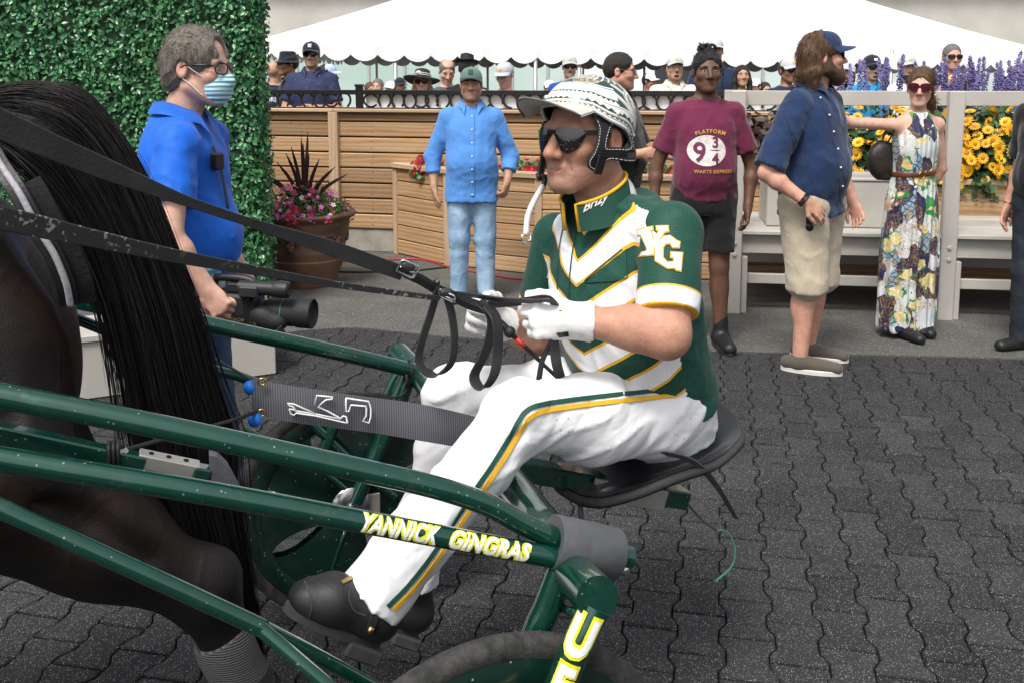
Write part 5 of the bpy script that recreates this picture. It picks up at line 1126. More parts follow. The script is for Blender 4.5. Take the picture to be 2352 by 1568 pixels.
S.loft((0, 0, 0), np.eye(3), [(.045, .0, .0, .175, .12), (.25, 0, 0, .185, .125), (.55, 0, .0, .180, .125), (.80, 0, .002, .165, .122), (.93, 0, .002, .155, .115), (1.03, 0, 0, .125, .095), (1.07, 0, 0, .124, .095), (1.18, .004, -.006, .142, .115), (1.27, .008, -.004, .145, .118), (1.34, .010, .0, .105, .095), (1.40, .012, .010, .066, .066), (1.425, .012, .012, .058, .060)], None, .004, 2.2)
S.cone((0, -.14, .02), (0, -.10, .62), .03, .006, .04, 's')
S.disp(lambda X_, Y_, Z_: (.010 * np.sin(np.arctan2(Y_, X_) * 13 + 3 * np.sin(Z_ * 4)) * np.clip((1.0 - Z_) / .5, 0, 1) + .003 * vnoise(X_ * 40, Y_ * 40, Z_ * 40, 6)))
dress = sdfpart('dress', S, .0125, m_floral, t, X)
m_belt = M('brown_leather', (.13, .035, .012), .45, .2, 30)
an_ = np.linspace(0, 2 * np.pi, 40, endpoint=False); P = np.stack([.138 * np.cos(an_), .110 * np.sin(an_), 1.045 + .008 * np.cos(an_)], 1); MB().strap(np.vstack([X.p(P), X.p(P[:1])]), .03, .006, UZ).part('belt', m_belt, t, True, 40)
b = MB(); c = A(-.02, -.117, 1.04); P = c + .02 * np.stack([np.cos(an_), 0 * an_, np.sin(an_)], 1); b.tube(X.p(P), .003, 6, closed=True).part('buckle', m_gold, t, True)
b = MB(); P = T.p((.086, -.005, -.035)) + .017 * np.stack([.4 * np.cos(an_), .6 * np.cos(an_), np.sin(an_) - .8], 1); b.tube(X.p(P), .005, 6, closed=True).part('earring', m_gold, t, True)
hb_ = thing('shoulder_bag', 'dark slouchy shoulder bag hanging behind the floral dress woman', 'bag', X.p((-.17, .06, 1.02)))
S = SDF(.03); S.ell((-.175, .07, 1.13), (.10, .05, .12), None); S.ell((-.15, .07, 1.06), (.10, .05, .07), None); S.disp(lambda X_, Y_, Z_: .006 * vnoise(X_ * 60, Y_ * 60, Z_ * 25, 12)); sdfpart('bag_body', S, .012, M('dark_bag', (.018, .012, .010), .5, .3, 40, .5, 60), hb_, X)
MB().strap(X.p(spline([(-.17, .04, 1.22), (-.155, -.02, 1.33), (-.135, .02, 1.405), (-.15, .09, 1.3), (-.17, .1, 1.2)], 6)), .012, .003, X.d((1, 0, 0))).part('strap', m_plast, hb_)

# man at the right edge, black shirt
f = px_foot(2392, 812); f = A(f[0], f[1], .004)
t, X, T, k, am, lg, nk = person('person', 'man in black shirt and dark trousers cut off by the right edge', f, 1.78, -55, 'ruddy', 1.12, .04, hair='short', hairmat_=H_SALT, shirt=dict(mat=C_BLACK, sleeve=.80, hem=.545, grow=.02, sg=.03), pants=dict(mat=J_DARK, end=.03, leg=.03), shoes=dict(mat=m_shoeb, h=.02), arms={-1: dict(el=(-.24, .09, 1.10), wr=(-.26, .0, .86), curl=.35), 1: dict(el=(.27, .06, 1.08), wr=(.28, .0, .86))}, res=.0135, hres=.008)
wr, el = am[-1][1], am[-1][0]; d = nrm(el - wr); a1 = nrm(np.cross(d, UZ)); a2 = np.cross(d, a1); c = wr + (el - wr) * .06; MB().tube(X.p(c + .033 * (np.cos(an_)[:, None] * a1 + np.sin(an_)[:, None] * a2)), .004, 6, closed=True).part('bracelet', m_gold, t, True)
MB().strap(X.p(np.stack([.205 * np.cos(an_), .155 * np.sin(an_) - .0, 0 * an_ + .975], 1)), .035, .006, UZ).part('belt', m_belt, t, True, 40)

# man with glasses behind the driver (profile to the right)
f = at_Y(1420, 300, 6.9); f = A(f[0], f[1], .004)
t, X, T, k, am, lg, nk = person('person', 'dark haired man with glasses in black polo behind the driver helmet', f, 1.80, 62, 'ruddy', 1.1, .03, hair='short', hairmat_=H_DARK, stub=.8, head=dict(yaw=20, pitch=-3), shirt=dict(mat=C_BLACK, sleeve=.85, hem=.49, grow=.022, collar='open', sg=.03), pants=dict(mat=J_DARK), shoes=dict(mat=m_shoeb, h=.02), wear=[wshade(m_spec, m_plast, w=.026, h=.019, name='glasses')], arms={1: dict(el=(.26, -.08, 1.10), wr=(.22, -.34, 1.08), curl=.6), -1: dict(el=(-.28, .0, 1.1), wr=(-.15, -.22, 1.12), curl=.6)}, res=.0135, hres=.007, fat=.006)
pw, pe = am[-1][1], am[-1][0]

# camera operator at left (profile to the right)
C_ROY = cloth('royal_blue_polo', (.007, .115, .58), rough=.6, fold=.3, fs=6., sheen=.1, weave=.05)
f = at_Y(412, 400, 3.42); f = A(f[0], f[1], .0)
def hair_cam(T):
    S = hair_short(T, .015, .030, -.075); p, s = T.p, T.s; S.ell(p((0, .06, -.01)), A(.078, .062, .085) * s, T.ax(), .02); S.ell(p((0, -.10, -.03)), A(.072, .07, .075) * s, T.ax(), .008, 's'); S.plane(p((0, 0, -.078)), T.d((0, -.4, -1)), .008); S.ell(p((0, -.115, .085)), A(.05, .06, .05) * s, T.ax(), .01, 's')
    for sx in (-1, 1): S.ell(p((sx * .085, .012, -.012)), A(.022, .026, .034) * s, T.ax(), .006, 's')
    S.disp(lambda a, b, c: .0016 * vnoise(a * 90, b * 60, c * 30, 8) + .0012 * vnoise(a * 330, b * 260, c * 80, 3)); return S
t, X, T, k, am, lg, nk = person('person', 'grey haired man in royal blue polo and face mask carrying a video camera', f, 1.80, 74, 'fair', .96, .03, hair=hair_cam, hairmat_=H_GREY, head=dict(yaw=6, pitch=-4, off=(0, -.055, .0)), shirt=dict(mat=C_ROY, sleeve=.66, hem=.53, grow=.016, collar=True, sg=.024), pants=dict(mat=cloth('stone_chino', (.36, .35, .30)) if False else J_BLUE, end=.03), shoes=dict(mat=m_shoeb, h=.02), lean=(0, -.03, 0),
    wear=[wshade(m_spec, m_plast, w=.026, h=.018, name='glasses', wire=False)], arms={-1: dict(el=(-.285, -.150, 1.14), wr=(-.235, -.245, .965), hd=(.05, -.55, -.7), up=(-.9, -.2, .1), curl=1.15), 1: dict(el=(.27, .05, 1.1), wr=(.25, -.1, .88))}, legs={-1: dict(an=(-.1, .1, .08)), 1: dict(an=(.1, -.1, .08))}, res=.0095, hres=.0048, fat=.003, fold=1.0, shy=-.10)
CAMX = X; CAMT = t
# mask
m_mask = NT('surgical_mask'); _v = m_mask.obj((1, 1, 1)); _w = m_mask.n('TexWave', {'Vector': m_mask.n('TexCoord').outputs['Generated'], 'Scale': 2.2, 'Distortion': .4}); _w.bands_direction = 'Z'; m_mask.bump(_w.outputs['Fac'], .5, .008); m_mask = m_mask.fin((.40, .66, .74), .7)
S = SDF(.01); p, s, ax = T.p, T.s, T.ax(); S.ell(p((0, -.065, -.055)), A(.058, .052, .062) * s, ax); S.ell(p((0, -.10, -.03)), A(.022, .026, .022) * s, ax, .02); S.plane(p((0, -.045, 0)), T.d((0, 1, .22)), .004); S.plane(p((0, -.10, -.010)), T.d((0, .35, 1)), .004); S.disp(lambda a, b, c: .0016 * np.sin(c * 330))
mk = sdfpart('face_mask', S, .005, m_mask, t, X, (), 1)
for sx in (-1, 1):
    b = MB(); b.tube(X.p(T.p(spline([(sx * .062, -.055, -.028), (sx * .075, -.02, -.005), (sx * .080, .018, .02)], 5))), .0016, 5); b.tube(X.p(T.p(spline([(sx * .060, -.050, -.085), (sx * .072, -.01, -.050), (sx * .080, .022, -.028)], 5))), .0016, 5); b.part('mask_loop', m_wht, mk, True)
# hair strands on top
rs = np.random.default_rng(17); b = MB()
hv = [c for c in t.children if c.name.startswith('hair')][0]; HV = np.array([v.co[:] for v in hv.data.vertices]) + ORG[t]; HN = np.array([v.normal[:] for v in hv.data.vertices])
for i in rs.choice(len(HV), min(1100, len(HV)), replace=False):
    p0 = HV[i]; q = T.inv(X.inv(p0[None]))[0]; nn_ = HN[i]; fl = X.d(T.d(nrm(A(0, .8, -.5 if q[2] < .09 else .1) + rs.normal(size=3) * .25))); fl = nrm(fl - nn_ * np.dot(fl, nn_)); L = rs.uniform(.015, .04)
    P = [p0 - nn_ * .002, p0 + fl * L * .5 + nn_ * .004, p0 + fl * L + nn_ * rs.uniform(-.002, .007)]; b.tube(P, [.0009, .0008, .0003], 3, False)
stuff(b.part('hair_strands', H_GREY, hv, True))
# lanyard, radio, waist pack
MB().strap(X.p(spline([(-.02, -.15, 1.41), (.0, -.165, 1.34), (.0, -.185, 1.22), (.01, -.195, 1.13)], 5)), .012, .003, X.d((1, 0, 0))).part('lanyard', m_plast, t); b = MB(); b.box(X.p((.01, -.20, 1.09)), (.03, .004, .045), [X.d((1, 0, 0)), X.d((0, 1, -.1)), UZ], .003); b.part('pass_card', m_wht, t)
b = MB(); b.box(X.p((-.03, -.172, 1.36)), (.022, .016, .03), [X.d((1, 0, 0)), X.d((0, 1, 0)), UZ], .006); b.part('microphone', m_plast, t)
wp = thing('waist_pack', 'pale grey waist pack with teal trim on the camera operator hip', 'bag', X.p((-.1, -.16, .98)))
S = SDF(.02); S.ell((-.10, -.135, .975), (.09, .05, .06), None, .02); S.ell((-.08, -.145, .935), (.085, .05, .05), None, .02); sdfpart('pouch', S, .008, cloth('pale_grey_nylon', (.42, .43, .44), fold=.2), wp, X); MB().strap(X.p(spline([(-.192, -.13, .985), (-.165, -.17, .99), (-.10, -.19, .992), (-.02, -.17, .99)], 5)), .014, .004, UZ).part('trim', M('teal_trim', (.01, .24, .33), .6), wp)
# ---- video camera in his right hand
vc = thing('video_camera', 'black shoulder video camera with big lens held low by its handle', 'video camera', at_Y(560, 760, 3.3))
m_cam = M('camera_body', (.018, .018, .020), .5, .2, 30, .15, 200); m_camg = M('camera_rubber', (.012, .012, .013), .65, .2, 40, .3, 120)
Y0 = 3.22; c0 = at_Y(520, 715, Y0); sx_ = A(1, -.16, -.02); cx = nrm(sx_); cy = nrm(np.cross(UZ, cx)); cz = np.cross(cx, cy)
def cp(a, b_, c): return c0 + cx * a + cy * b_ + cz * c
b = MB(); b.box(cp(-.02, .05, .0), (.10, .055, .058), [cx, cy, cz], .008); bo = b.part('body', m_cam, vc, False)
b = MB(); b.box(cp(-.02, -.0055, .004), (.085, .003, .045), [cx, cy, cz], .003); b.part('side_panel', m_camg, bo)
b = MB(); b.box(cp(.085, .05, -.004), (.012, .048, .048), [cx, cy, cz], .006); b.part('lens_mount', m_camg, vc)
axl = [cy, cz, cx]
b = MB(); b.lathe([(0, 0), (.038, 0), (.040, .012), (.036, .022), (.040, .03), (.043, .06), (.046, .085), (.044, .088), (.047, .092), (.047, .12), (.046, .128), (.050, .140), (.051, .19), (.048, .193), (.040, .18), (0, .17)], 28, cp(.095, .05, -.004), axl); ln = b.part('lens', m_camg, vc, True, 35)
b = MB(); b.lathe([(.0462, 0), (.0468, .004), (.0462, .008)], 28, cp(.183, .05, -.004), axl); b.part('lens_ring', M('green_ring', (.03, .20, .06), .5), ln, True)
S = SDF(.02); S.ell(cp(.155, .02, -.030), (.055, .035, .036), [cx, cy, cz]); S.ell(cp(.12, .01, -.012), (.04, .03, .035), [cx, cy, cz]); V, F = S.mesh(.006); part('lens_grip', V, F, m_camg, vc, True)
b = MB(); b.strap(spline([cp(.10, -.02, -.035), cp(.13, -.035, -.062), cp(.18, -.035, -.064), cp(.205, -.01, -.045)], 6), .03, .006, cz); b.part('hand_strap', m_camg, vc)
b = MB(); b.tube(spline([cp(-.07, .05, .055), cp(-.06, .05, .098), cp(-.02, .05, .105), cp(.05, .05, .102), cp(.085, .05, .085), cp(.09, .05, .05)], 5), .014, 8); b.part('handle', m_cam, vc, True)
b = MB(); b.tube([cp(.05, .0, .085), cp(.20, .0, .085)], .024, 12); b.lathe([(0, 0), (.026, 0), (.03, .02), (.028, .05), (.02, .055), (0, .05)], 14, cp(.17, .0, .085), axl); b.box(cp(.09, .0, .075), (.035, .03, .02), [cx, cy, cz], .006); b.part('viewfinder', m_cam, vc, True, 35)
b = MB(); b.box(cp(.04, .04, .075), (.05, .02, .016), [cx, cy, cz], .005); b.box(cp(-.10, .05, -.0), (.035, .045, .05), [cx, cy, cz], .006); b.part('battery', m_camg, vc)
V, F = text_pts('HITACHI', .016, sub=False); part('lettering', np.array([cp(.035, -.0095, -.030) + cx * v[0] + cz * v[1] for v in V]), F, M('gold_lettering', (.55, .42, .12), .5), bo)
# ================================================================== SULKY (race bike)
WR = .355                                             # wheel radius
HN = at_z(1142, 1900, WR); HF = at_z(807, 1160, WR)   # hubs as seen
SO = (HN + HF) / 2; SO = A(SO[0], SO[1], 0); LFT = nrm(A(HN[0] - HF[0], HN[1] - HF[1], 0)); FWD = A(LFT[1], -LFT[0], 0)
if FWD[0] > 0: FWD = -FWD
HALF = np.linalg.norm(HN - HF) / 2
def W(f, l, z): return SO + FWD * f + LFT * l + UZ * z                  # sulky place -> world
def SL(x, y, l): return at_pl(x, y, SO + LFT * l, LFT)                  # pixel on the plane l metres left of the middle
def loc(p): d = np.asarray(p) - SO; return A(d @ FWD, d @ LFT, d[2])
def greenmat():
    t = NT('metallic_green_paint'); v = t.obj(); base = t.mix(t.step(t.noise(v, 30, 2), .3, .7), (.0035, .052, .034), (.005, .066, .043))
    dst = t.math('MULTIPLY', t.step(t.noise(v, 14, 5, .75), .56, .78), .22); col = t.mix(dst, base, (.20, .21, .19))
    vo = t.n('TexVoronoi', {'Vector': v, 'Scale': 150.}); rc = t.n('SeparateColor', {0: vo.outputs['Color']}).outputs[0]; sp = t.math('MULTIPLY', t.math('LESS_THAN', rc, .06), t.math('LESS_THAN', vo.outputs['Distance'], .25)); col = t.mix(t.math('MULTIPLY', sp, .55), col, (.45, .47, .43))
    return t.fin(col, t.math('ADD', t.math('MULTIPLY', dst, 1.2), .20), .45, Coat_Weight=1., Coat_Roughness=.06)
m_green = greenmat(); m_tyre = NT('tyre_rubber'); _v = m_tyre.obj(); _c = m_tyre.mix(m_tyre.step(m_tyre.noise(_v, 22, 5, .7), .38, .68), (.014, .014, .014), (.065, .062, .057)); m_tyre.bump(m_tyre.noise(_v, 160, 3), .6, .003); m_tyre = m_tyre.fin(_c, .85)
m_disc = NT('wheel_disc_green'); _v = m_disc.obj(); _vo = m_disc.n('TexVoronoi', {'Vector': _v, 'Scale': 110.}); _rc = m_disc.n('SeparateColor', {0: _vo.outputs['Color']}).outputs[0]; _sp = m_disc.math('MULTIPLY', m_disc.math('LESS_THAN', _rc, .10), m_disc.math('LESS_THAN', _vo.outputs['Distance'], .22)); _c = m_disc.mix(m_disc.math('MULTIPLY', m_disc.step(m_disc.noise(_v, 7, 4, .7), .5, .75), .25), (.0035, .022, .015), (.10, .11, .10)); m_disc = m_disc.fin(m_disc.mix(m_disc.math('MULTIPLY', _sp, .6), _c, (.4, .42, .38)), .28, Coat_Weight=.4)
m_rubg = M('grey_rubber_sleeve', (.075, .078, .085), .8, .25, 12, .4, 60); m_alu = M('aluminium_plate', (.42, .40, .37), .45, .15, 14, metal=.6)
sk_ = thing('racing_sulky', 'dark green two wheeled racing sulky with lettered shafts', 'sulky', SO)
def tubepx(name, pts, r, n=14, sp=6, mat=None, parent=None):
    """pts: (x, y, l)"""
    P = np.array([SL(*q) for q in pts]); P = spline(P, sp) if len(P) > 2 else P; o = MB().tube(P, r, n).part(name, mat or m_green, parent or sk_, True, 50); return o, P
# near shafts
up_o, UP = tubepx('shaft', [(-420, 822, .50), (0, 907, .53), (250, 955, .55), (500, 1007, .57), (800, 1072, .59), (1000, 1118, .60), (1120, 1158, .60), (1210, 1207, .60), (1330, 1256, .60)], .0198, 18)
lo_o, LO = tubepx('brace_tube', [(-420, 972, .55), (0, 1052, .57), (500, 1135, .60), (1000, 1228, .62), (1330, 1290, .62)], .0192, 18)
th_o, TH = tubepx('stay', [(-300, 1030, .62), (0, 1166, .64), (300, 1302, .66), (600, 1440, .67)], .0145, 14)
j0 = SL(600, 1440, .67); tubepx('stay_fork', [(592, 1436, .67), (760, 1580, .73), (900, 1700, .76)], .0115, 12); tubepx('stay_fork', [(605, 1440, .66), (800, 1545, .60), (980, 1650, .57)], .0125, 12)
# rail with aluminium splice between them, nearer the middle
ra = SL(-300, 935, .46); rb_ = SL(330, 1068, .46); MB().beam(ra, rb_, .03, .036, UZ, .003).part('inner_rail', m_green, sk_)
rc_ = SL(312, 1062, .455); rd_ = SL(452, 1090, .455); MB().beam(rc_, rd_, .034, .042, UZ, .002).part('splice_plate', m_alu, sk_)
re_ = SL(440, 1088, .46); rf_ = SL(480, 1096, .46); MB().beam(re_, rf_, .03, .036, UZ, .003).part('rail_end', m_green, sk_)
_c = SL(482, 1085, .46); b = MB(); b.prism([(0, -.03), (.05, -.035), (.03, .012), (.012, .034), (0, .036)], _c, -FWD, UZ, -.012, .012, .002); b.part('end_bracket', m_rubg, sk_)
for x in (273,): MB().lathe([(0, .012), (.012, .011), (.015, .006), (.016, 0)], 8, SL(x, 1042, .46), [FWD, LFT, UZ]).part('bolt', m_steel, sk_)
for x, y in ((345, 1052), (385, 1060), (425, 1068)): MB().lathe([(0, .002), (.006, .002), (.007, 0)], 10, SL(x, y, .455) + UZ * .008, [FWD, LFT, UZ]).part('bolt_hole', m_plast, sk_)
# cord loop on the rail
for q in (0, .007, .014): 
    c = SL(252, 1046, .46) - FWD * q; an_ = np.linspace(0, 6.283, 14, endpoint=False); MB().tube(np.array([c + LFT * .019 * np.sign(np.cos(a)) * abs(np.cos(a)) ** .6 + UZ * .022 * np.sign(np.sin(a)) * abs(np.sin(a)) ** .6 for a in an_]), .0035, 6, closed=True).part('cord_wrap', m_blk, sk_, True)
# rear clamp sleeve
ca, cb = SL(1266, 1243, .60), SL(1412, 1273, .60); ax_ = nrm(cb - ca); s1 = nrm(np.cross(ax_, UZ)); s2 = np.cross(s1, ax_); Lc = np.linalg.norm(cb - ca)
b = MB(); b.lathe([(.028, .004), (.047, .0), (.049, .003), (.049, Lc - .004), (.046, Lc), (.02, Lc)], 30, ca, [s1, s2, ax_]); b.part('rubber_sleeve', m_rubg, sk_, True, 40)
b = MB(); b.tube([cb - ax_ * .02, cb + ax_ * .034], .021, 16); to = b.part('shaft_end', m_green, sk_, True, 50); b = MB(); b.ball(cb + ax_ * .016 - UZ * .022 + LFT * .006, (.014, .012, .012), 7); b.part('clamp_screw', m_steel, to, True)
# arch over the wheels: near side
AZ = loc(SL(1368, 1390, HALF + .05))
arN = SL(1372, 1372, HALF + .075); arI = SL(1300, 1300, .60)
seatz = .55
MB().tube([arN, arI], .037, 20).part('arch_end', m_green, sk_, True, 50)
mid = W(-.40, 0, .50)
P = spline([arI + UZ * .0, SL(1262, 1225, .46), SL(1218, 1165, .27), SL(1160, 1092, .08), SL(1135, 1060, .0)], 6); MB().tube(P, .038, 18).part('arch_tube', m_green, sk_, True, 50)
fo, FO = tubepx('fork_leg', [(1368, 1392, HALF + .062), (1330, 1470, HALF + .066), (1290, 1568, HALF + .066), (1160, 1895, HALF + .055)], .027, 18)
fi, FI = tubepx('fork_leg', [(1290, 1310, HALF - .06), (1255, 1400, HALF - .062), (1222, 1480, HALF - .062), (1110, 1820, HALF - .055)], .026, 16)
_a, _b = SL(1292, 1395, HALF - .05), SL(1330, 1410, HALF + .04); MB().tube([_a, _b], .009, 10).part('fork_bridge', m_green, sk_, True)
# far side mirror of the frame
tubepx('fork_leg', [(945, 845, -HALF + .05), (890, 985, -HALF + .055), (815, 1150, -HALF + .06)], .026, 16)
tubepx('fork_leg', [(928, 850, -HALF - .055), (900, 900, -HALF - .055), (800, 1140, -HALF - .055)], .026, 16)
tubepx('arch_end', [(915, 812, -HALF - .07), (985, 885, -HALF + .12)], .036, 18)
tubepx('arch_tube', [(960, 858, -HALF + .02), (1010, 920, -.36), (1090, 1010, -.1), (1145, 1060, .12)], .034, 16)
fs_o, FS = tubepx('shaft', [(-200, 585, -.50), (150, 672, -.53), (500, 750, -.56), (800, 815, -.60), (960, 853, -.62)], .0225, 16)
tubepx('brace_tube', [(-200, 622, -.52), (150, 724, -.55), (400, 825, -.58), (620, 895, -.62), (830, 1080, -.64), (905, 1140, -.66)], .0145, 12)
fr1, fr2 = SL(-200, 610, -.50), SL(470, 745, -.50); MB().beam(fr1, fr2, .03, .05, UZ, .003).part('inner_rail', m_green, sk_)
tubepx('stay', [(560, 985, -.60), (745, 1085, -.62), (820, 1150, -.63)], .010, 10); tubepx('stay', [(735, 1060, -HALF + .05), (780, 940, -HALF + .06)], .018, 12)
# hub carrier plate far side
b = MB(); c = SL(812, 1157, -HALF + .055); b.box(c - UZ * .01 - FWD * .03, (.05, .004, .035), [FWD, LFT, UZ], .003); b.part('hub_plate', m_alu, sk_); b = MB(); b.lathe([(0, .01), (.03, .01), (.055, .004), (.058, 0), (0, 0)], 24, c + LFT * .012 + FWD * .01, [FWD, UZ, LFT]); b.lathe([(0, .024), (.013, .024), (.014, .008)], 10, c + LFT * .012 + FWD * .01, [FWD, UZ, LFT]); b.part('hub_disc', m_steel, sk_, True, 40)
# seat rail and seat
SRa, SRb = SL(1120, 1062, .02), SL(1572, 1142, .02); MB().beam(SRa, SRb, .06, .048, UZ, .004).part('seat_rail', m_green, sk_)
b = MB(); b.beam(SL(1362, 1120, .065), SL(1528, 1150, .065), .012, .05, UZ, .002); sp_ = b.part('seat_plate', m_alu, sk_); MB().lathe([(0, .008), (.009, .008), (.010, .002), (.010, 0)], 6, SL(1456, 1137, .073), [FWD, UZ, LFT]).part('bolt', m_steel, sp_)
m_seat = M('black_vinyl', (.020, .021, .024), .34, .25, 9, .35, 70, Coat_Weight=.25); m_welt = M('seat_welt', (.035, .035, .037), .7, .3, 60, .8, 220)
SC_ = loc(SL(1475, 1060, .0)); SCW = W(SC_[0], 0, SC_[2] + .042)
def seat_pt(u, v):
    """u -1 front .. 1 back, v -1 right .. 1 left"""
    n = 3.2; r = (abs(u) ** n + abs(v) ** n) ** (1 / n); z = -.035 + .075 * max(0, r - .45) ** 1.3 * (.55 + .45 * math.tanh(3 * (u + .3))) + .13 * max(0, u - .35) ** 1.6 - .05 * max(0, r - .88) + .05 * max(0, abs(v) - .5) ** 1.4
    return SCW - FWD * (u * .235 + .005) + LFT * (v * .185) + UZ * (z - .002 + .022 * u)
N = 34; G = np.zeros((N, N, 3)); G2 = np.zeros((N, N, 3))
for i in range(N):
    for j in range(N):
        a, c = -1 + 2 * i / (N - 1), -1 + 2 * j / (N - 1); u, v = a * math.sqrt(1 - c * c * .36), c * math.sqrt(1 - a * a * .36); G[i, j] = seat_pt(u, v); G2[i, j] = G[i, j] - UZ * .030
b = MB(); b.grid(G[:, ::-1]); b.grid(G2); so_ = b.part('seat', m_seat, sk_, True)
rim = np.concatenate([G[0, :], G[1:, -1], G[-1, -2::-1], G[-2:0:-1, 0]]) - UZ * .015; MB().tube(rim, .0120, 8, closed=True).part('seat_welt', m_welt, so_, True)
# wheels
def wheel(c, out):
    """out: axle direction pointing away from the sulky"""
    t = np.linspace(0, 2 * np.pi, 72, endpoint=False); fx, fz = FWD, UZ; root = None
    prof = [(.318, -.016), (.330, -.021), (.344, -.020), (.352, -.013), (.3555, -.004), (.3555, .004), (.352, .013), (.344, .020), (.330, .021), (.318, .016)]
    R3 = [fx, fz, np.cross(fx, fz)]
    b = MB(); b.lathe([(.318, -.015), (.305, -.018), (.270, -.020), (.262, -.012), (.262, .012), (.270, .020), (.305, .018), (.318, .015)], 72, c, R3); wh = b.part('wheel', m_disc, sk_, True, 50); b = MB(); b.lathe(prof, 72, c, R3); b.part('tyre', m_tyre, wh, True, 60)
    for k in range(4):       # four wide webs, windows between them
        a0 = k * math.pi / 2 + .35
        for sd in (-1, 1):
            V = []; nA, nR = 9, 8
            for i in range(nR):
                r = .03 + (.268 - .03) * i / (nR - 1); hw = .76 if r < .09 else .76 - .11 * max(0., math.sin((r - .09) / .178 * math.pi)) ** .8
                for j in range(nA):
                    q = a0 + hw * (2 * j / (nA - 1) - 1); V.append(c + fx * r * math.cos(q) + fz * r * math.sin(q) + np.cross(fx, fz) * sd * (.017 + .004 * math.cos((2 * j / (nA - 1) - 1) * 1.5)))
            b = MB(); b.grid(np.array(V).reshape(nR, nA, 3)); b.part('web', m_disc, wh, True)
        ln = np.array([c + fx * r * math.cos(a0) + fz * r * math.sin(a0) + out * .021 for r in np.linspace(.07, .26, 6)]); MB().tube(ln, .006, 6).part('web_rib', m_green, wh, True)
        ln = np.array([c + fx * r * math.cos(a0) + fz * r * math.sin(a0) - out * .021 for r in np.linspace(.07, .26, 6)]); MB().tube(ln, .006, 6).part('web_rib', m_green, wh, True)
    b = MB(); b.lathe([(0, -.055), (.02, -.055), (.022, -.03), (.035, -.025), (.035, .025), (.022, .03), (.02, .055), (0, .055)], 20, c, R3); b.part('hub', m_steel, wh, True, 40)
wheel(HN, LFT); wheel(HF, -LFT)
# ---- lettering on the lower tube and on the fork
m_lw = M('white_lettering', (.80, .80, .80), .4, .02); m_ly = M('yellow_lettering', (.78, .72, .02), .4, .03)
def text_on_tube(txt, size, Pa, Pb, r, mat, off, parent, bold, shear=.25, up=UZ, name='lettering', width=None, rise=0.):
    V, F = text_pts(txt, size, shear=shear, bold=bold, space=1.04); L = np.linalg.norm(Pb - Pa); ex = nrm(Pb - Pa); c = (Pa + Pb) / 2; toc = nrm(CAM - c); n = nrm(toc - ex * (toc @ ex)); s = np.cross(n, ex)
    if s[2] < 0: s = -s
    w = V[:, 0].max() - V[:, 0].min(); x = (V[:, 0] - (V[:, 0].max() + V[:, 0].min()) / 2) * ((width or L) / w if width != 0 else 1); y = V[:, 1] - size * .36 + rise; a = y / r
    P = c + x[:, None] * ex + (np.sin(a) * (r + off))[:, None] * s + (np.cos(a) * (r + off))[:, None] * n; return part(name, P, F, mat, parent)
def near_on(P, x):      # point of a tube path at picture column x
    pr = np.array([_vis(p)[0] for p in P]); i = np.argsort(pr); return np.array([np.interp(x, pr[i], P[i, c]) for c in range(3)])
for (t_, xa, xb) in (('YANNICK', 824, 1003), ('GINGRAS', 1024, 1210)):
    pa, pb = near_on(LO, xa), near_on(LO, xb); text_on_tube(t_, .040, pa, pb, .0192, m_ly, .0012, lo_o, .0038); text_on_tube(t_, .040, pa, pb, .0192, m_lw, .0022, lo_o, .0010, width=np.linalg.norm(pb - pa) * .985)
def letters_down(chars, P, r, parent):
    tp = np.array([_vis(p)[1] for p in P]); i = np.argsort(tp)
    for ch, yc, sz in chars:
        c = np.array([np.interp(yc, tp[i], P[i, a]) for a in range(3)]); c2 = np.array([np.interp(yc + 30, tp[i], P[i, a]) for a in range(3)]); ey = nrm(c - c2); toc = nrm(CAM - c); n = nrm(toc - ey * (toc @ ey)); ex = np.cross(ey, n)
        for mat, off, bold, k_ in ((m_ly, .0014, .0095, 1), (m_lw, .0026, .0035, 1)):
            V, F = text_pts(ch, sz, bold=bold); x = V[:, 0] * .72; y = V[:, 1] - sz * .36; a = x / r; part('lettering', c + y[:, None] * ey + (np.sin(a) * (r + off))[:, None] * ex + (np.cos(a) * (r + off))[:, None] * n, F, mat, parent)
letters_down([('U', 1450, .088), ('F', 1555, .088), ('O', 1655, .088)], FO, .027, fo)
# ---- mesh mud screen in the middle with letters and cords
def meshmat():
    t = NT('black_mesh_screen'); v = t.obj(); sp = t.n('SeparateXYZ', {0: v}).outputs; u = t.math('ADD', t.math('MULTIPLY', sp[0], FWD[0]), t.math('MULTIPLY', sp[1], FWD[1])); w = t.math('SINE', t.math('MULTIPLY', u, 1150.)); col = t.mix(t.step(w, -.8, .8), (.060, .060, .070), (.155, .155, .175)); return t.fin(col, .6, Specular_IOR_Level=.4)
m_mesh = meshmat()
ms = []
for (x, yt, yb, l) in ((580, 868, 940, -.08), (640, 882, 962, -.07), (760, 898, 982, -.05), (900, 918, 1000, -.04), (1000, 936, 1016, -.03), (1090, 955, 1035, -.03), (1200, 985, 1062, -.02)): ms.append([SL(x, yt, l), SL(x, yb, l)])
ms = np.array(ms); T0, B0 = spline(ms[:, 0], 6), spline(ms[:, 1], 6); G = np.array([[T0[i] * (1 - v) + B0[i] * v + LFT * (.004 * math.sin(v * 3.14) + .010 * (v - .5) * math.sin(i * .35)) for v in np.linspace(0, 1, 9)] for i in range(len(T0))])
scr = thing('mud_screen', 'black mesh screen strip with outlined letters stretched between the driver legs', 'screen', SL(800, 940, -.05)); MB().grid(G).grid(G[:, ::-1] - LFT * .003).part('mesh', m_mesh, scr, True)
def on_screen(x, y): return SL(x, y, np.interp(x, [580, 640, 760, 900], [-.08, -.07, -.05, -.04]) + .016)
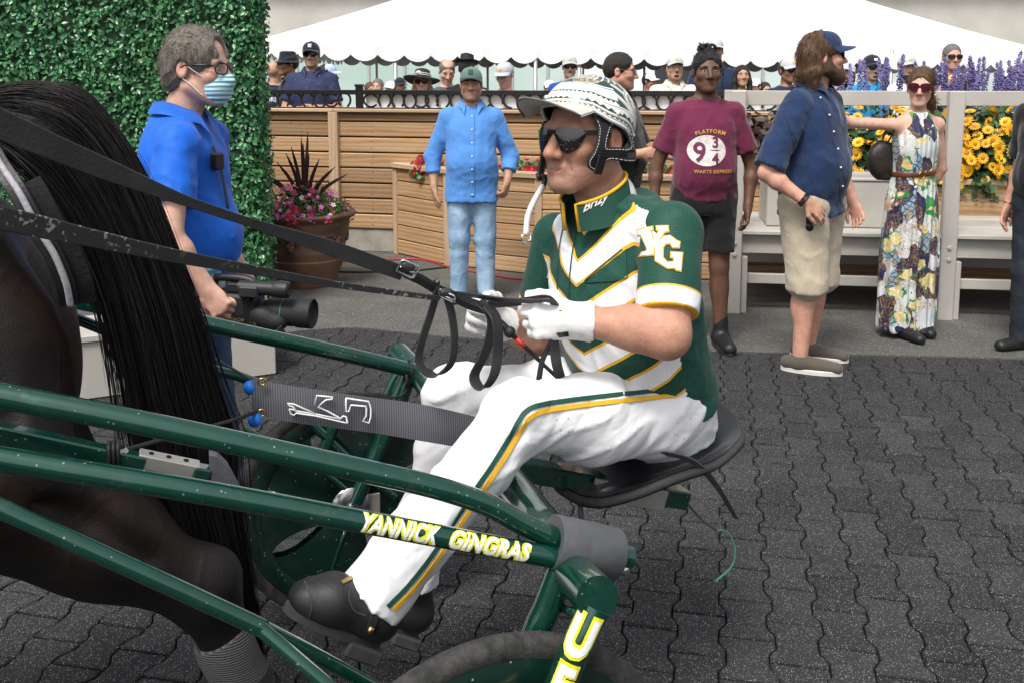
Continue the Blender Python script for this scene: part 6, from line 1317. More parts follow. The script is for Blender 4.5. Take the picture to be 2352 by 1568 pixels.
def outline(px, nm='letter_outline', mat=None, r=.0022):
    MB().tube(np.array([on_screen(x, y) for x, y in px]), r, 5).part(nm, mat or m_lw, scr, True)
def z1(x, y): return ((900 + x / 2.24) / 1.6327, (1000 + y / 2.24) / 1.6327)     # second close-up -> picture
for pl_ in ([(625, 1160), (645, 1078), (780, 1090), (775, 1108), (720, 1115), (690, 1140), (655, 1172), (735, 1210), (830, 1262), (845, 1272), (865, 1250), (890, 1255), (905, 1310), (880, 1306), (640, 1250), (470, 1225), (455, 1245), (425, 1232), (415, 1190), (440, 1195), (475, 1208), (640, 1235), (840, 1275)], [(475, 1208), (440, 1170), (415, 1165), (398, 1145), (450, 1150), (640, 1235)], [(890, 1100), (1080, 1128), (1100, 1190), (1098, 1260), (1082, 1310), (1030, 1290), (1060, 1250), (1062, 1190), (1055, 1168), (930, 1158), (915, 1212), (888, 1212), (890, 1100)]): outline([z1(*q) for q in pl_])
m_bball = M('blue_rubber_ball', (.005, .16, .62), .5, .1, 20)
for x, y, l in ((575, 889, -.09), (586, 963, -.06)): MB().ball(SL(x, y, l), .0165, 10).part('blue_ball', m_bball, scr, True)
for x, y in ((602, 876), (600, 947)): 
    c = on_screen(x, y); an_ = np.linspace(0, 6.283, 16, endpoint=False); MB().tube(np.array([c + FWD * .008 * math.cos(a) + UZ * .008 * math.sin(a) for a in an_]), .0025, 5, closed=True).part('eyelet', m_gold, scr, True)
def cord(pts, r, nm='cord', par=None, mat=None): MB().tube(spline([SL(*q) for q in pts], 6), r, 6).part(nm, mat or m_blk, par or scr, True)
cord([(590, 945, -.07), (520, 968, .1), (400, 1000, .28), (262, 1040, .46)], .0042); cord([(588, 878, -.08), (520, 838, -.25), (450, 800, -.45)], .0035); cord([(592, 876, -.08), (700, 905, -.3), (820, 925, -.5), (905, 912, -.6), (935, 895, -.6), (945, 850, -.62)], .003)
cord([(1330, 1118, .06), (1332, 1150, .07), (1338, 1200, .1), (1360, 1230, .2), (1375, 1240, .3)], .0065, 'rope', sk_, m_rubg); cord([(1575, 1150, .0), (1610, 1190, .0), (1645, 1216, .0)], .0035, 'cord', sk_, m_rubg); cord([(1645, 1216, .0), (1672, 1222, .0), (1688, 1260, .0), (1680, 1300, .0), (1642, 1335, .0)], .0025, 'green_cord', sk_, M('green_string', (.08, .30, .22), .7))
for x, y in ((942, 850), (930, 870)):
    c = SL(x, y, -.62); an_ = np.linspace(0, 6.283, 14, endpoint=False); MB().tube(np.array([c + LFT * .026 * math.cos(a) + UZ * .03 * math.sin(a) for a in an_]), .005, 6, closed=True).part('cord_wrap', m_blk, sk_, True)
st_ = MB(); st_.strap(spline([SL(1330, 1045, .05) + UZ * .0, SL(1450, 1040, .16), SL(1540, 1042, .19), SL(1600, 1065, .19), SL(1650, 1120, .15), SL(1692, 1190, .12)], 7), np.linspace(.028, .016, 36), .004, LFT * .7 + UZ * .7 + FWD * .2); st_.part('seat_strap', m_rubg, sk_)
# ================================================================== DRIVER
I0 = Xf((0, 0, 0))
dv = thing('person', 'seated sulky driver in green and white jersey, white trousers and patterned helmet', 'person', W(loc(SL(1500, 1050, 0))[0], 0, loc(SL(1500, 1050, 0))[2]))
J = dict(hipN=SL(1492, 945, .10), hipF=SL(1442, 900, -.10), kneeN=SL(1182, 955, .22), ankN=SL(880, 1335, .26), kneeF=SL(1042, 905, -.20), ankF=SL(948, 1300, -.20), pel=SL(1488, 925, 0), neck=SL(1398, 468, 0), shN=SL(1540, 548, .20), shF=SL(1288, 560, -.19), elN=SL(1532, 762, .30), wrN=SL(1338, 738, .21), elF=SL(1232, 765, -.27), wrF=SL(1150, 742, -.13))
upT = nrm(J['neck'] - J['pel']); ltT = nrm(J['shN'] - J['shF']); ltT = nrm(ltT - upT * (ltT @ upT)); fwT = np.cross(ltT, upT)
if fwT @ FWD < 0: fwT = -fwT
TLn = np.linalg.norm(J['neck'] - J['pel']); AXT = np.array([ltT, -fwT, upT])      # x: his left, y: back, z: up
HT = Xf(SL(1342, 322, .0), rot(-46, 3, -2), 1.06)                                   # head frame
TST = np.array([(-.10, 0, .02, .150, .100), (-.02, 0, .012, .174, .116), (.08, 0, .0, .176, .128), (.18, 0, -.012, .172, .140), (.28, 0, -.012, .178, .138), (.36, 0, -.002, .182, .128), (.41, 0, .012, .176, .110), (.46, 0, .02, .130, .090), (.50, 0, .025, .075, .068)]); TST[:, 0] *= TLn / .50
m_skinh = skinmat('driver_skin', .48, .3, .10); S = SDF(.035); S.loft(J['pel'], AXT, TST, None, -.012, 2.3, 'u', .03); headprims(S, HT, J['neck'] + upT * -.02, .007, 0., 1.12)
p_ = HT.p
S.ell(p_((0, -.094, -.0655)), A(.017, .010, .0036) * 1.06, HT.ax(), .003, 's')       # parted lips
for sx in (-1, 1): S.chain([p_((sx * .020, -.092, -.036)), p_((sx * .030, -.084, -.052)), p_((sx * .034, -.074, -.072))], [.0022, .0030, .0018], .007, 's'); S.cone(p_((sx * .05, -.066, -.01)), p_((sx * .058, -.045, -.02)), .002, .002, .006, 's')
for a, b_, ra, rb in (('hipN', 'kneeN', .056, .048), ('kneeN', 'ankN', .050, .038), ('hipF', 'kneeF', .056, .048), ('kneeF', 'ankF', .050, .038)): S.cone(J[a], J[b_], ra, rb)
for sd in 'NF':
    S.cone(J['neck'] - upT * .06, J['sh' + sd], .034, .045, .03); S.cone(J['sh' + sd], J['el' + sd], .060, .050, .03); S.cone(J['el' + sd], J['wr' + sd], .050, .033, .012); S.ell(J['el' + sd] + (J['wr' + sd] - J['el' + sd]) * .30, A(.070, .048, .050), [nrm(J['wr' + sd] - J['el' + sd]), nrm(np.cross(nrm(J['wr' + sd] - J['el' + sd]), UZ)), np.cross(nrm(J['wr' + sd] - J['el' + sd]), nrm(np.cross(nrm(J['wr' + sd] - J['el' + sd]), UZ)))], .03)
    S.ell(J['el' + sd] + nrm(J['el' + sd] - J['sh' + sd]) * .012, .049, None, .02)
dskin = (.50, .27, .185)
def dcol(V):
    c = np.tile(np.asarray(dskin), (len(V), 1)); Q = HT.inv(V); m = (np.abs(Q) < .17).all(1); c[m] = headcolor(Q[m], dskin, .85, .60, .55)
    x, y, z = Q.T; t_ = m & (np.abs(x) < .012) & (np.abs(z + .0625) < .0028) & (y < -.075); c[t_] = (.62, .58, .52)
    return c
hc = HT.p((0, 0, -.02)); sdfpart('body', S, .011, m_skinh, dv, I0, [(hc - .15, hc + .15, .0034), (J['wrN'] - .1, J['elN'] + .1, .007)], 1, dcol)
# ---- trousers
C_WPANT = NT('white_trousers'); _v = C_WPANT.obj(); _n1 = C_WPANT.noise(_v, 6, 3); _vo = C_WPANT.n('TexVoronoi', {'Vector': _v, 'Scale': 120.}); _rc = C_WPANT.n('SeparateColor', {0: _vo.outputs['Color']}).outputs[0]; _dm = C_WPANT.math('MULTIPLY', C_WPANT.math('MULTIPLY', C_WPANT.math('LESS_THAN', _rc, .10), C_WPANT.math('LESS_THAN', _vo.outputs['Distance'], .30)), C_WPANT.step(C_WPANT.noise(_v, 5.5, 2), .56, .62))
_c = C_WPANT.mix(C_WPANT.math('MULTIPLY', _dm, .7), C_WPANT.mix(C_WPANT.step(_n1, .3, .7), (.77, .77, .79), (.82, .82, .83)), (.22, .19, .16)); _sm = C_WPANT.step(C_WPANT.noise(C_WPANT.obj((1, 1, 2)), 4.5, 5, .75), .66, .76); _c = C_WPANT.mix(C_WPANT.math('MULTIPLY', _sm, .25), _c, (.42, .38, .33))
_b1 = C_WPANT.n('Bump', {'Strength': .22, 'Distance': .03, 'Height': C_WPANT.noise(C_WPANT.obj((1, 1, 1.3)), 10, 2, .5, 1.)}); C_WPANT.L.new(_b1.outputs[0], C_WPANT.b.inputs['Normal']); C_WPANT = C_WPANT.fin(_c, .6, Sheen_Weight=.1, Specular_IOR_Level=.3)
S = SDF(.045); S.loft(J['pel'], AXT, TST, None, .004, 2.3, 'u', -.10, .04)
S.ell(J['hipN'] - FWD * .015 - UZ * .0, (.115, .100, .105), [FWD, LFT, UZ]); S.ell(J['hipF'] - FWD * .015 - UZ * .0, (.115, .100, .105), [FWD, LFT, UZ])
def leg(hip, knee, ank, ln):
    m = hip + (knee - hip) * .45; S.chain([hip, m - UZ * .012, knee], [.098, .094, .070], .04); sm = knee + (ank - knee) * .30; S.chain([knee, sm - FWD * .012, knee + (ank - knee) * .75], [.069, .067, .064], .04)
    d = nrm(ank - knee); e = ank + d * .045; S.cone(knee + (ank - knee) * .7, e + d * .03, .064, .077, .03, clip=[(e, nrm(d - FWD * .12))])
leg(J['hipN'], J['kneeN'], J['ankN'], 1); leg(J['hipF'], J['kneeF'], J['ankF'], -1)
def folds(X_, Y_, Z_):
    f = (X_ - SO[0]) * FWD[0] + (Y_ - SO[1]) * FWD[1]; a = f * 30 + Z_ * 26; c = f * 9 - Z_ * 12; w = vnoise(a, c + Y_ * 6, c, 31); w2 = vnoise(a * 1.9 + 3, c * 1.5, Y_ * 20, 33); rd = 1 - np.abs(w); rd2 = 1 - np.abs(w2); return .0035 * w - .0065 * np.clip(rd, 0, 1) ** 4 + .004 * np.clip(rd2, 0, 1) ** 3 - .002
S.disp(folds)
def foldline(pts, r, op='s', k=.02):
    P = [SL(*q) for q in pts]; S.chain(P, [r * .3] + [r] * (len(P) - 2) + [r * .3], k, op)
foldline([(1215, 985, .31), (1245, 1000, .315), (1270, 1045, .30)], .012); foldline([(1255, 975, .325), (1330, 1000, .33), (1400, 1040, .31)], .008); foldline([(1400, 945, .335), (1480, 975, .34), (1540, 1020, .32)], .009); foldline([(1470, 925, .335), (1560, 965, .335), (1600, 985, .30)], .008); foldline([(1195, 1000, .30), (1170, 1060, .33), (1130, 1120, .33)], .006)
pants = sdfpart('trousers', S, .0062, C_WPANT, dv, I0, (), 2)
def bvh_of(o): return BVHTree.FromPolygons([v.co[:] for v in o.data.vertices], [p.vertices[:] for p in o.data.polygons]), ORG[o]
def hit(bo, x, y, off=.002):
    """where the line of sight through picture point (x, y) meets the cloth"""
    bv, og = bo; d = nrm(ray(x, y)); h = bv.ray_cast(Vector(CAM - og), Vector(d)); 
    if h[0] is None: return None, None
    n = np.array(h[1]); n = n if n @ d < 0 else -n; return np.array(h[0]) + og + n * off, n
def seamstrip(bo, px, w, mat, name, parent, off=.0030, t=.0022):
    Q = spline(np.array([(x, y, 0) for x, y in px], float), 9); P = []; Nn = []
    for q in Q:
        p, n = hit(bo, q[0], q[1], off)
        if p is not None: P.append(p); Nn.append(n)
    P = np.array(P); Nn = np.array(Nn); 
    for _ in range(2): P[1:-1] = (P[:-2] + 2 * P[1:-1] + P[2:]) / 4
    T_ = np.gradient(P, axis=0); MB().strap(P, w, t, np.cross(Nn, T_)).part(name, mat, parent)
m_jg = M('jersey_green_trim', (.006, .060, .040), .7, .05); m_jy = M('jersey_yellow_trim', (.74, .40, .015), .7, .05)
pb_ = bvh_of(pants)
gl = [(1640, 862), (1600, 868), (1560, 890), (1520, 896), (1400, 908), (1300, 920), (1238, 930), (1208, 944), (1188, 972), (1140, 1052), (1070, 1155), (1000, 1262), (940, 1340), (890, 1392)]
seamstrip(pb_, gl, .0105, m_jg, 'side_stripe', pants); seamstrip(pb_, [(x + 8 + (5 if y > 950 else 0), y + 14 - (8 if y > 950 else 0)) for x, y in gl], .0105, m_jy, 'side_stripe', pants)
# ---- boots
m_boot = M('black_boot_leather', (.016, .016, .018), .5, .25, 18, .25, 120); m_bsole = M('boot_sole', (.045, .045, .047), .8, .25, 30, .4, 80)
def boot(ank, toe, heel, l):
    d = nrm(toe - heel); u = nrm(UZ - d * (UZ @ d)); sdv = np.cross(d, u); S = SDF(.03); L = np.linalg.norm(toe - heel)
    S.chain([heel + u * .05 + d * .03, heel + u * .055 + d * .14, toe + u * .045 - d * .035], [.044, .046, .034], .03, sq=(sdv, 1.1)); S.chain([ank + nrm(J['kneeN' if l > 0 else 'kneeF'] - ank) * .03, heel + u * .07 + d * .05], [.048, .050], .03); S.ell(toe + u * .036 - d * .055, (.062, .046, .031), [d, sdv, u], .02); S.plane(heel + u * .016, -u, .004); o = sdfpart('boot', S, .0065, m_boot, dv, I0)
    an_ = np.linspace(0, 2 * np.pi, 30, endpoint=False); poly = [(L / 2 + np.cos(a) * (L / 2 + .004), np.sin(a) * (.040 + .008 * np.cos(a))) for a in an_]; b = MB(); b.prism(poly, heel, d, np.cross(u, d), 0, .02, .004); b.part('sole', m_bsole, o, True, 40); b = MB(); b.box(heel + d * .035 - u * .012, (.04, .04, .016), [d, sdv, u], .005); b.part('heel', m_bsole, o)
    return o
bt = boot(J['ankN'], SL(652, 1400, .28), SL(868, 1482, .28), .28); bb_ = bvh_of(bt)
seamstrip(bb_, [(785, 1338), (800, 1330), (822, 1322)], .008, M('brass_zip', (.45, .30, .10), .4, metal=.8), 'zip', bt); seamstrip(bb_, [(868, 1372), (862, 1405), (852, 1440)], .018, m_boot, 'ankle_strap', bt, .003, .004)
_p, _ = hit(bb_, 851, 1441, .006)
if _p is not None: MB().ball(_p, .008, 6).part('stud', m_gold, bt, True)
boot(J['ankF'], SL(770, 1395, -.21), SL(958, 1458, -.21), -.21)
for pxs in ([(700, 1335), (712, 1362), (716, 1395), (706, 1425)], [(808, 1330), (800, 1365), (812, 1400), (840, 1412)]):
    try: seamstrip(bb_, pxs, .003, m_bsole, 'boot_seam', bt, .001, .002)
    except Exception: pass
# ---- jersey
def jersey_mat(sleeve=False):
    t = NT('jersey_sleeve' if sleeve else 'jersey_chevron'); a = t.n('Attribute', attribute_name='Col'); sp = t.n('SeparateColor', {0: a.outputs['Color']}).outputs; v3 = t.obj()
    gr, wh, ye = (.0055, .058, .039), (.78, .78, .80), (.74, .40, .015)
    if sleeve:
        f = sp[0]; col = t.ramp(f, [(0, gr), (.742, ye), (.765, wh), (.965, ye)], 'CONSTANT')
    else:
        ph = t.math('FRACT', sp[0]); col = t.ramp(ph, [(0, ye), (.065, wh), (.50, ye), (.565, gr)], 'CONSTANT'); col = t.mix(t.math('GREATER_THAN', sp[1], .5), col, gr)
    vo = t.n('TexVoronoi', {'Vector': v3, 'Scale': 250., 'Randomness': .12}); dots = t.math('LESS_THAN', vo.outputs['Distance'], .20); sc_ = t.n('HueSaturation', {'Value': 1.9, 'Color': col}).outputs[0]; col = t.mix(t.math('MULTIPLY', dots, .55), col, t.mix(.25, sc_, (.5, .52, .5)))
    b = t.n('Bump', {'Strength': .25, 'Distance': .03, 'Height': t.noise(v3, 9, 3, .5, 1.)}); t.L.new(b.outputs[0], t.b.inputs['Normal']); return t.fin(col, .65, Sheen_Weight=.08, Specular_IOR_Level=.3)
S = SDF(.03); S.loft(J['pel'], AXT, TST, None, .018, 2.3, 'u', .0, TLn * 1.0); S.ell(J['pel'] + upT * .12 + fwT * .02, A(.16, .135, .12), AXT, .05)
for sd in 'NF': S.cone(J['neck'] - upT * .03, J['sh' + sd], .066, .063, .04); S.cone(J['sh' + sd], J['sh' + sd] + (J['el' + sd] - J['sh' + sd]) * .25, .063, .061, .03)
S.disp(lambda X_, Y_, Z_: .0050 * vnoise(X_ * 26 + Z_ * 20, Y_ * 22, Z_ * 30 - X_ * 16, 41) - .005 * np.clip(1 - np.abs(vnoise(X_ * 34 + Z_ * 30, Y_ * 30, Z_ * 26 - X_ * 30, 44)), 0, 1) ** 4 + .0018 * vnoise(X_ * 60, Y_ * 50 + X_ * 25, Z_ * 60, 43))
JV, JF = S.mesh(.0058); JV = smoothV(JV, JF, 2)
def jraw(V):
    d = V - J['pel']; lx, by, z = d @ ltT, d @ (-fwT), d @ upT; return np.abs(np.arctan2(lx, -by)) * .172, TLn - z
_jb = (BVHTree.FromPolygons(JV.tolist(), JF.tolist()), A(0, 0, 0))
def _jr(x, y):
    bv, og = _jb; h = bv.ray_cast(Vector(CAM), Vector(nrm(ray(x, y)))); a, z = jraw(np.array(h[0])[None]); return a[0], z[0]
_a0, _z0 = _jr(1321, 578); _a1, _z1 = _jr(1440, 500); _a2, _z2 = _jr(1348, 806); CSL = (_z0 - _z1) / max(.02, _a1 - _a0); CSL = min(1.1, max(.5, CSL)); CH0 = _z0 + CSL * _a0; CPER = max(.09, (_z2 + CSL * _a2 - CH0) / 2); print('chevron', CSL, CH0, CPER)
def jcoord(V):
    al, z = jraw(V); return np.stack([(z + CSL * al - CH0) / CPER + 10, (al > .235).astype(float), 0 * al], 1)
jer = part('jersey', JV, JF, jersey_mat(), dv, True, None, jcoord(JV))
def sleeve(sd):
    a, e = J['sh' + sd], J['el' + sd]; d = nrm(e - a); Ln = np.linalg.norm(e - a); end = a + d * Ln * .82; S = SDF(.03); S.cone(a - d * .01, end + d * .04, .075, .069, .03, clip=[(end, d)]); S.disp(lambda X_, Y_, Z_: .0032 * vnoise(X_ * 30 + Z_ * 20, Y_ * 30, Z_ * 26, 51)); S.cone(end - d * .05, end + d * .05, .062, .064, .0, 's') if False else None
    return sdfpart('sleeve', S, .0055, jersey_mat(True), dv, I0, (), 2, lambda V: np.stack([np.clip(((V - a) @ d) / (Ln * .82), 0, 1)] * 3, 1))
slN = sleeve('N'); slF = sleeve('F')
# collar: stand-up, open at the front
def collar():
    n = 34; G = np.zeros((5, n, 3)); c = J['neck'] - upT * .02
    for j in range(n):
        a = math.radians(16 + (360 - 32) * j / (n - 1)); fr = math.cos(a); o = ltT * math.sin(a) + fwT * math.cos(a); r = .082 + .006 * max(0, fr); zt = .066 - .018 * fr
        for q, (dr, dz) in enumerate(((.008, -.016), (.005, .0), (.002, zt - .012), (.0, zt), (-.007, zt - .02))): G[q, j] = c + o * (r + dr) + upT * (dz + .006) + fwT * .036
    b = MB(); b.grid(G); co = b.part('collar', m_jg, jer, True); P = np.concatenate([[G[0, 0]], G[3], [G[0, -1]]]); MB().tube(P, .0045, 6).part('collar_piping', m_jy, co, True); return co
co_ = collar()
S = SDF(.02); S.cone(J['neck'] - upT * .05, J['neck'] + upT * .012 - fwT * .004, .072, .068); sdfpart('undershirt', S, .008, m_wht, dv, I0)
# prints on the jersey
def print_px(bo, V2, F, tf, mat, name, parent, off):
    P = []
    for v in V2:
        q = tf(v); p, n = hit(bo, q[0], q[1], off)
        if p is None: p = P[-1] if P else SL(q[0], q[1], .2)
        P.append(p)
    return part(name, np.array(P), F, mat, parent)
def polymesh(outer, hole=None):
    """flat polygon, optional hole bridged by quads when both rings have equal counts"""
    cu = bpy.data.curves.new('pg', 'CURVE'); cu.dimensions = '2D'; cu.fill_mode = 'FRONT'
    for ring in [outer] + (hole or []):
        s_ = cu.splines.new('POLY'); s_.points.add(len(ring) - 1); s_.use_cyclic_u = True
        for i, (x, y) in enumerate(ring): s_.points[i].co = (x, y, 0, 1)
    o = bpy.data.objects.new('pg', cu); COL.objects.link(o); me = bpy.data.meshes.new_from_object(o.evaluated_get(bpy.context.evaluated_depsgraph_get())); V = [tuple(v.co[:2]) for v in me.vertices]; F = [p.vertices[:] for p in me.polygons]; bpy.data.objects.remove(o); bpy.data.curves.remove(cu); bpy.data.meshes.remove(me)
    for _ in range(3):
        E = {}; NF = []
        for f_ in F:
            for tri in ([f_] if len(f_) == 3 else [(f_[0], f_[i], f_[i + 1]) for i in range(1, len(f_) - 1)]):
                l = [math.dist(V[tri[i]], V[tri[(i + 1) % 3]]) for i in range(3)]; i = max(range(3), key=lambda q: l[q])
                if l[i] > 12:
                    kx = (min(tri[i], tri[(i + 1) % 3]), max(tri[i], tri[(i + 1) % 3]))
                    if kx not in E: E[kx] = len(V); V.append(((V[kx[0]][0] + V[kx[1]][0]) / 2, (V[kx[0]][1] + V[kx[1]][1]) / 2))
                    m_ = E[kx]; NF += [(tri[i], m_, tri[(i + 2) % 3]), (m_, tri[(i + 1) % 3], tri[(i + 2) % 3])]
                else: NF.append(tri)
        F = NF
    return np.array(V), F
def inset(poly, d):
    P = np.asarray(poly, float); a = .5 * sum(P[i - 1, 0] * P[i, 1] - P[i, 0] * P[i - 1, 1] for i in range(len(P))); sg = 1 if a > 0 else -1; out = []
    for i in range(len(P)):
        e1 = P[i] - P[i - 1]; e2 = P[(i + 1) % len(P)] - P[i]; n1 = np.array([-e1[1], e1[0]]) / (np.linalg.norm(e1) + 1e-9) * sg; n2 = np.array([-e2[1], e2[0]]) / (np.linalg.norm(e2) + 1e-9) * sg; b = n1 + n2; l = max(.5, (1 + n1 @ n2)); out.append(P[i] + b * d / l)
    return [tuple(q) for q in out]
def z5(x, y): return ((2000 + x / 1.96) / 1.6327, (600 + y / 1.96) / 1.6327)
Yp = [(765, 515), (880, 490), (884, 520), (868, 524), (888, 590), (925, 520), (908, 520), (905, 488), (990, 486), (995, 530), (965, 535), (905, 640), (890, 650), (892, 700), (780, 712), (800, 680), (835, 672), (836, 650), (795, 560), (770, 555)]
Gp = [(960, 565), (1005, 560), (1050, 595), (1075, 605), (1070, 650), (1025, 650), (1005, 620), (975, 622), (955, 650), (955, 720), (985, 755), (1030, 750), (1030, 725), (1010, 722), (1010, 680), (1095, 685), (1082, 822), (1048, 815), (1040, 800), (985, 800), (900, 745), (895, 640)]
jb_ = bvh_of(jer)
_sv = [v.co[:] for v in slN.data.vertices]; _jv = [v.co[:] for v in jer.data.vertices]; sb_ = (BVHTree.FromPolygons(_sv + _jv, [p.vertices[:] for p in slN.data.polygons] + [tuple(i + len(_sv) for i in p.vertices) for p in jer.data.polygons]), ORG[slN])
for pg, o0 in ((Yp, 0), (Gp, .0012)):
    pg = [z5(*q) for q in pg]
    for mat, dd_, off in ((m_jy, -1.5, .0014), (m_wht, 1.2, .0026), (m_jg, 8.0, .0038)):
        if mat is m_jg: continue
        V2, F2 = polymesh(inset(pg, dd_)); print_px(sb_, V2, F2, lambda v: v, mat, 'monogram', slN, off + o0)
    seamstrip(sb_, [], .003, m_jg, 'x', slN) if False else None
V2, F2 = text_pts('Brizy', 34, shear=.15, bold=.9); cb_ = bvh_of(co_)
print_px(cb_, V2, F2, lambda v: (1366 + v[0] * .80 + v[1] * .2, 474 - v[1] * .9 - v[0] * .42), m_wht, 'collar_lettering', co_, .002)
for pxs in ([(1430, 573), (1350, 640), (1358, 648), (1435, 640), (1440, 622), (1438, 575)],): seamstrip(jb_, pxs, .0022, m_jg, 'pocket_seam', jer)
seamstrip(jb_, [(1330, 500), (1318, 570), (1310, 640), (1308, 690)], .0025, m_jg, 'placket_seam', jer); seamstrip(jb_, [(1302, 500), (1288, 560), (1282, 640), (1284, 690)], .0025, m_jg, 'placket_seam', jer)
# signature scribble on the hip
for pxs in ([(1420, 828), (1440, 838), (1470, 828), (1430, 845), (1470, 835)], [(1450, 850), (1500, 848), (1510, 836), (1480, 858)], [(1440, 860), (1470, 836)], [(1465, 858), (1492, 832)]): seamstrip(pb_, pxs, .002, m_jg, 'ink_signature', pants)
# ---- gloves
m_glove = M('white_leather_glove', (.74, .73, .71), .55, .06, 30, .35, 55)
S = SDF(.012); dN = nrm(SL(1262, 735, .19) - J['wrN']); handprims(S, J['wrN'] + dN * .012, dN, LFT + UZ * .15, 1.08, 1.25, .05, side=-1 if np.cross(dN, LFT)[2] < 0 else 1, k=.012); S.cone(J['wrN'] + dN * .03, J['wrN'] - dN * .028, .037, .047, .02, clip=[(J['wrN'] - dN * .022, -dN)]); S.disp(lambda X_, Y_, Z_: .0011 * vnoise(X_ * 150, Y_ * 150, Z_ * 150, 61)); gN = sdfpart('glove', S, .0042, m_glove, dv, I0)
S = SDF(.012); dF = nrm(SL(1092, 722, -.10) - J['wrF']); handprims(S, J['wrF'] + dF * .005, dF, -LFT + FWD * .15, 1.12, 1.05, .05, side=-1 if np.cross(dF, -LFT)[2] < 0 else 1, k=.012); S.cone(J['wrF'] + dF * .03, J['wrF'] - dF * .03, .037, .045, .02, clip=[(J['wrF'] - dF * .025, -dF)]); S.disp(lambda X_, Y_, Z_: .0011 * vnoise(X_ * 150, Y_ * 150, Z_ * 150, 62)); gF = sdfpart('glove', S, .0042, m_glove, dv, I0)
gb_ = bvh_of(gN); 
for px_, w_, m__ in (([(1282, 768), (1306, 765)], .013, m_plast), ([(1284, 712), (1292, 711)], .006, m_gold)): seamstrip(gb_, [px_[0], ((px_[0][0] + px_[1][0]) / 2, (px_[0][1] + px_[1][1]) / 2), px_[1]], w_, m__, 'glove_tag', gN)
# ---- helmet
hm = HT; HCN = A(0, .014, .048); HR_ = A(.099, .120, .100)
def edge_z(a):
    """a: azimuth, 0 = front (-y), pi = back; lower rim height in head units"""
    a = abs(a); return np.interp(a, [0, .5, .9, 1.25, 1.7, 2.2, 2.7, 3.15], [.076, .074, .066, .044, .026, -.006, -.050, -.060])
def helm_pt(a, v, g=0.):
    """v 0 rim .. 1 top"""
    r = HR_ + g; ez = edge_z(a) - HCN[2]; th0 = math.asin(max(-.95, min(.95, ez / r[2]))); th = th0 + (math.pi / 2 - th0) * v; return HCN + A(math.sin(a) * r[0] * math.cos(th), -math.cos(a) * r[1] * math.cos(th), r[2] * math.sin(th))
NA, NV = 120, 44; G = np.zeros((NV, NA + 1, 3)); C_ = np.zeros((NV, NA + 1, 3))
for i in range(NV):
    for j in range(NA + 1):
        a = -math.pi + 2 * math.pi * j / NA; v = i / (NV - 1) * .998; G[i, j] = hm.p(helm_pt(a, v)); C_[i, j] = ((a + math.pi) / (2 * math.pi), v, 0)
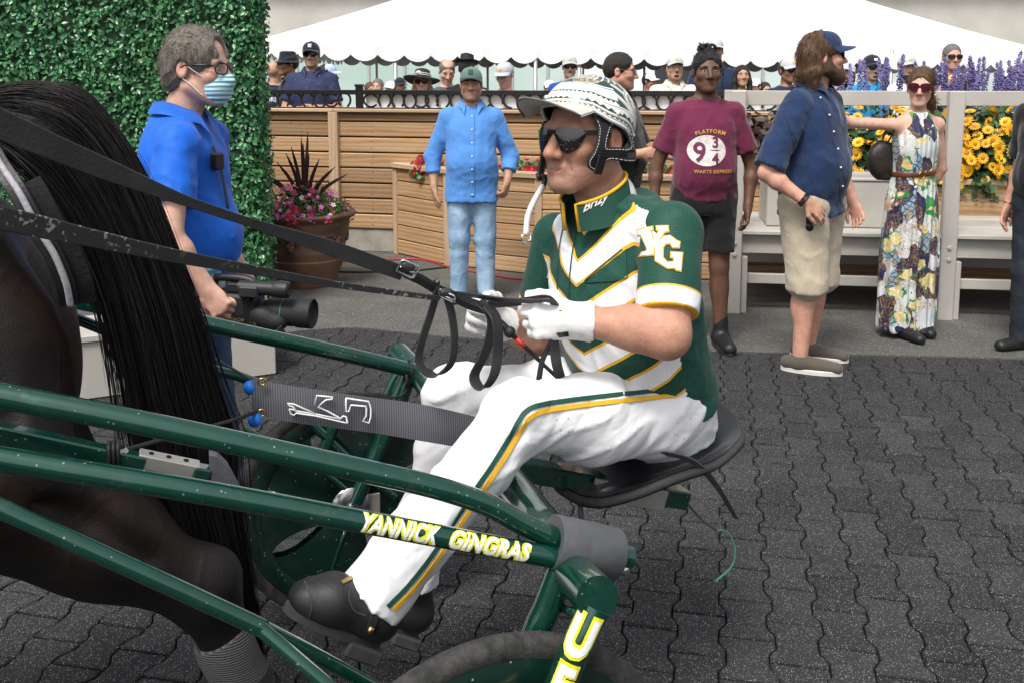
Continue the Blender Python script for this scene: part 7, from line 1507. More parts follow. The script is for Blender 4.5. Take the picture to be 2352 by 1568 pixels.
def helmmat():
    t = NT('helmet_print'); at = t.n('Attribute', attribute_name='Col'); sp = t.n('SeparateColor', {0: at.outputs['Color']}).outputs; u, v = sp[0], sp[1]; gr, wh, go = (.006, .055, .038), (.80, .80, .79), (.42, .26, .05)
    tz = t.math('PINGPONG', t.math('MULTIPLY', u, 75.), 1.); tz2 = t.math('PINGPONG', t.math('MULTIPLY', u, 110.), 1.)
    col = t.ramp(v, [(0, wh), (.03, gr), (.038, wh), (.075, go), (.088, wh), (.115, gr), (.125, wh), (.21, go), (.222, wh), (.30, gr), (.308, wh), (.46, gr), (.475, wh), (.50, gr), (.66, go), (.675, gr), (.80, wh), (.83, gr), (.90, go), (.915, gr)], 'CONSTANT')
    col = t.mix(t.math('MULTIPLY', t.math('MULTIPLY', t.math('GREATER_THAN', v, .125), t.math('LESS_THAN', v, t.math('ADD', .135, t.math('MULTIPLY', tz, .04)))), 1.), col, gr)
    col = t.mix(t.math('MULTIPLY', t.math('GREATER_THAN', v, t.math('SUBTRACT', .298, t.math('MULTIPLY', tz2, .04))), t.math('LESS_THAN', v, .30)), col, gr)
    col = t.mix(t.math('MULTIPLY', t.math('LESS_THAN', v, .075), t.math('GREATER_THAN', v, t.math('ADD', .045, t.math('MULTIPLY', tz2, .025)))), col, gr)
    dg = t.math('FRACT', t.math('ADD', t.math('MULTIPLY', u, 13.), t.math('MULTIPLY', v, 5.))); side = t.math('MULTIPLY', t.math('GREATER_THAN', t.math('ABSOLUTE', t.math('SUBTRACT', u, .5)), .24), t.math('MULTIPLY', t.math('GREATER_THAN', v, .24), t.math('LESS_THAN', v, .60))); col = t.mix(side, col, t.ramp(dg, [(0, gr), (.46, wh), (.54, go), (.62, wh), (.84, gr)], 'CONSTANT'))
    em = t.n('CombineXYZ', {0: t.math('MULTIPLY', u, 3.6), 1: t.math('MULTIPLY', v, 1.6), 2: 0.}); cc = t.n('VectorMath', {0: em.outputs[0], 1: (3.6 * .865, 1.6 * .40, 0)}); cc.operation = 'DISTANCE'; dd = cc.outputs['Value']; med = t.ramp(dd, [(0, go), (.08, gr), (.12, go), (.15, gr), (.22, go), (.235, wh), (.27, gr), (.285, wh)], 'CONSTANT'); col = t.mix(t.math('LESS_THAN', dd, .30), col, t.mix(t.math('MULTIPLY', t.math('LESS_THAN', dd, .2), t.step(t.noise(em.outputs[0], 22, 2), .5, .52)), med, (.55, .52, .30)))
    c2 = t.n('VectorMath', {0: em.outputs[0], 1: (3.6 * .60, 1.6 * .70, 0)}); c2.operation = 'DISTANCE'; d2 = c2.outputs['Value']; sw = t.noise(em.outputs[0], 9, 2, .5, 2.5); col = t.mix(t.math('MULTIPLY', t.math('LESS_THAN', d2, .36), t.math('COMPARE', sw, .5, .035)), col, go); col = t.mix(t.math('MULTIPLY', t.math('LESS_THAN', d2, .36), t.math('COMPARE', sw, .60, .03)), col, wh)
    ar = t.math('FRACT', t.math('ADD', t.math('MULTIPLY', u, 24.), t.math('MULTIPLY', v, -9.))); col = t.mix(t.math('MULTIPLY', t.math('MULTIPLY', t.math('GREATER_THAN', v, .62), t.math('LESS_THAN', v, .80)), t.math('LESS_THAN', ar, .28)), col, wh)
    return t.fin(col, .28, Coat_Weight=.6, Coat_Roughness=.1)
b = MB(); b.grid(G); hel = part('helmet', b.arr(), b.F, helmmat(), dv, True, None, C_.reshape(-1, 3))
m_hblk = M('helmet_leather', (.012, .012, .013), .45, .25, 40, .3, 150); m_stitch = M('white_stitching', (.6, .6, .58), .8)
G2 = np.zeros((12, NA + 1, 3))
for i in range(12):
    for j in range(NA + 1): a = -math.pi + 2 * math.pi * j / NA; v = i / 11 * .9; G2[i, j] = hm.p(helm_pt(a, v, -.009) + (A(0, 0, -.006) if i == 0 else 0))
b = MB(); b.grid(G2[:, ::-1]); b.part('helmet_liner', m_hblk, hel, True)
P = np.array([hm.p(helm_pt(-math.pi + 2 * math.pi * j / NA, .0)) for j in range(NA)]); MB().tube(P, .0042, 6, closed=True).part('rim_trim', m_wht, hel, True)
for a, v in ((1.45, .14), (.75, .18), (2.3, .14), (-.6, .18)): MB().ball(hm.p(helm_pt(a, v)), .0055, 6).part('rivet', m_wht, hel, True)
# visor
n_, m_ = 21, 8; G = np.zeros((m_, n_, 3))
for i in range(m_):
    for j in range(n_):
        a = math.radians(-56 + 112 * j / (n_ - 1)); u = i / (m_ - 1); b0 = helm_pt(a, .03, .001); ex = .088 * math.cos(a) ** .8 * u; G[i, j] = b0 + A(math.sin(a) * .004 * u, -ex, .010 * u - .034 * u * math.sin(a) ** 2)
b = MB(); b.grid(np.array([hm.p(q) for q in G])); b.grid(np.array([hm.p(q - A(0, 0, .004)) for q in G])[:, ::-1]); e = np.stack([np.array(hm.p(G[-1])), np.array(hm.p(G[-1] - A(0, 0, .004)))]); b.grid(e); vi = b.part('visor', M('visor_leather', (.54, .53, .49), .6, .12, 20), hel, True); MB().tube(hm.p(G[-1] - A(0, 0, .002)), .0028, 6).part('visor_piping', M('grey_piping', (.12, .12, .11), .7), vi, True)
# ear harness: flat leather with an opening for the ear, lying on the side of the head
def z3(x, y): return ((1850 + x / 3.135) / 1.6327, (250 + y / 3.135) / 1.6327)
_e = MB().ball((0, 0, 0), 1., 30); _ev = hm.p(_e.arr() * A(.0935, .128, .150) + A(0, .012, -.01)); eb_ = (BVHTree.FromPolygons(_ev.tolist(), _e.F), A(0, 0, 0))
eo = [(1170, 560), (1260, 560), (1380, 560), (1500, 590), (1580, 700), (1620, 830), (1645, 960), (1690, 1070), (1660, 1105), (1560, 1110), (1400, 1085), (1330, 1095), (1290, 1140), (1245, 1230), (1180, 1215), (1130, 1190), (1115, 1150), (1130, 1100), (1180, 1020), (1215, 920), (1235, 800), (1235, 700)]; eh = [(1375, 700), (1430, 695), (1500, 730), (1560, 810), (1590, 900), (1590, 950), (1540, 970), (1440, 965), (1340, 965), (1315, 940), (1325, 860), (1350, 760)]
def curvy(P): return spline(np.array([(x, y, 0) for x, y in P + P[:1]], float), 3)[:-1, :2]
EO, EH = [z3(*q) for q in curvy(eo)], [z3(*q) for q in curvy(eh)]
V2, F2 = polymesh(EO, [EH]); Pt, Pn = [], []
for v in V2:
    p, n = hit(eb_, v[0], v[1], .004)
    if p is None: p, n = (Pt[-1], Pn[-1]) if Pt else (hm.p((.09, 0, 0)), hm.d((1, 0, 0)))
    Pt.append(p); Pn.append(n)
Pt, Pn = np.array(Pt), np.array(Pn); hs_ = part('ear_harness', np.concatenate([Pt, Pt - Pn * .005]), [tuple(f) for f in F2] + [tuple(i + len(Pt) for i in f[::-1]) for f in F2], m_hblk, dv)
for ring in (EO, EH):
    R_ = np.array([hit(eb_, x, y, .0015)[0] for x, y in ring if hit(eb_, x, y, .0015)[0] is not None]); MB().tube(R_, .0034, 6, closed=True).part('harness_edge', m_hblk, hs_, True)
    c_ = np.mean(ring, 0); ins = [((x - c_[0]) * (.955 if ring is EO else 1.08) + c_[0], (y - c_[1]) * (.955 if ring is EO else 1.08) + c_[1]) for x, y in ring]
    for k_ in range(0, len(ins) - 1, 1):
        a_, b__ = hit(eb_, *ins[k_], .0052)[0], hit(eb_, ins[k_][0] * .45 + ins[k_ + 1][0] * .55, ins[k_][1] * .45 + ins[k_ + 1][1] * .55, .0052)[0]
        if a_ is not None and b__ is not None: MB().tube([a_, b__], .0009, 4).part('stitch', m_stitch, hs_)
cl = [hit(eb_, *z3(*q), .009) for q in ((1265, 1040), (1245, 1120), (1225, 1190), (1205, 1250))]; MB().strap(np.array([q[0] for q in cl]), .026, .006, hm.d((0, 1, 0))).part('clip_strap', m_plast, hs_)
# far side strap, hanging chin strap with buckle
S = SDF(.006); S.chain([hm.p((-.088, -.035, .03)), hm.p((-.082, -.045, -.04)), hm.p((-.066, -.075, -.085))], [.016, .014, .013], .006, sq=(hm.d((1, 0, 0)), .4)); sdfpart('far_strap', S, .005, m_hblk, dv, I0)
q0 = hm.p((-.066, -.078, -.080)); q1 = SL(1240, 440, -.06); q2 = SL(1212, 500, -.05); q3 = SL(1208, 540, -.04)
MB().strap(spline([q0, SL(1252, 405, -.07), SL(1248, 430, -.065)], 5), .016, .006, LFT).part('strap_sleeve', m_hblk, dv); MB().tube(spline([SL(1249, 428, -.065), q1, SL(1222, 472, -.055), q2, q3], 6), .0075, 8).part('chin_strap', m_wht, dv, True)
b = MB(); bc = SL(1209, 546, -.04); b.tube([bc + FWD * .011 + UZ * .008, bc + FWD * .011 - UZ * .008, bc - FWD * .011 - UZ * .008, bc - FWD * .011 + UZ * .008], .0025, 6); b.tube([bc + FWD * .004 - UZ * .008, bc + FWD * .006 - UZ * .018], .002, 5); b.tube([bc + FWD * .011 + UZ * .006, bc - FWD * .011 + UZ * .006], .0025, 6); b.part('strap_buckle', m_steel, dv, True)
# ---- wrap-around sunglasses
m_wrap = NT('wrap_lens'); _v = m_wrap.obj(); _vo = m_wrap.n('TexVoronoi', {'Vector': _v, 'Scale': 330.}); _rc = m_wrap.n('SeparateColor', {0: _vo.outputs['Color']}).outputs[0]; _d = m_wrap.math('MULTIPLY', m_wrap.math('LESS_THAN', _rc, .09), m_wrap.math('LESS_THAN', _vo.outputs['Distance'], .28)); m_wrap = m_wrap.fin(m_wrap.mix(_d, (.010, .008, .008), (.45, .40, .35)), m_wrap.math('ADD', .05, m_wrap.math('MULTIPLY', _d, .6)), Specular_IOR_Level=.9)
fr = MB()
for sx in (-1, 1):
    n_, m_ = 14, 8; G = np.zeros((m_, n_, 3))
    for i in range(m_):
        for j in range(n_):
            u = j / (n_ - 1); x = sx * (.009 + .062 * u); y = -.106 + (abs(x) / .078) ** 2.2 * .040; tp = .031 - .010 * u ** 2 - .006 * (1 - u) ** 3; bt_ = (-.030 + .030 * abs(u - .45) ** 1.3 * 1.5 + .018 * (u > .8) * (u - .8) * 5 + (.020 * (1 - u / .25) if u < .25 else 0)); z = bt_ + (tp - bt_) * i / (m_ - 1); G[i, j] = (x, y - .003 * math.sin(i / (m_ - 1) * 3.14), z)
    b = MB(); GW = np.array([hm.p(q) for q in G]); b.grid(GW if sx > 0 else GW[:, ::-1]); 
    lo_ = b.part('sunglass_lens', m_wrap, dv, True)
    fr = MB(); fr.strap(spline([hm.p((sx * .067, -.078, .015)), hm.p((sx * .078, -.050, .016)), hm.p((sx * .084, -.02, .014)), hm.p((sx * .085, -.008, .011))], 5), .012, .004, hm.d((0, 0, 1))); fr.part('sunglass_temple', m_plast, dv, True, 40)
fr = MB(); fr.tube([hm.p((-.012, -.107, .018)), hm.p((.012, -.107, .018))], .004, 6)
fr.part('sunglass_bridge', m_plast, dv, True, 40)
# ---- whip in the far hand
wh_ = thing('whip', 'thin black driving whip with red lettering in the driver far hand', 'whip', J['wrF'])
wa, wb = SL(1120, 715, -.10), SL(1250, 838, -.02); wd_ = nrm(wb - wa); MB().tube([wa, wa + wd_ * .085, wa + wd_ * .09, wb, wb + wd_ * .25], [.010, .010, .006, .005, .003], 10).part('shaft', m_plast, wh_, True); MB().ball(wa + wd_ * .075, .015, 8).part('grip_knob', m_blk, wh_, True); MB().tube([wa + wd_ * .098, wa + wd_ * .125], .0064, 10).part('red_band', M('red_print', (.5, .03, .02), .5, .7, 220), wh_, True)

# ---- buttons and pocket seam on the navy shirt
_ns = [c for c in NAVY_T.children if c.name.startswith('shirt')][0]; nb_ = bvh_of(_ns)
for x, y in ((1884, 226), (1904, 265), (1914, 303), (1924, 343), (1930, 385), (1934, 428)):
    p, n = hit(nb_, x, y, .004)
    if p is not None: MB().ball(p, .0062, 5).part('button', m_wht, _ns, True)
for pxs in ([(1876, 222), (1898, 265), (1908, 303), (1918, 343), (1924, 385), (1928, 428), (1930, 468)], [(1800, 262), (1815, 300), (1822, 340), (1818, 372)]):
    try: seamstrip(nb_, pxs, .004, C_CAPD, 'seam', _ns, .0015, .002)
    except Exception: pass
# ================================================================== HORSE
fb = loc(SL(150, 820, .16))[0]
def HL(f, l, z): return W(fb + f, l, z)
hz = thing('horse', 'dark bay horse with long black tail, harnessed to the sulky', 'horse', HL(.8, 0, 0))
S = SDF(.09)
S.ell(HL(.42, .13, 1.15), (.40, .19, .33), [FWD, LFT, UZ]); S.ell(HL(.42, -.13, 1.15), (.40, .19, .33), [FWD, LFT, UZ]); S.ell(HL(.52, 0, 1.33), (.44, .21, .19), [FWD, LFT, UZ])
S.ell(HL(1.15, 0, 1.12), (.75, .31, .33), [FWD, LFT, UZ]); S.ell(HL(1.75, 0, 1.12), (.42, .27, .36), [FWD, LFT, UZ]); S.ell(HL(1.55, 0, 1.42), (.35, .12, .14), [FWD, LFT, UZ])
S.cone(HL(1.95, 0, 1.30), HL(2.55, 0, 1.78), .20, .12, .1, sq=(LFT, .6)); S.chain([HL(2.5, 0, 1.85), HL(2.68, 0, 1.72), HL(2.98, 0, 1.48), HL(3.05, 0, 1.42)], [.12, .115, .07, .06], .05, sq=(LFT, .75))
for l in (-.06, .06): S.cone(HL(2.50, l, 1.92), HL(2.50, l * 1.1, 2.07), .03, .01, .03)
S.ell(HL(.20, .12, 1.02), (.205, .15, .26), [FWD, LFT, UZ], .08); S.ell(HL(.20, -.12, 1.02), (.205, .15, .26), [FWD, LFT, UZ], .08)
st_n, hk_n, fe_n = SL(-30, 1085, .19), SL(452, 1352, .17), SL(575, 1600, .17)
S.chain([HL(.26, .15, 1.02), st_n, st_n + (hk_n - st_n) * .5, hk_n], [.20, .135, .098, .062], .10); S.ell(hk_n - FWD * .02 + UZ * .02, (.062, .045, .07), [nrm(hk_n - st_n), LFT, np.cross(nrm(hk_n - st_n), LFT)], .05); S.chain([hk_n, fe_n, fe_n + A(0, 0, -.09) - FWD * .01], [.050, .038, .045], .04)
S.cone(hk_n - FWD * .045 + UZ * .03, hk_n + (fe_n - hk_n) * .5 - FWD * .035, .022, .02, .03)
hk_f = HL(.30, -.16, .52); S.chain([HL(.30, -.15, 1.0), HL(.52, -.18, .84), hk_f, HL(.42, -.16, .16), HL(.50, -.16, .07)], [.19, .13, .062, .040, .045], .08); S.cone(HL(.50, -.16, .06), HL(.55, -.16, .04), .055, .06, .03)
for l in (-.14, .14): S.chain([HL(1.85, l, 1.0), HL(1.88, l, .80), HL(1.90 + l * .6, l, .50), HL(1.86 + l, l, .18), HL(1.92 + l, l, .05)], [.14, .085, .058, .038, .052], .06)
S.chain([HL(.10, .27, 1.28), HL(.12, .30, 1.05), HL(.2, .30, .82)], [.01, .016, .01], .06, 's'); S.chain([HL(.34, .33, 1.25), HL(.36, .34, 1.0), HL(.42, .32, .8)], [.01, .016, .01], .06, 's'); S.chain([SL(60, 1150, .30), SL(200, 1200, .29), SL(340, 1290, .26)], [.008, .012, .006], .05, 's'); S.disp(lambda X_, Y_, Z_: .004 * vnoise(X_ * 14, Y_ * 14, Z_ * 14, 71) + .0015 * vnoise(X_ * 40, Y_ * 40, Z_ * 40, 72))
def horsemat():
    t = NT('dark_bay_coat'); v = t.obj(); n1 = t.noise(v, 4.2, 6, .7); col = t.mix(t.step(n1, .46, .76), (.0042, .0028, .0022), (.034, .016, .007)); z = t.n('SeparateXYZ', {0: v}).outputs[2]; col = t.mix(t.step(z, .92, .60), col, (.0048, .0042, .0042)); fine = t.noise(t.obj((1, 1, .4)), 420, 3, .7); col = t.mix(t.math('MULTIPLY', t.step(fine, .45, .75), .30), col, (.030, .021, .016)); 
    ve = t.n('TexVoronoi', {'Vector': t.obj((1.4, 1.4, .8)), 'Scale': 6.}); ve.feature = 'DISTANCE_TO_EDGE'; h = t.math('ADD', t.math('MULTIPLY', t.step(ve.outputs['Distance'], .06, .0), .5), fine); t.bump(h, .45, .005); return t.fin(col, .46, Specular_IOR_Level=.3, Sheen_Weight=.0)
sdfpart('body', S, .028, horsemat(), hz, I0, [(SL(150, 1000, .2) - A(.75, .9, 1.2), SL(600, 1000, .1) + A(.05, .5, .9), .014)], 1)
# ---- tail: every hair follows a line between the inner and the outer edge of the fall
OUTL = np.array([(-90, 250), (0, 200), (100, 193), (200, 224), (282, 326), (346, 444), (404, 590), (450, 720), (488, 860), (530, 1000), (545, 1150), (572, 1300), (600, 1450), (612, 1600)], float)
INL = np.array([(-90, 300), (-30, 330), (30, 372), (95, 440), (150, 520), (195, 610), (228, 705), (250, 800), (268, 900), (292, 1050), (328, 1180), (390, 1310), (480, 1430), (575, 1590)], float)
OS, IS = spline(np.c_[OUTL, 0 * OUTL[:, :1]], 6)[:, :2], spline(np.c_[INL, 0 * INL[:, :1]], 6)[:, :2]; NP = len(OS)
def sl_many(x, y, l):
    dx, dy = (x - 1176) / FP, (CYP - y) / FP; D = np.stack([dx, math.cos(PITCH) + math.sin(PITCH) * dy, -math.sin(PITCH) + math.cos(PITCH) * dy], -1); num = (SO + 0) @ LFT + l - CAM @ LFT; return CAM + D * (num / (D @ LFT))[..., None]
def strands(n, wf, lf, r0, seed, t0=(0, .35), t1=(.72, 1.0), wav=9., nseg=30, nc=0):
    r = np.random.default_rng(seed); w = wf(r, n); l = lf(r, n);
    if nc: ci = r.integers(0, nc, n); cw = wf(r, nc); cl = lf(r, nc); q = r.uniform(.35, .95, n); w = w * (1 - q) + cw[ci] * q; l = l * (1 - q) + cl[ci] * q + .012 * r.normal(size=n)
    a = r.uniform(*t0, n) ** 1.3; b = r.uniform(*t1, n); T_ = a[:, None] + (b - a)[:, None] * np.linspace(0, 1, nseg); ii = T_ * (NP - 1)
    wob = r.normal(size=(n, 1)) * .05 * T_ + .025 * np.sin(T_ * r.uniform(5, 14, (n, 1)) + r.uniform(0, 6.3, (n, 1))); ww_ = w[:, None] + wob; g = lambda P, c: np.interp(ii, np.arange(NP), P[:, c])
    x = g(IS, 0) * (1 - ww_) + g(OS, 0) * ww_; y = g(IS, 1) * (1 - ww_) + g(OS, 1) * ww_; x += wav * T_ * np.sin(T_ * r.uniform(4, 9, (n, 1)) + r.uniform(0, 6.3, (n, 1))) * .5
    ll = l[:, None] * np.interp(T_, [0, .2, .5, 1], [.45, .9, 1.1, .8]) + .01 * np.sin(T_ * 8 + r.uniform(0, 6.3, (n, 1))); P = sl_many(x, y, ll)
    tn = np.gradient(P, axis=1); tn /= np.linalg.norm(tn, axis=2)[..., None]; u = np.cross(tn, LFT); u /= np.linalg.norm(u, axis=2)[..., None] + 1e-9; v = np.cross(tn, u); rad = (r0 * r.uniform(.6, 1.3, (n, 1)) * np.interp(np.linspace(0, 1, nseg), [0, .1, .8, 1], [.6, 1, .9, .15]))[..., None]
    V = np.stack([P + rad * (math.cos(q) * u + math.sin(q) * v) for q in (0, 2.094, 4.189)], 2); k = np.arange(n * nseg).reshape(n, nseg)[:, :-1].ravel() * 3; F = np.concatenate([np.stack([k + i, k + (i + 1) % 3, k + 3 + (i + 1) % 3, k + 3 + i], 1) for i in range(3)]); return V.reshape(-1, 3), F
def tailmat(name, c, c2):
    t = NT(name); r = t.n('NewGeometry').outputs['Random Per Island']; col = t.ramp(r, [(0, shade(c, .5)), (.6, c), (.92, shade(c, 1.5)), (1, c2)]); return t.fin(col, .5, Specular_IOR_Level=.4)
m_tail = tailmat('black_tail_hair', (.0075, .0068, .0075), (.030, .020, .016)); m_tailb = tailmat('brown_tail_hair', (.020, .012, .009), (.055, .036, .027))
tl = part('tail_core', *(lambda: (lambda G: (G.reshape(-1, 3), np.array([(i * 12 + j, i * 12 + (j + 1) % 12, (i + 1) * 12 + (j + 1) % 12, (i + 1) * 12 + j) for i in range(len(G) - 1) for j in range(12)])))(np.array([[sl_many(np.array(IS[i, 0] * (1 - q) + OS[i, 0] * q), np.array(IS[i, 1] * (1 - q) + OS[i, 1] * q), lw * np.interp(i / NP, [0, .2, .6, 1], [.6, .9, 1, .5])) for q, lw in [(.62 + (.30 if i < NP * .6 else .22) * math.cos(a), .055 * math.sin(a)) for a in np.linspace(0, 6.283, 12, endpoint=False)]] for i in range(NP - 8)])))(), M('tail_core_hair', (.004, .0037, .004), .6, .3, 40), hz, True)
V, F = strands(8000, lambda r, n: np.clip(r.beta(1.6, 1.1, n) * .98 + .02, 0, 1.02), lambda r, n: r.normal(size=n) * .040 + .025, .00078, 91, nc=170, nseg=22); part('tail', V, F, m_tail, hz, True)
V, F = strands(1600, lambda r, n: r.uniform(.62, 1.02, n), lambda r, n: r.normal(size=n) * .035 + .03, .00085, 92, (0, .1), (.25, .6), nc=60, nseg=16); part('tail_top_hair', V, F, m_tailb, tl, True)
V, F = strands(150, lambda r, n: r.uniform(-.04, .25, n), lambda r, n: r.normal(size=n) * .04 + .02, .0011, 93, (.05, .25), (.5, .8), 26.); part('tail_wisps', V, F, m_tail, tl, True)
V, F = strands(110, lambda r, n: r.uniform(.90, 1.04, n), lambda r, n: r.normal(size=n) * .05, .0009, 94, (.2, .5), (.6, 1.0), 30.); part('tail_flyaways', V, F, m_tail, tl, True)
# ---- leg wrap and boot
m_wrap_ = NT('grey_leg_wrap'); _v = m_wrap_.obj((1, 1, 1)); _w = m_wrap_.n('TexWave', {'Vector': _v, 'Scale': 62., 'Distortion': 1.2, 'Detail': 1.}); _w.bands_direction = 'Z'; m_wrap_.bump(_w.outputs['Fac'], .7, .004); m_wrap_ = m_wrap_.fin(m_wrap_.mix(_w.outputs['Fac'], (.050, .050, .053), (.115, .113, .112)), .9)
wa = hk_n + (fe_n - hk_n) * .42; wb = hk_n + (fe_n - hk_n) * 1.02; MB().tube(np.array([wa + (wb - wa) * q for q in np.linspace(0, 1, 9)]), np.array([.056, .060, .060, .059, .058, .058, .059, .062, .060]), 20).part('leg_wrap', m_wrap_, hz, True, 50)
wc = hk_n + (fe_n - hk_n) * .80; MB().tube([wc, wc + (wb - wa) * .16], .064, 20).part('wrap_strap', M('wrap_strap_black', (.03, .03, .032), .6, .3, 30), hz, True, 50); MB().tube([wc + (wb - wa) * .25, wc + (wb - wa) * .6], [.066, .07], 20).part('fetlock_boot', m_plast, hz, True, 50)
# ---- breeching strap with white piping
def sp_l(pts): return spline([SL(x, y, l) for x, y, l in pts], 7)
br = sp_l([(-60, 270, .10), (-5, 372, .14), (40, 440, .17), (85, 525, .18), (122, 585, .18), (148, 650, .17), (158, 700, .15)])
MB().strap(br, .034, .007, FWD).part('breeching_strap', m_hblk, hz); MB().tube(br + LFT * .012 - FWD * .004, .0062, 8).part('white_piping', M('white_cord', (.42, .40, .43), .8, .2, 120, .5, 200), hz, True)
br2 = br - FWD * .03 - LFT * .02; MB().strap(br2[12:], .036, .012, FWD).part('fleece_pad', M('black_fleece', (.010, .010, .011), .95, .4, 60, 1., 90), hz)
# ---- reins
rn = thing('driving_reins', 'black leather reins with steel buckles running from horse to driver', 'reins', SL(930, 650, .0))
m_rein = M('rein_leather', (.022, .022, .024), .5, .25, 14, .3, 130)
m_reind = NT('muddy_rein_leather'); _v = m_reind.obj(); _m = m_reind.step(m_reind.noise(_v, 75, 3, .6), .58, .64); _m = m_reind.math('MULTIPLY', _m, m_reind.step(m_reind.noise(_v, 3, 2), .42, .55)); m_reind = m_reind.fin(m_reind.mix(_m, (.020, .020, .022), (.26, .24, .21)), .6)
def strp(nm, pts, w, mat, wd, t=.004, n=8): MB().strap(spline([SL(*q) for q in pts], n), w, t, wd).part(nm, mat, rn)
strp('rein', [(-60, 258, .27), (60, 312, .25), (250, 392, .21), (430, 463, .17), (600, 520, .11), (760, 570, .06), (925, 628, .0)], np.interp(np.arange(49), [0, 8, 16, 24, 30, 40, 48], [.056, .050, .040, .020, .018, .034, .034]), m_rein, nrm(UZ + .15 * LFT))
strp('rein', [(-60, 486, .32), (60, 514, .30), (200, 545, .27), (400, 588, .22), (600, 624, .14), (800, 658, .06), (1010, 686, .01)], np.interp(np.arange(49), [0, 10, 20, 36, 48], [.044, .040, .030, .016, .012]), m_reind, nrm(UZ + .2 * LFT))
for dz in (0, 6, 12): strp('rein', [(930, 625 + dz * .3, .0), (968, 640 + dz * .6, -.01), (1000, 660 + dz * .5, -.015), (1030, 672 + dz * .5, -.02), (1075, 690 + dz, -.01), (1118, 706 + dz * .8, .01)], .020, m_rein, nrm(UZ + LFT * .5))
strp('rein', [(1020, 672, -.02), (1080, 678, .05), (1150, 688, .12), (1220, 692, .18), (1262, 690, .21), (1275, 700, .20)], .020, m_rein, nrm(UZ * .5 + LFT)); strp('rein', [(1115, 700, .02), (1170, 696, .1), (1220, 690, .16), (1255, 686, .19), (1272, 698, .19)], .018, m_rein, nrm(UZ + LFT * .4))
def loopp(pts, w, wd): strp('rein_loop', pts, w, m_rein, wd, .004, 8)
loopp([(1005, 668, .0), (990, 720, .0), (972, 775, .01), (962, 820, .01), (975, 850, .02), (1005, 858, .02), (1035, 835, .02), (1044, 790, .02), (1040, 735, .01), (1028, 685, .0)], .022, FWD + LFT * .45)
loopp([(1100, 692, .05), (1128, 725, .07), (1128, 765, .08), (1112, 815, .09), (1090, 860, .09), (1098, 885, .10), (1118, 886, .11), (1138, 850, .12), (1144, 790, .12), (1140, 735, .11), (1122, 705, .08)], .030, FWD + LFT * .45)
loopp([(1270, 775, .2), (1258, 800, .18), (1245, 830, .15), (1238, 870, .12)], .016, FWD + LFT * .4); loopp([(1272, 775, .2), (1275, 810, .18), (1280, 840, .15), (1290, 875, .13)], .026, FWD + LFT * .4)
def buckle(c, ux, uy, w, h):
    P = [c + ux * a * w + uy * b_ * h for a, b_ in ((-1, -1), (1, -1), (1, 1), (-1, 1))]; P = np.array([P[i] * (1 - q) + P[(i + 1) % 4] * q for i in range(4) for q in (.08, .5, .92)]); bk = MB().tube(P, .0032, 6, closed=True).part('buckle', m_steel, rn, True); c2 = c + np.cross(ux, uy) * .004; MB().tube([c2 - ux * w * .9, c2 + ux * w], .0035, 6).part('buckle_tongue', m_steel, bk, True)
ux = nrm(SL(1000, 655, 0) - SL(900, 612, 0)); buckle(SL(936, 618, .02), ux, nrm(np.cross(LFT, ux) + LFT * .5), .022, .017); buckle(SL(1026, 680, .02), nrm(ux + LFT * .6), UZ * .7 + LFT * .4, .020, .012)
S = SDF(.006); S.cone(SL(930, 610, .02), SL(942, 612, .02), .013); V, F = S.mesh(.004); part('keeper', V, F, m_rein, rn, True); S = SDF(.006); S.cone(SL(1018, 672, .02), SL(1032, 672, .02), .010); V, F = S.mesh(.004); part('keeper', V, F, m_rein, rn, True)
for x, y, l in ((1002, 658, -.01), (1118, 703, .02)): b = MB(); b.box(SL(x, y, l), (.007, .013, .016), [nrm(FWD - UZ * .4), LFT, UZ], .003); b.part('keeper', m_plast, rn)
# ================================================================== CROWD BEHIND THE FENCE
def crowd(label, px, top, Y, H=1.74, face=0, **kw):
    s = FP / Y; zt = HC - (top - HOR) / s; p = at_Y(px, 200, Y); f = A(p[0], Y, zt - H); kw.setdefault('res', .016); kw.setdefault('hres', .0085); return person('person', label, f, H, face, lower=False, **kw)
def tee(c, **kw): return dict(mat=c, collar=kw.pop('collar', 'crew'), sleeve=kw.pop('sleeve', .62), **kw)
C_POLO = NT('dotted_navy_polo'); _v = C_POLO.obj(); _vo = C_POLO.n('TexVoronoi', {'Vector': _v, 'Scale': 26., 'Randomness': .3}); C_POLO = C_POLO.fin(C_POLO.mix(C_POLO.math('LESS_THAN', _vo.outputs['Distance'], .10), (.018, .026, .085), (.22, .25, .36)), .8)
C_LBL = cloth('pale_blue_cotton', (.44, .54, .74), fold=.3); C_GREYT = cloth('charcoal_cotton', (.085, .085, .09)); C_TEAL = cloth('turquoise_shirt', (.01, .28, .58)); C_CREAM = NT('cream_print_shirt'); _v = C_CREAM.obj(); _vo = C_CREAM.n('TexVoronoi', {'Vector': _v, 'Scale': 42.}); C_CREAM = C_CREAM.fin(C_CREAM.mix(C_CREAM.math('LESS_THAN', _vo.outputs['Distance'], .22), (.64, .62, .56), (.30, .27, .22)), .8)
fold_arms = {-1: dict(el=(-.27, -.05, 1.12), wr=(.02, -.23, 1.14), hand=False), 1: dict(el=(.27, -.05, 1.12), wr=(-.04, -.25, 1.17), hand=False)}
def rail_arms(k=1.): return {-1: dict(el=(-.28, -.06, 1.13), wr=(-.06, -.28, 1.12), hd=(.6, -.4, -.5), up=(-.2, -.6, .6), curl=.5), 1: dict(el=(.28, -.06, 1.13), wr=(.06, -.28, 1.14), hd=(-.5, -.4, -.5), up=(.2, -.6, .6), curl=.5)}
dn = {-1: dict(hand=False), 1: dict(hand=False)}
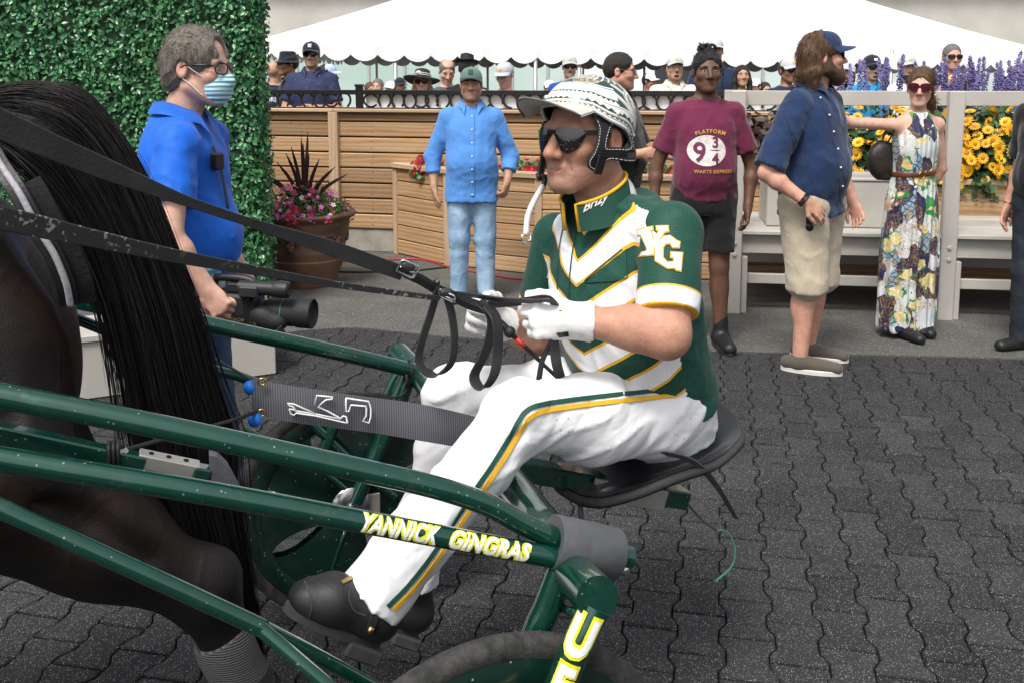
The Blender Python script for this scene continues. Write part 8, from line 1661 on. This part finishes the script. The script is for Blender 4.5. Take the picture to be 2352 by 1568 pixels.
crowd('muscular man in dark navy polo and cap with folded arms behind the fence', 717, 100, 9.95, 1.80, 3, skin='tan', build=1.15, hair='short', stub=.5, shirt=dict(mat=C_POLO, sleeve=.72, collar='open', grow=.016), arms=fold_arms, hat=wcap(C_CAPD, C_CAPD, (.034, .034), M('pale_patch', (.45, .46, .5), .7)), wear=[wshade()], eyes_=False)
def bucket(t, X, T):
    C = Xf(T.p((0, .006, .05)), T.R, T.s); n = 28; prof = [(.001, .082), (.05, .082), (.072, .074), (.084, .0), (.088, -.012), (.128, -.034)]
    G = np.array([[C.p((r * .92 * math.cos(a), r * 1.12 * math.sin(a), z)) for a in np.linspace(0, 6.2832, n + 1)] for r, z in prof]); b = MB(); b.grid(X.p(G.reshape(-1, 3)).reshape(G.shape)); b.part('bucket_hat', C_CAPD, t, True, 50)
crowd('man in dark bucket hat and black vest looking left behind the fence', 664, 122, 10.5, 1.78, -62, skin='brown', hair='short', hairmat_=H_BLACK, shirt=dict(mat=C_BLACK, sleeve=1.6, collar='open'), arms=dn, hat=bucket, wear=[wshade(m_spec, m_plast, w=.024, h=.017, name='glasses')])
t, X, T, *_ = crowd('bald security guard in navy T-shirt seen from behind at the hedge', 632, 142, 10.9, 1.72, 165, skin='tan', hair='none', shirt=tee(C_NAVY), arms=dn, eyes_=False)
bv, og = shirt_bvh(t); so = [c for c in t.children if c.name.startswith('shirt')][0]; V, F = text_pts('SECURITY', .07, bold=.002); part('back_lettering', project(bv, og, X.p(np.stack([-V[:, 0], np.full(len(V), .4), V[:, 1] + 1.28], 1)), X.d((0, -1, 0)), .004), F, m_wht, so)
crowd('person in pale cap half hidden behind the folded arms man', 752, 150, 10.9, 1.70, 100, skin='tan', hair='short', shirt=tee(cloth('grey_jersey', (.25, .26, .28))), arms=dn, hat=wcap(C_LBL))
def sunhat(t, X, T):
    C = Xf(T.p((0, .0, .048)), T.R @ rot(0, 14, 4), T.s); n = 36; prof = [(.001, .088), (.05, .088), (.076, .074), (.088, .006), (.10, -.002), (.15, -.012), (.195, -.030)]
    G = np.array([[C.p((r * math.cos(a), r * 1.05 * math.sin(a), z + (.016 * math.sin(a * 2 + 1) if r > .12 else 0))) for a in np.linspace(0, 6.2832, n + 1)] for r, z in prof]); b = MB(); b.grid(X.p(G.reshape(-1, 3)).reshape(G.shape)); o = b.part('sun_hat', M('black_straw', (.010, .010, .010), .6, .3, 60), t, True, 60)
    for dz in (.012, .030): P = np.array([C.p((.091 * math.cos(a), .095 * math.sin(a), dz)) for a in np.linspace(0, 6.2832, 30, endpoint=False)]); MB().tube(X.p(P), .004, 5, closed=True).part('hat_ribbon', m_wht, o, True)
    b = MB(); b.ball(X.p(C.p((-.03, -.092, .03))), (.026, .014, .018), 7); b.part('hat_bow', m_wht, o, True)
def hair_bob(T):
    S = hair_short(T, .010, .050, -.06); p = T.p
    for sx in (-1, 1): S.chain([p((sx * .066, .02, .0)), p((sx * .078, .03, -.08)), p((sx * .080, .02, -.15))], [.028, .032, .02], .02)
    return S
crowd('woman in wide black sun hat and sunglasses holding the fence rail', 970, 163, 9.75, 1.62, 0, skin='fair', fem=1., hair=hair_bob, hairmat_=H_BLOND, shirt=dict(mat=C_BLACK, sleeve=0, collar=None), arms={-1: dict(el=(-.22, -.05, 1.06), wr=(-.12, -.20, 1.26), hd=(0, -.6, .3), up=(0, -.2, 1), curl=.9), 1: dict(hand=False)}, hat=sunhat, wear=[wshade(m_lensr, M('dark_red_frame', (.06, .012, .012), .4), w=.032, h=.024)], eyes_=False)
crowd('balding man in charcoal T-shirt looking down by the glass wall', 1027, 139, 10.4, 1.78, 8, skin='fair', hair='fringe', hairmat_=H_SALT, head=dict(pitch=-22, yaw=4), shirt=tee(C_GREYT, sleeve=.2), arms=dn)
def fedora(t, X, T):
    C = Xf(T.p((0, .0, .05)), T.R @ rot(0, -14), T.s); n = 32; prof = [(.001, .088), (.03, .092), (.056, .098), (.070, .090), (.082, .0), (.086, -.006), (.135, -.004 + .01)]
    G = np.array([[C.p((r * .92 * math.cos(a), r * 1.15 * math.sin(a), z + (.02 * abs(math.cos(a)) if r > .1 else 0) - (.018 * (1 - abs(math.sin(a))) if r < .06 else 0))) for a in np.linspace(0, 6.2832, n + 1)] for r, z in prof]); b = MB(); b.grid(X.p(G.reshape(-1, 3)).reshape(G.shape)); b.part('fedora', M('black_felt', (.010, .010, .010), .8), t, True, 60)
crowd('person in black fedora and tank top behind the green cap', 1072, 132, 10.2, 1.78, 170, skin='tan', build=1.1, hair='short', hairmat_=H_DARK, shirt=dict(mat=C_BLACK, sleeve=0, collar=None), arms=dn, hat=fedora, eyes_=False)
def moust(T): S = SDF(.006); p = T.p; S.cone(p((-.026, -.083, -.060)), p((0, -.096, -.050)), .008, .011); S.cone(p((.026, -.083, -.060)), p((0, -.096, -.050)), .008, .011); return S
crowd('older man with white moustache, grey cap and pale blue T-shirt', 1160, 146, 10.0, 1.76, -12, skin='ruddy', build=1.12, hair='short', hairmat_=H_WHITE, beard_=moust, beard_m=H_WHITE, head=dict(pitch=-16, yaw=-14), shirt=tee(C_LBL), arms=dn, hat=wcap(C_CAPG, C_CAPG, (.036, .022), C_GOLD), wear=[wshade(m_spec, m_steel, w=.024, h=.016, wire=True, name='glasses')])
crowd('man in grey cap and dark sunglasses above the helmet', 1308, 130, 11.2, 1.80, 0, skin='tan', hair='short', stub=.4, beard_=moust, beard_m=H_SALT, shirt=tee(cloth('blue_tee', (.02, .06, .30))), arms=dn, hat=wcap(C_CAPG, C_CAPG, (.036, .022), C_GOLD), wear=[wshade()], eyes_=False)
crowd('man in grey cap and cream print shirt leaning on the fence with a drink', 1549, 131, 9.7, 1.70, 2, skin='tan', build=1.2, hair='short', beard_=lambda T: beard(T, .006, goatee=True), beard_m=H_BLACK, head=dict(pitch=6), shirt=dict(mat=C_CREAM, sleeve=1.02, collar='open', grow=.02, sg=.03), arms=rail_arms(), hat=wcap(C_CAPG, C_CAPG, (.036, .022), C_GOLD), fat=.008)
crowd('tall man in navy polo behind the maroon T-shirt woman', 1640, 92, 10.4, 1.85, -5, skin='tan', build=1.15, hair='short', shirt=dict(mat=C_NAVY, sleeve=.75, collar='open'), arms=rail_arms(), hat=wcap(C_CAPG), res=.016)
def hair_girl(T):
    S = hair_short(T, .009, .052, -.06); p = T.p
    for sx in (-1, 1): S.chain([p((sx * .062, .0, .03)), p((sx * .080, .0, -.06)), p((sx * .085, -.01, -.20)), p((sx * .085, -.02, -.28))], [.03, .03, .032, .02], .02)
    return S
crowd('girl with long straight dark hair behind the grey rail', 1703, 152, 10.0, 1.58, 0, skin='olive', fem=1., hair=hair_girl, hairmat_=H_BLACK, head=dict(pitch=8), shirt=tee(C_BLACK), arms=dn)
crowd('man in grey cap and sunglasses behind the long haired man', 1808, 137, 10.1, 1.76, 20, skin='brown', hair='short', hairmat_=H_BLACK, shirt=tee(C_NAVY), arms=dn, hat=wcap(C_CAPG, C_CAPG, (.036, .022), C_GOLD), wear=[wshade()], eyes_=False)
crowd('man with black beard and pale cap behind the purple flowers', 1945, 147, 10.3, 1.74, -25, skin='fair', hair='short', hairmat_=H_BLACK, beard_=lambda T: beard(T, .012), beard_m=H_BLACK, head=dict(pitch=8), shirt=tee(C_BLACK), arms=dn, hat=wcap(C_CAPG))
t, X, T, *_ = crowd('man in black cap, mirrored sunglasses and turquoise shirt behind the flowers', 1999, 130, 9.9, 1.76, 5, skin='fair', build=1.12, hair='short', stub=.6, beard_=lambda T: beard(T, .005, goatee=True), beard_m=H_DARK, shirt=dict(mat=C_TEAL, sleeve=.7, collar='open'), arms=dn, hat=wcap(C_CAPD, C_CAPD, (.038, .024), m_wht), wear=[wshade(m_lensb)], eyes_=False)
crowd('young bearded man in grey cap and white jersey behind the flowers', 2080, 130, 9.9, 1.74, -2, skin='fair', hair='short', beard_=lambda T: beard(T, .007), beard_m=H_BLACK, shirt=tee(C_WHITE), arms=dn, hat=wcap(C_CAPG, C_CAPG, (.036, .022), C_GOLD))
t, X, T, k, am, *_ = crowd('grey haired man in sunglasses resting his chin on his hand', 2182, 104, 9.6, 1.82, -5, skin='ruddy', build=1.1, hair=lambda T: hair_short(T, .005, .055, -.04), hairmat_=H_SALT, shirt=tee(C_BLACK), arms={-1: dict(el=(-.24, -.14, 1.25), wr=(-.05, -.19, 1.50), hd=(.9, .0, .1), up=(0, -.8, .6), curl=.7), 1: dict(hand=False)}, wear=[wshade()], eyes_=False)
w, e = am[-1][1], am[-1][0]; d = nrm(e - w); a1 = nrm(np.cross(d, UZ)); a2 = np.cross(d, a1); an_ = np.linspace(0, 6.283, 14, endpoint=False); MB().tube(X.p(w + d * .02 + .033 * (np.cos(an_)[:, None] * a1 + np.sin(an_)[:, None] * a2)), .006, 6, closed=True).part('wristband', M('lime_band', (.45, .75, .06), .5), t, True)
crowd('bearded man in white mesh cap at the right behind the flowers', 2312, 148, 9.9, 1.72, -20, skin='brown', hair='short', hairmat_=H_BLACK, beard_=lambda T: beard(T, .010), beard_m=H_BLACK, head=dict(pitch=-14), shirt=tee(cloth('sage_tee', (.30, .38, .33))), arms=dn, hat=wcap(C_WHITE))
crowd('person in bright blue shirt cut by the right edge behind the flowers', 2352, 150, 9.8, 1.68, 10, skin='tan', hair='short', shirt=tee(cloth('bright_blue_tee', (.02, .12, .62))), arms=dn, hat=wcap(C_CAPG))
far = [('seated grey haired man far off under the tent, left of the black hat', 868, 182, 'tan', H_SALT, C_WHITE, None), ('distant person in white cap under the tent, left of the black hat', 899, 188, 'tan', H_DARK, C_BLACK, C_WHITE), ('distant brown haired woman under the tent near the iron post', 850, 190, 'olive', H_BROWN, C_WHITE, None), ('distant person in dark cap under the tent beside the black hat', 918, 180, 'brown', H_BLACK, C_BLACK, C_CAPD), ('distant man in white cap under the tent right of the girl', 1736, 182, 'tan', H_DARK, C_GREYT, C_WHITE), ('distant dark haired boy under the tent right of the girl', 1757, 190, 'tan', H_DARK, C_BLACK, None), ('distant person in cap with red flower behind the profile man', 1490, 170, 'brown', H_BLACK, C_BLACK, C_WHITE), ('distant person under the tent between glass wall and helmet', 1262, 186, 'tan', H_DARK, C_NAVY, C_WHITE)]
for lb, px, top, sk, hm_, sh_, ht in far: crowd(lb, px, top, 14.5, 1.72, random.uniform(-60, 60), skin=sk, hair='short', hairmat_=hm_, shirt=tee(sh_), arms=dn, hat=wcap(ht) if ht else None, res=.022, hres=.012)
